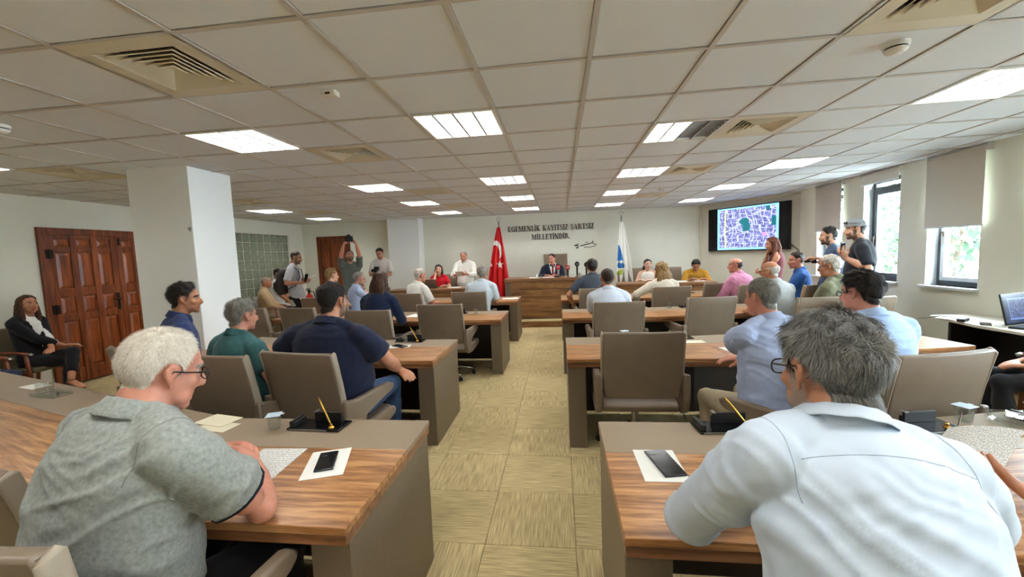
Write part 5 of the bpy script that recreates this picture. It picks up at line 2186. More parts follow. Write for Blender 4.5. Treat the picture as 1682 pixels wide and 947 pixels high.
        if ex.get('cuff'):
            for key in 'LR':
                SJ, EJ, W, sd = e['joints'][key]
                u = EJ - SJ
                c_ = SJ + u * (P['sleeve'] - .012)
                t_, s_, o_ = frame_axes(u, fwc)
                bv = BVHTree.FromPolygons([tuple(p) for p in tv], [tuple(x) for x in tf])
                ring = []
                for a_ in np.linspace(0, 2 * PI, 25):
                    dr = s_ * math.cos(a_) + o_ * math.sin(a_)
                    hit = bv.ray_cast(Vector(c_ + dr * .092), Vector(-dr), .092)
                    ring.append(np.array(hit[0]) + dr * .0008 if hit[0] is not None else c_ + dr * .064 * s)
                obj('sleeve_band', MB().tube(ring, .0052, 8), ex['cuff'], shirt, smooth=True)
        if ex.get('seams'):
            bv = BVHTree.FromPolygons([tuple(p) for p in tv], [tuple(x) for x in tf])
            for rays in ex['seams'](e):
                out = []
                for o_, d_ in rays:
                    hit = bv.ray_cast(Vector(o_), Vector(nrm(d_)), .6)
                    if hit[0] is not None:
                        out.append(np.array(hit[0]) - nrm(d_) * .0002)
                if len(out) > 3:
                    obj('seam', MB().tube(out, ex.get('seam_r', .0014), 6), ex['seam_mat'], shirt, smooth=True)
    for key, nm, mt in (('pants', 'trousers', P['pants']), ('shoes', 'shoes', P['shoes'])):
        if key in e['jobs']:
            pv, pf = res[e['jobs'][key]]
            if key == 'pants':
                pnn = vnormals(pv, pf)
                pv = pv + pnn * (.004 * (1 - 2 * np.abs(vnoise(pv * np.array([9, 6, 9]), 7))))[:, None]
            child(nm, mesh_arrays(nm, pv, pf, mt), root)
    if (P.get('extra') or {}).get('sandals'):
        for k in (0, 1):
            AN, fd = np.array(P['feet'][k], float), nrm(np.array(P['feet'][2 + k], float))
            sv = nrm(np.cross(fd, (0, 0, 1.0)))
            up = np.cross(sv, fd)
            h0 = AN - up * .084 - fd * .045
            mb = MB().loft([h0, h0 + fd * .06, h0 + fd * .15, h0 + fd * .22, h0 + fd * .25], [(.028, .006), (.030, .006), (.040, .006), (.036, .006), (.018, .005)], side=sv, n=12)
            mb.loft([h0 + fd * .005 - up * .03, h0 + fd * .005], [.013, .018], n=10)
            for c_, r_, hh in ((h0 + fd * .155, .046, .040), (AN - up * .01 - fd * .0, .040, .0)):
                ring = [c_ + sv * r_ * math.cos(a_) + (up * (hh + .012) * max(0, math.sin(a_)) if hh else nrm(fd) * r_ * math.sin(a_)) for a_ in np.linspace(0, PI if hh else 2 * PI, 16)]
                mb.tube(ring, .005, 6)
            obj('sandal', mb, shoe, root, smooth=True)
    # glasses
    g = (P.get('extra') or {}).get('glasses')
    if g:
        mb = MB()

        def T(x, y, z):
            return hl + Rh @ (np.array([x, y, z]) * s)
        gm = mat('glasses_frame', (26, 24, 26), .25) if g is True else g
        for sx in (-1, 1):
            ring = []
            for a_ in np.linspace(0, 2 * PI, 21):
                ca, sa = math.cos(a_), math.sin(a_)
                ring.append(T(sx * .033 + .0255 * math.copysign(abs(ca) ** .7, ca), .092 - .10 * abs(sx * .033 + .0255 * ca) ** 1.6 * 2.2, .0035 + .0165 * math.copysign(abs(sa) ** .8, sa)))
            mb.tube(ring, .0019 * s, 6)
            mb.tube([T(sx * .058, .082, .010), T(sx * .071, .070, .012), T(sx * .080, .020, .012), T(sx * .083, -.008, .014), T(sx * .082, -.020, -.002)], .0024 * s, 6)
        mb.tube([T(-.009, .093, .006), T(0, .097, .010), T(.009, .093, .006)], .002 * s, 6)
        o = obj('glasses', mb, gm, root, smooth=True)
        for sx in (-1, 1):
            l_ = MB()
            ring = [T(sx * .033 + .024 * math.cos(a_), .0905 - .10 * abs(sx * .033 + .024 * math.cos(a_)) ** 1.6 * 2.2, .0035 + .0155 * math.sin(a_)) for a_ in np.linspace(0, 2 * PI, 17)[:-1]]
            l_.add(ring, [tuple(range(16))])
            obj('lens', l_, M['glass'], o)
    P['_root'] = root
    P['_e'] = e
# ================================================================== WHO SITS AND STANDS WHERE
jean = cloth('jeans', (58, 82, 116), (40, 60, 92), nscale=30)
darkp = cloth('trousers_dark', (30, 29, 32))
beigep = cloth('trousers_beige', (176, 160, 132))
greyp = cloth('trousers_grey', (92, 92, 96))
shoe = mat('shoe_dark', (30, 24, 20), .35)
PERS = {}


def who(key, chair_label=None, chair_off=(0, 0.0), chair_deg=None, **k):
    if not k.get('stand') and 'shoes' not in k:
        k['shoes'] = shoe
    if k.get('stand'):
        k.setdefault('shoes', shoe)
    k.setdefault('pants', darkp)
    person(**k)
    PEOPLE[-1]['_chair'] = (chair_label, chair_off, chair_deg)
    PERS[key] = len(PEOPLE) - 1


heather = cloth('heather', (156, 157, 150), (124, 127, 122), nscale=90)
navy = cloth('navy', (33, 38, 58), (27, 31, 50))
oxford = cloth('pale_blue', (196, 206, 218), (188, 199, 212), rough=.8, nscale=12)
band = cloth('band_dark', (24, 28, 40))


def armhole(e, key):
    xs, fwc, upc = e['xs'], e['fwc'], e['upc']
    SJ, EJ, W, sd = e['joints'][key]
    c = SJ - xs * sd * .022 - upc * .03
    dirs = [nrm(upc * math.cos(a) - fwc * math.sin(a)) for a in np.linspace(-.5, 2.15, 26)]
    return [(c + d * .22, -d) for d in dirs]


def yoke(e):
    """Seams of a dress shirt seen from behind: yoke and armholes."""
    xs, fwc, upc, nb = e['xs'], e['fwc'], e['upc'], e['nb']
    SL, SR = (e['joints'][k][0] @ xs for k in 'LR')
    line_ = [(nb - fwc * .35 - upc * (.052 + .9 * t * t) + xs * t, fwc) for t in np.linspace(SL - nb @ xs + .03, SR - nb @ xs - .03, 30)]
    return [line_, armhole(e, 'L'), armhole(e, 'R')]


def polo_seams(e):
    return [armhole(e, 'L'), armhole(e, 'R')]


# --- near row
who('grey_polo', None,
    label='white haired man in grey polo and glasses leaning on the nearest left desk', top=(262, 536, 1.12), neckl=0.112, shrug=0.03, face=-12, lean=(0.06, 0.17), s=1.07, w=1.12, belly=.05,
    yaw=-12, pitch=16, roll=4, twist=-4, skin='red', style='polo', topc=heather, vox=.0058, sleeve=0.7, wrinkle=0.012, neck=1.12, fat=1.08,
    hair=dict(c='white', brow='grey', nape=.026, top=.010, side=.006, fade=1.2, rough=.4, recede=.006, strands=dict(n=17000, L=.0095, lift=1.1, wd=.0011, segs=1, curl=.15, cols=((176, 158, 140), (255, 250, 238)))),
    arms={'R': dict(w=pix(416, 756, z=.835), e=pix(430, 834, z=.815), d=(-.85, .50, .10), n=(-.3, -.6, -.6), curl=.8, world=True),
          'L': dict(w=pix(362, 736, z=.845), d=(.95, .25, .0), n=(-.1, -.7, -.6), curl=.8, world=True, pole=(-.8, -.2, -.6)), 'loose': 1.12},
    extra=dict(glasses=True, cuff=band, seams=polo_seams, seam_mat=cloth('heather_dark', (112, 114, 110)), seam_r=.0011), hem=.16)
who('white_shirt', 'council chair hidden behind the man in the white shirt at bottom right', (0, 0), 2,
    label='grey haired man in white shirt seen from behind at the nearest right desk', top=(1361, 508, .95), neckl=0.112, shrug=0.046, face=4, lean=(0.0, .26), s=1.0, w=1.1, belly=.05, yaw=11, pitch=10, roll=2,
    skin='tan', style='shirt', topc=oxford, vox=.0058, sleeve={'L': 1.22, 'R': 1.5}, wrinkle=0.01, neck=1.08,
    hair=dict(c='salt', top=.014, side=.008, fade=1.5, rough=.8, beard=1, strands=dict(n=20000, L=.022, lift=.55, wd=.0014, segs=3, curl=1.7, cols=((16, 15, 15), (164, 160, 152)))),
    arms={'L': dict(w=pix(1262, 812, z=.80), e=pix(1138, 846, z=.83), d=(.7, .7, 0), curl=.5, world=True),
          'R': dict(w=(.74, 1.28, .80), e=(.91, 1.00, .82), d=(-.7, .7, 0), curl=.5, world=True), 'loose': 1.18},
    extra=dict(glasses=mat('glasses_thin', (40, 34, 32), .3), seams=yoke, seam_mat=cloth('seam_blue', (170, 184, 202)), seam_r=.0010), hem=.16, pants=greyp, shw=.92, nbx=-.020, tilt=7, fall=.55, soft=2)
who('paper_reader', 'council chair at the right edge of the photo under the person holding papers', (0, 0), 10,
    label='person at the right edge holding a pen and a printed sheet over the desk', top=('w', 1.62, 1.14, 1.43), face=14, lean=(0, .16), s=1.0, w=1.1, skin='tan', style='shirt', topc=cloth('shade_blue', (150, 164, 190)),
    vox=.0072, sleeve=.8, hair=dict(c='dark', top=.02, side=.01),
    arms={'L': dict(w=pix(1690, 812, z=.80), d=pix(1598, 742, z=.83) - pix(1690, 812, z=.80), n=(.5, .25, .82), curl=.22, world=True, pole=(-.5, -.4, -.8), spread=.06),
          'R': dict(w=pix(1722, 715, z=.86), d=(-.97, -.1, -.1), n=(.1, -.5, -.85), curl=.55, world=True)})

# --- left block, second row
who('navy_polo', 'council chair holding the man in the navy polo', (-0.0, 0.02), -10,
    label='big man in navy polo and jeans seen from behind beside the aisle', top=(545, 464, 2.78), wrinkle=0.007, face=-6, lean=(.02, .00), s=1.05, w=1.36, belly=.07, yaw=-8, pitch=2, skin='tan', style='polo', topc=navy, vox=.0082,
    sleeve=.66, pants=jean, hair=dict(c='black', top=.020, side=.005, fade=1.8, beard=1, strands=dict(n=5000, L=.016, lift=.7, wd=.0015, segs=2)),
    neck=1.15, fat=1.05, arms={'R': dict(w=pix(655, 606, z=.72), d=pix(690, 630, z=.66) - pix(655, 606, z=.72), n=(.1, .2, -1), curl=.35, world=True, pole=(.8, -.5, -.3)),
                               'L': dict(l=(-.37, .16, .72), d=(.2, 1, -.1), pole=(-.9, -.5, .1)), 'loose': 1.1}, knees=((-.10, .46, .53), (.17, .50, .55)), feet=((-.10, .55, .085), (.15, .52, .085)))
who('teal_polo', 'council chair in front of the camera holding the man in the teal shirt', (.10, .02), -8,
    label='grey haired man in teal polo beside the big man in navy', top=(397, 490, 2.80), face=-16, lean=(-.05, .04), s=.98, w=1.1, yaw=-8, pitch=4, skin='red', style='polo', topc=cloth('teal', (62, 104, 104), (50, 90, 92)), vox=.0082,
    hair=dict(c='grey', top=.020, side=.012, strands=dict(n=5000, L=.022, lift=.6, wd=.0016, curl=.6)), arms='arm')
who('blue_polo_profile', 'council chair behind the white haired man, under the dark haired man in profile', (0, 0), -20,
    label='dark haired man in blue polo in profile in front of the white column', top=(303, 464, 2.95), face=-38, lean=(0, .03), s=1.0, w=1.1, yaw=-14, pitch=2, skin='tan', style='polo', topc=cloth('darkblue', (42, 56, 96), (34, 46, 82)), vox=.0082,
    hair=dict(c='black', top=.026, side=.012, quiff=.008, strands=dict(n=4000, L=.022, lift=.5, wd=.0016)), arms='arm')

# --- left wall
who('blazer_woman', None, label='woman in black blazer and white top sitting cross legged by the wooden double door', top=(44, 483, 4.25), face=-78, lean=(.0, .0), s=.96, w=.95, yaw=-12, pitch=-6, skin='tan', style='blazer', fem=True,
    topc=cloth('blazer_black', (26, 25, 28)), sleeve=1.75, vox=.009, hair=dict(c='dkbrown', top=.016, side=.012, long=.17, brow='dark'), pants=darkp, pants_to=.80, collar=False, seat=.43, jaw=.86,
    knees=((.02, .46, .60), (.06, .44, .50)), feet=((.24, .60, .32), (.04, .36, .085), (.25, 1, -.35), (0, 1, -.02)),
    arms={'L': dict(l=(.10, .30, .66), d=(.7, .5, -.1), curl=.4), 'R': dict(l=(-.02, .32, .68), d=(-.7, .5, -.1), curl=.4)}, shoes=None, extra=dict(sandals=True))
who('edge_visitor', None, label='person in dark jeans cut off by the left edge of the photo', top=('w', -6.42, 3.52, 1.24), face=-82, lean=(0, .0), s=1.0, skin='tan', style='polo', topc=navy, pants=cloth('jeans_dark', (36, 46, 70)), vox=.0145, seat=.43,
    hair=dict(c='dark', top=.02, side=.01), arms='lap')
who('old_beige', None, label='elderly man in beige shirt and trousers sitting by the glass block window', top=(437, 453, 8.0), face=-60, lean=(0, .02), s=1.0, yaw=-14, pitch=-4, skin='tan', style='shirt', topc=cloth('beige', (186, 158, 118), (172, 146, 108)), pants=beigep,
    vox=.012, seat=.43, sleeve=1.5, hair=dict(c='grey', side=.008, bald=.10), arms='lap', wrinkle=.006)
who('seated_white', None, label='dark haired man in white shirt sitting behind the elderly man in beige', top=(457, 441, 8.75), face=-70, lean=(0, .03), s=1.0, yaw=-10, pitch=14, skin='tan', style='shirt', topc=cloth('white_a', (226, 224, 218)), vox=.0145, seat=.43,
    hair=dict(c='black', top=.022, side=.010, beard=1), arms='lap')
who('behind_column', None, label='seated visitor in grey mostly hidden behind the white column', top=('w', -6.40, 6.95, 1.24), face=-75, lean=(0, .02), skin='tan', style='tee', topc=cloth('slate', (92, 98, 108)), vox=.0145, seat=.43,
    hair=dict(c='dark', top=.02, side=.01), arms={'R': 'chin', 'L': 'lap'}, collar=False)

# --- press standing at the left
teeg = cloth('tee_grey', (182, 180, 182), (170, 168, 170))
who('backpack_man', None, label='man in grey t-shirt standing with a backpack, holding out a phone', top=(486, 412, 7.3), face=-68, lean=(0, .03), stand=True, s=1.0, yaw=-6, pitch=12, skin='tan', style='tee', topc=teeg, vox=.011, collar=False, sleeve=.85,
    hair=dict(c='dark', top=.012, side=.003, beard=1), arms={'R': dict(w=pix(496, 464, Y=7.12), d=(.9, .2, .3), n=(0, 1, 0), curl=.9, world=True), 'L': dict(w=pix(497, 461, Y=7.42), d=(.9, -.1, .2), n=(0, -1, 0), curl=.9, world=True)}, hem=.16)
who('photographer', None, label='photographer in grey green t-shirt raising a camera above the head by the back door', top=(574, 410, 8.2), face=-150, lean=(0, .02), stand=True, s=1.0, yaw=10, pitch=-22, skin='red', style='tee', topc=cloth('greygreen', (98, 102, 94), (86, 90, 82)),
    vox=.011, collar=True, sleeve=.85, hair=dict(c='dark', top=.014, side=.006, beard=1),
    arms={'R': dict(l=(.10, .30, 2.02), d=(-.6, .1, .8), n=(-.7, .2, .3), curl=.8, pole=(1, .3, .3)), 'L': dict(l=(-.12, .28, 2.02), d=(.5, .1, .85), n=(.7, .2, .3), curl=.8, pole=(-1, .3, .3))}, hem=.14)
who('camera_man', None, label='man in pale t-shirt holding a small video camera in front of the back wall', top=(623, 407, 8.9), face=-168, lean=(0, .02), stand=True, s=.98, yaw=0, pitch=22, skin='tan', style='tee', topc=cloth('tee_pale', (206, 198, 190)), vox=.012,
    collar=False, sleeve=.85, hair=dict(c='black', top=.02, side=.006), arms={'R': dict(l=(.07, .24, 1.34), d=(-.5, .6, .4), n=(-1, 0, 0), curl=.9), 'L': dict(l=(-.08, .26, 1.24), d=(.5, .6, .2), n=(1, 0, .3), curl=.9)})

# --- left block, third and fourth rows
who('brown_hair', 'council chair half hidden by the big navy man, third left row', (0, 0), -6,
    label='person with short brown hair whose head shows above the big navy man', top=(545, 440, 6.6), face=-10, lean=(0, .06), s=1.0, yaw=-30, skin='fair', style='shirt', topc=cloth('rust', (120, 70, 60)), vox=.011, hair=dict(c='blond', top=.026, side=.016, nape=-.01), arms='desk')
who('blue_thinker', 'council chair under the man in pale blue with his hand at his mouth', (0, 0), -35,
    label='man in pale blue shirt and glasses resting his mouth on his hand', top=(590, 446, 7.0), face=-45, lean=(0, .08), s=1.0, w=1.1, yaw=-22, pitch=8, skin='red', style='shirt', topc=cloth('blue_a', (178, 194, 224), (166, 182, 214)), vox=.010, sleeve=.8, belly=.04,
    hair=dict(c='grey', top=.016, side=.010, beard=1), arms={'R': 'chin', 'L': 'desk'}, extra=dict(glasses=True))
who('long_brown', 'council chair behind the long haired woman in navy', (.05, 0), -4,
    label='woman in navy jacket with long brown hair seen from behind', top=(625, 445, 4.95), face=-6, lean=(.0, .10), s=1.02, w=1.0, yaw=-6, pitch=4, skin='fair', style='shirt', fem=True, topc=cloth('navy_j', (30, 40, 66)), vox=.009, sleeve=1.9, collar=False,
    hair=dict(c='dkbrown', top=.02, side=.016, long=.30, flare=1.12), arms='desk')
who('white_polo', 'council chair behind the white haired man in the white polo', (0, 0), -10,
    label='white haired man in white polo shirt turned to the right in the fourth left row', top=(690, 440, 6.95), face=-34, lean=(0, .10), s=1.02, w=1.15, yaw=-14, pitch=4, skin='red', style='polo', topc=cloth('white_p', (234, 230, 220)), vox=.010, sleeve=.8, belly=.03,
    hair=dict(c='ltgrey', top=.016, side=.010), arms='desk')
who('pale_shirt', 'council chair behind the grey haired man beside the flag', (-.06, 0), -4,
    label='grey haired man in pale blue short sleeved shirt just left of the red flag', top=(792, 436, 6.95), face=-8, lean=(.06, .10), s=1.02, w=1.15, yaw=8, pitch=4, skin='tan', style='shirt', topc=cloth('pale_p', (206, 218, 226)), vox=.010, sleeve=.8,
    hair=dict(c='grey', top=.022, side=.016), arms='desk')

# --- front
who('red_woman', None, label='dark haired woman in red blouse seated behind the left side desk', top=(720, 434, 9.45), face=200, lean=(0, .06), s=.96, w=.92, yaw=-12, pitch=0, z0=PZ, seat=.45, skin='fair', style='tee', fem=True, topc=cloth('red_b', (206, 28, 40)), vox=.010,
    collar=False, sleeve=.6, hair=dict(c='black', top=.022, side=.018, long=.05, flare=.9, tail=[((0, -.10, .0), (.05, .045, .06))]), arms={'R': dict(l=(.09, .10, 1.02), d=(-.4, -.2, 1), n=(0, -1, 0), curl=.6, pole=(.3, .6, -1)), 'L': 'desk'})
who('standing_white', None, label='grey haired man in white shirt standing and reading papers left of the flag', top=(761, 411, 9.5), face=176, lean=(0, .06), stand=True, s=1.0, w=1.1, pitch=24, z0=0.0, skin='red', style='shirt', topc=cloth('white_s', (238, 234, 224)), vox=.010, sleeve=1.86, hem=.08,
    hair=dict(c='grey', top=.010, side=.005, recede=.012), arms={'R': dict(l=(.16, .32, 1.16), d=(-.4, .9, .0), n=(-.6, 0, .8), curl=.6), 'L': dict(l=(-.15, .34, 1.18), d=(.4, .9, .1), n=(.6, 0, .8), curl=.6)}, belly=.02)
who('chairman', None, label='man in dark suit and red tie sitting behind the dais microphones', top=(906, 416, 9.86), face=182, lean=(0, .05), s=1.0, w=1.12, yaw=-26, pitch=8, z0=PZ, seat=.50, skin='red', style='suit', topc=cloth('suit', (34, 38, 54)), vox=.009, sleeve=1.92,
    hair=dict(c='dark', top=.014, side=.006, recede=.008, brow='grey'), arms={'R': dict(l=(.16, .30, .93), d=(-.8, .5, 0), curl=.5), 'L': dict(l=(-.10, .32, .93), d=(.8, .4, 0), curl=.5)})
who('white_top_woman', None, label='dark haired woman in sleeveless white top seated behind the right side desk', top=(1064, 425, 9.45), face=158, lean=(0, .03), s=.96, w=.92, yaw=28, pitch=0, z0=PZ, seat=.45, skin='pale', style='tank', fem=True, topc=cloth('white_t', (238, 232, 218)), vox=.010, collar=False,
    hair=dict(c='dark', top=.020, side=.016, tail=[((0, -.11, -.02), (.07, .05, .07)), ((.05, -.09, -.08), (.05, .04, .06))]), arms='desk')
who('mustard_writer', None, label='person in mustard shirt bending over to write at the right side desk', top=(1143, 426, 9.35), face=172, lean=(0, .12), s=1.0, w=1.05, yaw=-6, pitch=38, z0=PZ, seat=.45, skin='tan', style='shirt', topc=cloth('mustard', (176, 128, 40), (160, 114, 34)), vox=.010, sleeve=.9,
    hair=dict(c='black', top=.024, side=.016, tail=[((0, -.10, .03), (.05, .05, .05))]), arms='desk')

# --- right block
who('grey_tee', 'council chair behind the dark haired man in the grey polo, fourth right row', (.0, 0), 4,
    label='dark haired man in slate polo seen from behind in the fourth right row', top=(972, 425, 7.0), face=4, lean=(-.02, .10), s=1.04, w=1.12, yaw=2, pitch=4, skin='tan', style='polo', topc=cloth('slate_p', (70, 78, 88)), vox=.010, hair=dict(c='black', top=.024, side=.014),
    arms={'L': dict(l=(-.34, .16, .70), d=(.1, 1, -.3), pole=(-.8, -.6, 0)), 'R': 'desk'})
who('white_shirt_back', 'council chair nearest the aisle in the third right row, behind the cropped man', (.07, .06), 2,
    label='close cropped man in pale shirt seen from behind just right of the aisle', top=(997, 439, 5.15), face=0, lean=(.0, .10), s=1.02, w=1.06, yaw=8, pitch=6, skin='tan', style='shirt', topc=cloth('pale_q', (214, 220, 232)), vox=.009, sleeve=.85,
    hair=dict(c='dark', top=.008, side=.004), arms={'L': 'chin', 'R': 'desk'})
who('blonde', 'council chair behind the blonde woman, fourth right row', (.02, 0), 6,
    label='blonde haired woman in cream top seen from behind in the fourth right row', top=(1086, 430, 6.9), face=10, lean=(0, .04), s=1.04, w=.98, yaw=14, skin='fair', style='shirt', fem=True, topc=cloth('cream_t', (222, 210, 190)), vox=.010, sleeve=1.8, collar=False,
    hair=dict(c='blond', top=.026, side=.024, long=.19, flare=1.35), arms={'L': dict(l=(-.36, .20, .72), d=(.1, 1, -.1), pole=(-.9, -.5, 0)), 'R': 'desk'})
who('pink_shirt', 'council chair under the man in the pink shirt', (0, 0), 12,
    label='balding man in pink shirt leaning to the left', top=(1207, 422, 7.0), face=34, lean=(.02, .14), s=1.02, w=1.12, yaw=34, pitch=2, skin='red', style='shirt', topc=cloth('pink', (204, 138, 166), (190, 120, 150)), vox=.010, sleeve=1.8, belly=.03, wrinkle=.007,
    hair=dict(c='dark', side=.008, bald=.052), arms='desk')
who('vest_woman', None, label='long haired woman in maroon vest standing in front of the wall screen', top=(1268, 389, 7.7), face=64, lean=(0, .02), stand=True, s=1.0, w=.95, yaw=14, pitch=10, skin='tan', style='tank', fem=True, topc=cloth('maroon', (92, 36, 40)), vox=.010, collar=False, pants=cloth('maroon_d', (60, 28, 30)),
    hair=dict(c='auburn', top=.02, side=.018, long=.24, flare=1.1), arms={'R': 'chin', 'L': dict(l=(.05, .24, 1.12), d=(1, .2, 0), n=(0, -1, 0), curl=.5)})
who('bald_glasses', 'council chair between the man in olive and the man in pale blue', (.22, -.04), 8,
    label='bald man with glasses and pale grey shirt in the third right row', top=(1264, 427, 5.25), face=22, lean=(-.02, .12), s=1.0, w=1.1, yaw=20, pitch=6, skin='tan', style='shirt', topc=cloth('grey_s', (184, 188, 186)), vox=.009, sleeve=.85,
    hair=dict(c='ltgrey', side=.008, bald=.050), arms='desk', extra=dict(glasses=True))
who('blue_shirt', 'council chair under the man in the bright blue shirt', (0, 0), 24,
    label='man in bright blue shirt sitting turned to the left below the screen', top=(1307, 413, 6.6), face=62, lean=(0, .0), s=1.02, w=1.1, yaw=22, pitch=4, skin='red', style='shirt', topc=cloth('royal', (46, 92, 158), (38, 78, 138)), vox=.010, sleeve=.85,
    hair=dict(c='dark', top=.016, side=.007), arms='lap', belly=.03)
who('olive_shirt', 'council chair under the white haired man in the olive shirt', (0, 0), 14,
    label='white haired man in olive shirt and glasses turned to the left', top=(1362, 418, 5.1), wrinkle=0.007, face=36, lean=(0, .10), s=1.04, w=1.2, yaw=12, pitch=6, skin='tan', style='shirt', topc=cloth('olive', (116, 116, 92), (102, 102, 80)), vox=.009, sleeve=.85, belly=.04,
    hair=dict(c='ltgrey', top=.022, side=.016), arms='desk', extra=dict(glasses=mat('glasses_thin', (40, 34, 32), .3)))
who('stripe_shirt', 'council chair turned sideways under the grey haired man in the pale blue shirt', (0.02, 0), 36,
    label='grey haired man in pale blue shirt leaning on the second right desk', top=(1250, 454, 2.80), face=22, lean=(.0, .16), s=1.03, w=1.24, belly=.05, yaw=9, pitch=6, skin='red', style='shirt', topc=cloth('stripe', (172, 184, 212), (160, 172, 202)), vox=.007, sleeve=.62, pants=beigep,
    hair=dict(c='grey', top=.010, side=.007, recede=.012, strands=dict(n=6000, L=.016, lift=.45, wd=.0014)), arms={'L': dict(w=pix(1192, 568, z=.79), d=(.35, .9, 0), n=(.2, 0, -1), curl=.5, world=True, pole=(-.7, -.5, -.6)), 'R': 'desk', 'loose': 1.12}, wrinkle=0.008)
who('dark_hair_blue', 'council chair under the man with bushy dark hair', (0, 0), 14,
    label='man with bushy dark hair and light blue shirt beside the window wall', top=(1413, 444, 2.75), wrinkle=0.007, face=14, lean=(-.02, .08), s=1.03, w=1.2, yaw=14, pitch=8, skin='red', style='shirt', topc=cloth('lblue', (176, 198, 232), (164, 188, 224)), vox=.0082, sleeve=.85,
    hair=dict(c='black', top=.022, side=.016, rough=1.2, strands=dict(n=7000, L=.022, lift=.5, wd=.0016, curl=.7)), arms='desk', extra=dict(glasses=True))
who('standing_camera', None, label='bearded man in slate blue t-shirt standing with a camera by the windows', top=(1360, 372, 6.2), face=62, lean=(0, .03), stand=True, s=1.0, w=1.02, yaw=6, pitch=4, skin='fair', style='tee', topc=cloth('slateblue', (70, 84, 108), (60, 72, 96)), vox=.010, collar=False, sleeve=.85,
    hair=dict(c='black', top=.024, side=.012, beard=1), arms={'L': dict(w=pix(1345, 424, Y=6.02), d=(-.8, .5, .1), n=(0, 0, -1), curl=.7, world=True), 'R': dict(w=pix(1345, 430, Y=6.30), d=(-.8, -.3, 0), n=(0, 0, 1), curl=.7, world=True)})
who('cap_man', None, label='man in black t-shirt and backward grey cap standing in front of the window', top=(1404, 359, 5.6), face=58, lean=(0, .03), stand=True, s=1.02, w=1.14, yaw=14, pitch=4, skin='fair', style='tee', topc=cloth('black_t', (34, 36, 42), (28, 30, 36)), vox=.0095, collar=False, sleeve=.88,
    hair=dict(c='dark', top=.014, side=.008, beard=1), arms={'L': dict(w=pix(1389, 424, Y=5.42), d=(-.5, 0, .85), n=(.5, .5, .2), curl=.9, world=True), 'R': 'hang'}, belly=.02)
who('table_visitor', None, label='person mostly outside the right edge beside the laptop table', top=('w', 3.80, 3.38, 1.24), face=62, lean=(0, .0), s=1.0, skin='tan', style='tee', topc=cloth('black_v', (28, 28, 30)), vox=.0145, seat=.43, collar=False,
    hair=dict(c='dark', top=.02, side=.01), arms='lap')

build_people()


def wp(key, l):
    """World point from a person's own axes (right, forward, up from the ground at their seat)."""
    e = PEOPLE[PERS[key]]['_e']
    return Vector(e['Rf'] @ np.array(l, float) + e['origin'])


def wrist(key, side):
    e = PEOPLE[PERS[key]]['_e']
    return Vector(e['Rf'] @ e['joints'][side][2] + e['origin'])


def headpt(key, l):
    e = PEOPLE[PERS[key]]['_e']
    return Vector(e['Rf'] @ (e['hl'] + e['Rh'] @ (np.array(l, float) * e['P']['s'])) + e['origin'])


for P in PEOPLE:
    lab, off, deg = P['_chair']
    if lab:
        e = P['_e']
        d = P['face'] if deg is None else deg
        o = rotz(d) @ np.array([off[0], off[1], 0])
        chair(e['origin'][0] + o[0], e['origin'][1] + o[1], d, lab)

# empty council chairs
build_chair('council_chair', 'raised council chair at the bottom left behind the white haired man', (-1.245, 1.00, 0), math.radians(-3), 'taupe leather council chairs', 1.08)
chair(0.575, 3.33, 0, 'empty council chair tucked under the second right desk beside the aisle')
chair(-1.49, 5.25, -3, 'empty council chair at the third left desk beside the aisle')
chair(1.70, 5.36, 10, 'empty council chair at the third right desk left of the pale blue shirt')
chair(-4.05, 5.30, -14, 'empty council chair at the left end of the third left row')
chair(-3.35, 5.25, -12, 'empty council chair second from the left end of the third left row')
chair(2.55, 7.30, 8, 'empty council chair in the fourth right row left of the pink shirt')
chair(-1.80, 1.40, -17, 'empty council chair at the left edge of the photo beside the white haired man')
build_chair('council_chair', 'tall backed chair behind the man in the dark suit', (-0.10, 9.93, PZ), math.radians(182), 'taupe leather council chairs', 1.42)
chair(1.62, 9.55, 176, 'council chair behind the woman in the white top', PZ)
chair(2.50, 9.55, 178, 'council chair behind the person in the mustard shirt', PZ)
chair(-2.75, 9.55, 186, 'council chair behind the woman in the red blouse', PZ)

olive = mat('armchair_fabric', (104, 94, 70), .8, col2=(92, 82, 60), nscale=60, bump=.2)


def under(key, lab, back=.05):
    e = PEOPLE[PERS[key]]['_e']
    f = e['P']['face']
    o = rotz(f) @ np.array([0, .03 - back, 0])
    wall_chair(e['origin'][0] + o[0], e['origin'][1] + o[1], f, lab, olive)


under('blazer_woman', 'wooden armed visitor chair under the woman in the black blazer')
under('edge_visitor', 'wooden armed visitor chair at the left edge of the photo')
under('old_beige', 'wooden armed visitor chair under the elderly man in beige')
under('seated_white', 'wooden armed visitor chair under the man in white by the glass blocks')
under('behind_column', 'wooden armed visitor chair half hidden behind the white column')
under('table_visitor', 'dark visitor chair behind the laptop table at the right edge')
# ================================================================== THINGS ON DESKS AND IN HANDS
DZ = DTOP + 0.0008


def at(px, py, z=DTOP):
    v = pix(px, py, z=z)
    return v


def sheet(x, y, deg, w, h, label, m_='paper', z=DZ, cat='paper', name='paper_sheet', n=1, group=None):
    q = MB().box(-w / 2, w / 2, -h / 2, h / 2, 0, 0.0008 * n + .0004)
    o = obj(name, q, M[m_], None, loc=(x, y, z), rz=math.radians(deg))
    return tag(o, label, cat, group)


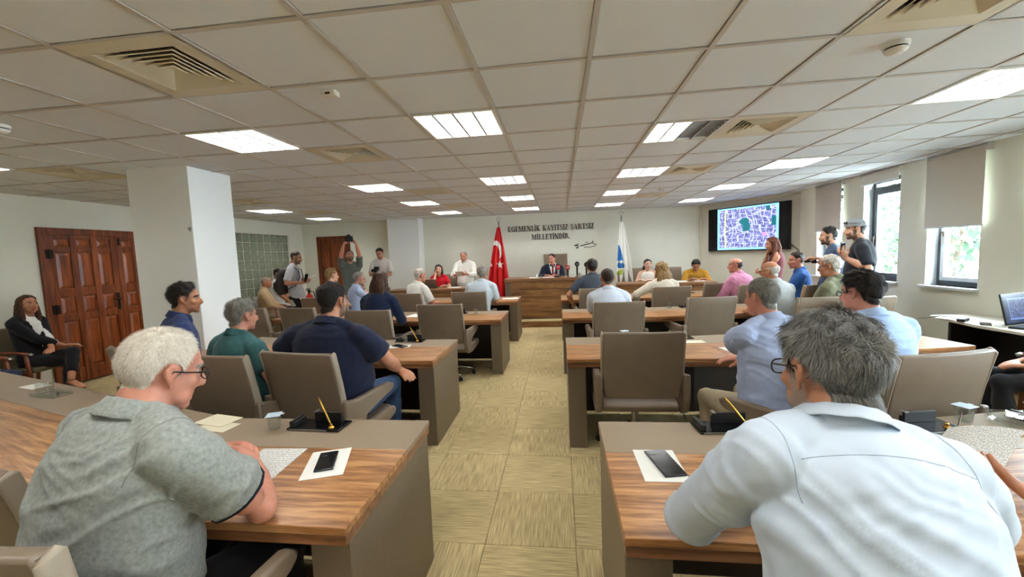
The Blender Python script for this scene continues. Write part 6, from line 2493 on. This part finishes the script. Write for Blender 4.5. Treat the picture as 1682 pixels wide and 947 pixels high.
def phone(x, y, deg, label, w=.076, h=.16, z=DZ, m_='phone'):
    t = thing('phone', label, 'phone', (x, y, z), math.radians(deg))
    obj('phone_body', MB().box(-w / 2, w / 2, -h / 2, h / 2, 0, .009), M['phonegrey'], t, bevel=.003)
    obj('phone_screen', MB().box(-w / 2 + .003, w / 2 - .003, -h / 2 + .003, h / 2 - .003, .009, .0096), M[m_], t)
    q = MB().box(-w / 2 + .008, -w / 2 + .034, h / 2 - .042, h / 2 - .008, .0096, .0108)
    obj('phone_camera', q, M['blackgloss'], t, bevel=.002)
    return t


def cup(x, y, label, z=DZ, foil=True):
    t = thing('water_cup', label, 'cup', (x, y, z), 0.4, 'lidded plastic water cups')
    q = MB()
    pr = []
    k = 24
    v, fs = [], []
    prof = [(.024, .000), (.026, .003), (.027, .02), (.030, .068), (.033, .072), (.033, .074), (.0285, .070), (.0255, .02), (.024, .005)]
    for r, zz in prof:
        for j in range(k):
            a = 2 * PI * j / k
            # rounded square section
            c, s_ = math.cos(a), math.sin(a)
            g = (abs(c) ** 5 + abs(s_) ** 5) ** (-1 / 5)
            v.append((r * c * g, r * s_ * g, zz))
    for i in range(len(prof) - 1):
        for j in range(k):
            jj = (j + 1) % k
            fs.append((i * k + j, i * k + jj, (i + 1) * k + jj, (i + 1) * k + j))
    fs.append(tuple(range(k))[::-1])
    fs.append(tuple(range((len(prof) - 1) * k, len(prof) * k)))
    obj('cup_body', MB().add(v, fs), M['water'], t, smooth=False)
    if foil:
        q = MB().box(-.035, .035, -.035, .035, .0745, .0755)
        q.box(.030, .048, -.010, .010, .0745, .0755)
        obj('cup_lid', q, M['foil'], t)
    return t


def pen_set(x, y, deg, label, pen=True, z=DZ):
    t = thing('pen_set', label, 'desk set', (x, y, z), math.radians(deg), 'black desk pen sets')
    obj('set_base', MB().box(-.145, .145, -.065, .065, 0, .010), M['blackgloss'], t, bevel=.002)
    obj('base_edge', MB().box(-.13, .08, -.0665, -.065, .003, .0085), M['steel'], t)
    obj('memo_holder', MB().box(-.05, .105, .032, .046, .010, .062).box(-.05, .105, .046, .060, .010, .040), M['black'], t, bevel=.002)
    obj('card_holder', MB().box(-.138, -.124, -.05, .05, .010, .040).box(-.122, -.112, -.05, .05, .010, .034), M['black'], t, bevel=.0015)
    obj('clip', MB().box(-.052, -.035, .028, .063, .060, .065), M['steel'], t)
    q = MB().lathe([(.016, .010), (.014, .014), (.006, .018), (.008, .026), (.003, .030)], (.085, -.03, 0), 14)
    obj('pen_socket', q, M['gold'], t)
    if pen:
        a, b_ = np.array((.085, -.03, .022)), np.array((-.005, .012, .150))
        q = MB().loft([a, a * .85 + b_ * .15, a * .3 + b_ * .7, b_], [.0022, .0052, .0050, .0028], n=10)
        obj('pen', q, M['gold'], t, smooth=True)
    return t


# nearest left desk
sheet(-1.275, 1.525, 3, .21, .297, 'printed sheet under the hands of the man in the grey polo', 'print', n=3, name='printed_sheet')
sheet(-1.01, 1.56, 20, .165, .24, 'small white sheet under the phone on the nearest left desk', 'paper')
phone(-1.015, 1.565, 22, 'dark phone lying on a white sheet on the nearest left desk', z=DZ + .0014)
pen_set(-1.27, 1.925, -3, 'black desk pen set with gold pen on the nearest left desk')
cup(-1.495, 1.885, 'foil lidded plastic water cup beside the pen set on the nearest left desk')
sheet(-1.90, 1.975, -12, .21, .13, 'cream envelope, the upper one, near the cup on the nearest left desk', 'cream', name='envelope', cat='envelope', z=DZ + .002)
sheet(-1.84, 1.90, -8, .20, .11, 'cream envelope, the lower one, near the cup on the nearest left desk', 'cream', name='envelope', cat='envelope', z=DZ - .0006)
t = thing('acrylic_holder', 'clear acrylic card holder at the left end of the nearest left desk', 'holder', (-3.55, 2.36, DZ), math.radians(-8))
obj('holder_tray', MB().box(-.10, .14, -.05, .05, 0, .012).box(-.10, .14, -.055, -.047, 0, .03).box(-.10, .14, .047, .055, 0, .03), M['clearacryl'], t, bevel=.002)
obj('holder_stand', MB().box(-.11, -.03, -.02, .045, .012, .085), M['clearacryl'], t, bevel=.004)
sheet(-3.95, 2.55, -14, .20, .11, 'white card at the far left end of the nearest left desk', 'paper', name='card', cat='card')
# nearest right desk
sheet(.372, 1.61, 1, .165, .245, 'small white sheet under the phone on the nearest right desk', 'paper')
phone(.393, 1.618, 11, 'large black phone in a case on the nearest right desk', .088, .20, DZ + .0014)
pen_set(.76, 1.965, 4, 'black desk pen set just left of the white shirted man at the bottom right')
pen_set(1.62, 2.00, 10, 'black desk pen set right of the white shirted man, beside the cup', False)
pen_set(2.24, 2.11, 12, 'black desk pen set at the right edge of the photo', False)
cup(1.86, 2.08, 'foil lidded water cup with a brown stick leaning in front at the right')
q = MB().loft([(0, 0, .004), (.055, .045, .060)], [.003, .0024], n=8)
tag(obj('stirrer', q, mat('brown_stick', (70, 42, 26), .4), None, loc=(1.765, 2.00, DZ)), 'brown stick leaning toward the water cup at the right', 'stick')
sheet(1.44, 1.79, -28, .235, .16, 'cream envelope beside the right shoulder of the white shirted man', 'cream', name='envelope', cat='envelope')
t = thing('glass_ashtray', 'clear glass dish on the nearest right desk beside the printed sheet', 'dish', (2.03, 2.06, DZ), .2)
q = MB()
pr = [(.055, 0), (.075, .004), (.085, .035), (.078, .038), (.066, .012), (.05, .008)]
q.lathe(pr, n=8)
obj('dish_body', q, M['clearacryl'], t)
# sheet held by the person at the right edge
a, b_, c_ = pix(1558, 702, z=.83), pix(1700, 708, z=.90), pix(1650, 800, z=.82)
pu = (b_ - a).normalized()
pv = (c_ - a)
pv = (pv - pu * (pv @ pu)).normalized()
pn_ = pu.cross(pv)
q = MB()
v, fs = [], []
for j in range(7):
    for i in range(7):
        f_ = (i / 6 - .5)
        v.append((.21 * i / 6, .297 * j / 6, .015 * (1 - 4 * f_ * f_) * (1 if pn_.z > 0 else -1)))
for j in range(6):
    for i in range(6):
        fs.append((j * 7 + i, j * 7 + i + 1, (j + 1) * 7 + i + 1, (j + 1) * 7 + i))
q.add(v, fs)
o = obj('printed_sheet', q, M['print'])
o.matrix_world = Matrix.Translation(a) @ Matrix((pu, pv, pn_)).transposed().to_4x4()
sd = o.modifiers.new('paper', 'SOLIDIFY')
sd.thickness = .0008
tag(o, 'printed sheet held in both hands at the right edge of the photo', 'paper')
wr = wrist('paper_reader', 'R')
q = MB().tube([wr + Vector((-.17, -.02, .012)), wr + Vector((.02, .03, .05))], .004, 8)
q.loft([wr + Vector((-.17, -.02, .012)), wr + Vector((-.185, -.023, .009))], [.004, .001], n=8)
tag(obj('pen', q, M['gold'], None, smooth=True), 'golden pen in the hand of the person at the right edge', 'pen')

# second rows
p = at(690, 551)
pen_set(p.x, 3.99, -2, 'black desk pen set with gold pen beside the phone on the second left desk')
p = at(652, 569)
sheet(p.x, p.y, 10, .26, .12, 'white sheet under the phone on the second left desk', 'paper')
phone(p.x + .03, p.y, 60, 'black phone lying on a white sheet on the second left desk', z=DZ + .0014)
p = at(460, 546)
cup(-2.75, 4.08, 'water cup on the second left row beside the shoulder of the navy polo man')
p = at(1162, 547)
pen_set(1.08, 3.99, 4, 'black desk pen set on the second right desk', False)
p = at(1138, 561)
sheet(p.x, p.y, 4, .20, .11, 'cream card in front of the pen set on the second right desk', 'cream', name='card', cat='card')
p = at(1212, 576)
sheet(p.x + .02, p.y, 12, .21, .28, 'white sheet under the arm of the man leaning on the second right desk', 'paper', n=3)
cup(.60, 4.00, 'water cup above the empty chair back on the second right desk')
# third and fourth rows
p = at(1086, 499)
cup(p.x, 6.02, 'water cup on the third right desk', foil=False)
pen_set(p.x + .30, 6.08, 6, 'black desk pen set on the third right desk')
p = at(776, 512)
cup(-1.25, 5.82, 'water cup on the third left desk beside the aisle chair', foil=False)
pen_set(-1.55, 5.92, -4, 'black desk pen set with upright pen on the third left desk')
sheet(-2.15, 5.78, -10, .21, .28, 'white sheet beside the long haired woman on the third left row', 'paper')
pen_set(-2.05, 7.95, -6, 'black desk pen set on the fourth left desk')
sheet(-.98, 7.78, 2, .30, .21, 'white sheets at the aisle end of the fourth left desk', 'paper', n=4)
pen_set(2.35, 7.98, 6, 'black desk pen set on the fourth right row near the mustard shirt')
pen_set(.95, 7.98, 0, 'black desk pen set on the fourth right desk in front of the pale shirt', False)
sheet(2.0, 7.72, 6, .21, .28, 'white sheet on the fourth right row', 'paper')
# side desks
SZ = PZ + .7508
t = thing('notebook_computer', 'open laptop in front of the woman in the red blouse', 'laptop', (-2.95, 9.0, SZ), math.radians(184))
obj('keyboard', MB().box(-.17, .17, -.12, .12, 0, .016), M['steel'], t, bevel=.003)
q = MB()
q.obox((0, .165, .105), (1, 0, 0), (0, .42, .91), (0, -.91, .42), .17, .115, .005)
obj('lid', q, M['steel'], t, bevel=.002)
sheet(-2.40, 9.0, 3, .30, .21, 'white papers on the left side desk before the standing man', 'paper', SZ, n=6)
sheet(2.02, 8.98, -5, .30, .21, 'papers on the right side desk before the woman in white', 'paper', SZ, n=3)
sheet(2.55, 8.95, -8, .21, .297, 'sheet being written on by the person in mustard', 'paper', SZ, n=3)
sheet(2.90, 8.92, -6, .21, .15, 'white card at the right end of the right side desk', 'paper', SZ, n=3)
cup(2.82, 9.02, 'water cup at the right end of the right side desk', SZ, foil=False)
for key, tx in (('standing_white', 'folded white papers held by the standing man in white'),):
    a, b_ = wrist(key, 'R'), wrist(key, 'L')
    c_ = (a + b_) / 2 + Vector((0, -.08, .03))
    q = MB().obox((0, 0, 0), (1, 0, 0), nrm((0, -.8, .6)), nrm((0, .6, .8)), .10, .10, .001)
    tag(obj('paper_sheet', q, M['paper'], None, loc=c_), tx, 'paper')
# dais
DAZ = PZ + .9005
mics = [(-.045, 'red headed microphone nearest the man in the suit', 'micred', .20), (.165, 'second red headed microphone on the dais', 'micred', .19), (.37, 'dark grey headed microphone on the dais', 'black', .24), (.575, 'black headed microphone at the right end of the dais', 'black', .22)]
for dx, lab, mm, hh in mics:
    t = thing('microphone', lab, 'microphone', (-.0 + dx, 9.15, DAZ), 0, 'press microphones on the dais')
    obj('mic_stand', MB().lathe([(.05, 0), (.05, .008), (.012, .016), (.010, .05)], n=16), M['black'], t)
    q = MB().loft([(0, 0, .03), (0, -.005, .08), (0, -.012, hh)], [.017, .019, .024], n=14)
    obj('mic_handle', q, M['steel'] if mm == 'micred' and dx < .1 else M['black'], t, smooth=True)
    if mm == 'micred':
        q = MB().box(-.045, .045, -.06, .03, hh - .02, hh + .075)
        f_ = obj('mic_flag', q, M['micred'], t, bevel=.012, seg=3)
        q = MB().tube([(-.026, -.0615, hh + .012), (-.026, -.0615, hh + .042), (-.010, -.0615, hh + .012), (-.010, -.0615, hh + .042)], .0045, 6)
        q.tube([(.004, -.0615, hh + .042), (.028, -.0615, hh + .042)], .0045, 6)
        q.tube([(.016, -.0615, hh + .042), (.016, -.0615, hh + .012)], .0045, 6)
        obj('mic_logo', q, M['cloth_white'], f_)
    else:
        q = MB().ell((0, -.014, hh + .045), (.052, .052, .058), None, 16, 10)
        f_ = obj('mic_head', q, M['rubber'], t, smooth=True)
        q = MB().obox((0, -.064, hh + .045), (1, 0, 0), (0, 0, 1), (0, -1, 0), .014, .009, .003)
        obj('mic_logo', q, M['steel'], f_)
t = thing('microphone', 'slim gooseneck microphone bending toward the man in the suit', 'microphone', (-.10, 9.30, DAZ))
obj('mic_base', MB().box(-.05, .05, -.06, .06, 0, .03), M['black'], t, bevel=.006)
obj('mic_gooseneck', MB().tube([(0, 0, .03), (0, .01, .14), (-.02, .05, .22), (-.07, .12, .25)], .006, 8), M['black'], t, smooth=True)
obj('mic_capsule', MB().loft([(-.07, .12, .25), (-.11, .17, .255)], [.011, .012], n=10), M['black'], t, smooth=True)
sheet(-.60, 9.25, 4, .21, .297, 'white sheets at the left of the dais top', 'paper', DAZ, n=5)
sheet(-.28, 9.28, -3, .30, .21, 'white sheets under the hands of the man in the suit', 'paper', DAZ, n=5)
sheet(.27, 9.30, 0, .34, .21, 'sheets between the dais microphones', 'paper', DAZ, n=5)
for k, (x_, lab) in enumerate(((-.52, 'clear glass at the left on the dais'), (-.42, 'clear glass beside the sheets on the dais'), (.42, 'clear glass behind the grey microphone'))):
    t = thing('drinking_glass', lab, 'glass', (x_, 9.12, DAZ), 0, 'glasses on the dais')
    obj('glass_body', MB().lathe([(.026, 0), (.030, .09), (.028, .09), (.024, .006)], n=18), M['water'], t)

# laptop on the window table
t = thing('laptop', 'black laptop with a map on its screen on the table by the window wall', 'laptop', (4.27, 4.28, .7555), math.radians(20))
obj('keyboard', MB().box(-.20, .20, -.26, .0, 0, .022), M['black'], t, bevel=.004)
lean_ = nrm((0, .20, .98))
nl = nrm((0, -.98, .20))
q = MB().obox(np.array((0, .012, .02)) + lean_ * .15, (1, 0, 0), lean_, nl, .20, .145, .007)
ld = obj('lid', q, M['black'], t, bevel=.003)
n1, n2 = 56, 40
u2, w2 = np.meshgrid((np.arange(n1) + .5) / n1, (np.arange(n2) + .5) / n2)
c2 = np.zeros((n2, n1, 3))
hs = (np.sin(np.floor(u2 * 26) * 9.1 + np.floor(w2 * 20) * 5.3) * 437.1) % 1
c2[...] = np.stack([.10 + .22 * hs, .12 + .24 * hs, .24 + .30 * hs], -1)
outm = (u2 < .16) | (u2 > .84) | (w2 < .14) | (w2 > .88)
c2[outm] = (.10, .13, .26)
edge_ = ((np.abs(u2 - .17) < .012) | (np.abs(u2 - .83) < .012) | (np.abs(w2 - .15) < .018) | (np.abs(w2 - .87) < .018)) & (u2 > .15) & (u2 < .85) & (w2 > .12) & (w2 < .9)
c2[edge_] = (.40, .50, .72)
me_o = picture('laptop_picture', c2, -.185, .185, -.130, .128, 0, ld, .8)
me_o.matrix_local = Matrix.Translation(Vector(np.array((0, .012, .02)) + lean_ * .15 + nl * .0078)) @ Matrix(((1, 0, 0, 0), (0, -nl[1], lean_[1], 0), (0, -nl[2], lean_[2], 0), (0, 0, 0, 1)))
t = thing('power_adapter', 'black power adapter with looped cable beside the laptop', 'adapter', (4.07, 4.62, .7555), .6)
obj('adapter_body', MB().box(-.07, .07, -.03, .03, 0, .03), M['black'], t, bevel=.006)
obj('adapter_cable', MB().tube([(-.07, 0, .015), (-.14, .04, .05), (-.20, .12, .06), (-.20, .22, .03), (-.14, .30, .008)], .0035, 6), M['black'], t, smooth=True)
phone(4.10, 4.43, -40, 'phone lying on the laptop table', z=.7555)
sheet(4.12, 4.80, 14, .21, .15, 'pale sheet at the far end of the laptop table', 'paper', .7555, n=3)
sheet(4.16, 4.02, 8, .21, .297, 'white sheet in front of the laptop', 'paper', .7555, n=2)
cup(4.50, 4.40, 'clear cup right of the laptop', .7555, foil=False)

# press gear
def camera_thing(loc, rz, label, s=1.0):
    t = thing('camera', label, 'camera', loc, rz)
    obj('camera_body', MB().box(-.07 * s, .07 * s, -.035 * s, .035 * s, -.05 * s, .045 * s).box(-.03 * s, .03 * s, -.03 * s, .03 * s, .045 * s, .072 * s), M['black'], t, bevel=.006)
    obj('camera_lens', MB().loft([(0, .03 * s, 0), (0, .07 * s, 0), (0, .075 * s, 0), (0, .14 * s, 0)], [.034 * s, .036 * s, .040 * s, .040 * s], n=18), M['black'], t)
    obj('lens_glass', MB().loft([(0, .14 * s, 0), (0, .1405 * s, 0)], [.034 * s, .034 * s], n=18), M['blackgloss'], t)
    return t


e = PEOPLE[PERS['photographer']]['_e']
c_ = (wrist('photographer', 'L') + wrist('photographer', 'R')) / 2 + Vector((0, -.03, .11))
camera_thing(c_, math.radians(-150), 'black camera held high by the photographer at the back door', 1.15)
c_ = (wrist('standing_camera', 'L') + wrist('standing_camera', 'R')) / 2 + Vector((-.05, .02, .0))
camera_thing(c_, math.radians(62), 'black camera held by the bearded man in slate blue', .8)
c_ = (wrist('camera_man', 'L') + wrist('camera_man', 'R')) / 2 + Vector((-.0, -.07, .05))
t = thing('video_camera', 'small black video camera held before the chest of the man in the pale t-shirt', 'camera', c_, math.radians(-168))
obj('camera_body', MB().box(-.05, .05, -.09, .08, -.04, .10), M['black'], t, bevel=.008)
obj('camera_lens', MB().loft([(0, .07, .01), (0, .13, .01)], [.028, .032], n=16), M['black'], t)
obj('camera_grip', MB().loft([(0, 0, -.035), (0, -.01, -.18)], [.024, .020], n=12), M['black'], t, smooth=True)
obj('viewfinder', MB().box(.04, .12, -.03, .03, -.01, .05), M['black'], t, bevel=.004)
a = wrist('backpack_man', 'R')
q = MB().obox((0, 0, 0), (1, 0, 0), nrm((.25, 0, .97)), (0, 1, 0), .012, .075, .035)
q2 = thing('phone', 'black phone held out by the man with the backpack', 'phone', a + Vector((.09, .0, .09)))
obj('phone_body', q, M['phone'], q2, bevel=.003)
a = wrist('backpack_man', 'L')
q = MB().obox((0, 0, 0), nrm((.9, .1, .42)), (0, 1, 0), nrm((-.42, 0, .9)), .10, .05, .004)
tag(obj('folded_paper', q, M['paper'], None, loc=a + Vector((.17, -.02, .06))), 'folded white paper in the other hand of the man with the backpack', 'paper')
e = PEOPLE[PERS['backpack_man']]['_e']
sh_c = bez(e['BZ'], .55)
t = thing('backpack', 'dark backpack on the back of the man in the grey t-shirt', 'backpack', wp('backpack_man', (0, -.235, sh_c[2] - .02)), math.radians(-68))
q = MB().loft([(0, 0, -.26), (0, -.01, -.22), (0, -.02, -.05), (0, -.01, .12), (0, .02, .20), (0, .03, .22)], [(.12, .07), (.16, .10), (.165, .11), (.15, .09), (.11, .06), (.06, .03)], side=(1, 0, 0), n=20)
obj('bag_body', q, mat('bag_cloth', (52, 44, 42), .8, bump=.2, bscale=300), t, smooth=True)
q = MB().loft([(0, -.10, -.20), (0, -.13, -.12), (0, -.125, -.04), (0, -.10, .0)], [(.10, .03), (.12, .04), (.12, .04), (.09, .02)], side=(1, 0, 0), n=16)
obj('bag_pocket', q, mat('bag_cloth', (52, 44, 42)), t, smooth=True)
for sx in (-1, 1):
    q = MB().loft([(sx * .10, .07, .20), (sx * .115, .19, .275), (sx * .125, .31, .20), (sx * .135, .325, .06), (sx * .16, .25, -.10), (sx * .16, .08, -.16)], [(.028, .006)] * 6, side=(1, 0, 0), n=10)
    obj('bag_strap', q, mat('bag_strap', (30, 28, 30), .8), t, smooth=True)
# microphone or phone in the cap man's hand
a = wrist('cap_man', 'L')
t = thing('phone', 'dark phone held at chest height by the man in the cap', 'phone', a + Vector((-.03, .01, .12)), .4)
obj('phone_body', MB().box(-.036, .036, -.006, .006, -.06, .08), M['phone'], t, bevel=.003)
# backward cap
e = PEOPLE[PERS['cap_man']]['_e']
Rw = e['Rf'] @ e['Rh']
c_ = headpt('cap_man', (0, -.012, .040))
t = thing('cap', 'grey cap worn backward by the man in the black t-shirt', 'cap', c_)
q = MB()
v, fs = [], []
NA, NB_ = 28, 8
for j in range(NB_ + 1):
    el = (PI / 2) * j / NB_
    for i in range(NA):
        a_ = 2 * PI * i / NA
        p = np.array([.090 * math.cos(el) ** .8 * math.cos(a_), .112 * math.cos(el) ** .8 * math.sin(a_), .098 * math.sin(el) + .012 * math.sin(a_) * math.cos(el)])
        v.append(Rw @ p)
for j in range(NB_):
    for i in range(NA):
        ii = (i + 1) % NA
        fs.append((j * NA + i, j * NA + ii, (j + 1) * NA + ii, (j + 1) * NA + i))
q.add(v, fs)
capm = mat('cap_cloth', (150, 152, 154), .85, col2=(136, 138, 142), nscale=40)
obj('cap_crown', q, capm, t, smooth=True)
q = MB()
v = []
for (r_, zz) in ((.0, 0), (.0, -.006)):
    pass
br = []
for i in range(13):
    a_ = PI + PI * (i / 12)
    br.append((.078 * math.cos(a_), -.088 + .060 * math.sin(a_)))
top_ = [Rw @ np.array([x_, y_, -.004 - .12 * (abs(y_) - .085) if abs(y_) > .085 else -.004]) for x_, y_ in br]
bot_ = [p - Rw @ np.array([0, 0, .005]) for p in top_]
n_ = len(top_)
q.add(top_ + bot_, [tuple(range(n_))[::-1], tuple(range(n_, 2 * n_))] + [(i, i + n_, (i + 1) % n_ + n_, (i + 1) % n_) for i in range(n_)])
obj('cap_brim', q, capm, t)
t2 = thing('sunglasses', 'dark sunglasses resting on the cap of the man in black', 'sunglasses', c_)
q = MB()
for sx in (-1, 1):
    q.ell(Rw @ np.array([sx * .036, .098, .052]), np.array([.030, .010, .018]), Rw, 12, 8)
    q.tube([Rw @ np.array([sx * .066, .080, .050]), Rw @ np.array([sx * .096, .02, .040]), Rw @ np.array([sx * .097, -.03, .034])], .0028, 6)
obj('sunglass_lenses', q, M['blackgloss'], t2, smooth=True)

# fire extinguisher
p = pix(511, 520, Y=8.0)
t = thing('fire_extinguisher', 'red fire extinguisher standing by the back left door', 'extinguisher', (p.x, 8.0, 0.48))
q = MB().lathe([(.07, 0), (.08, .02), (.08, .36), (.06, .42), (.025, .45), (.025, .48)], n=20)
obj('extinguisher_body', q, M['red'], t)
obj('extinguisher_label', MB().lathe([(.081, .14), (.081, .26)], n=20), M['paper'], t)
obj('extinguisher_valve', MB().box(-.02, .02, -.02, .02, .48, .53).box(-.015, .015, -.10, .03, .53, .545).box(-.015, .015, -.09, .03, .56, .572), M['black'], t, bevel=.003)
obj('extinguisher_hose', MB().tube([(.02, 0, .50), (.10, 0, .50), (.13, 0, .36), (.11, 0, .15)], .010, 8), M['black'], t, smooth=True)
tag(obj('extinguisher_stand', MB().box(-.14, .14, -.14, .14, 0, .479), M['panel'], None, loc=(p.x, 8.0, 0), bevel=.004), 'low taupe stand under the red fire extinguisher', 'stand')
# small camera and glasses in front of the teal polo man
p = at(437, 546)
camera_thing((-2.62, 3.55, DZ + .05), .8, 'small black camera lying on the second left row before the man in teal', .7)
# thin cable hanging under the second right desk
q = MB().tube([(.98, 4.05, .62), (1.02, 3.98, .40), (1.06, 3.9, .22), (1.12, 3.82, .02)], .004, 6)
tag(obj('cable', q, M['rubber'], None, smooth=True), 'thin black cable hanging under the second right desk', 'cable')
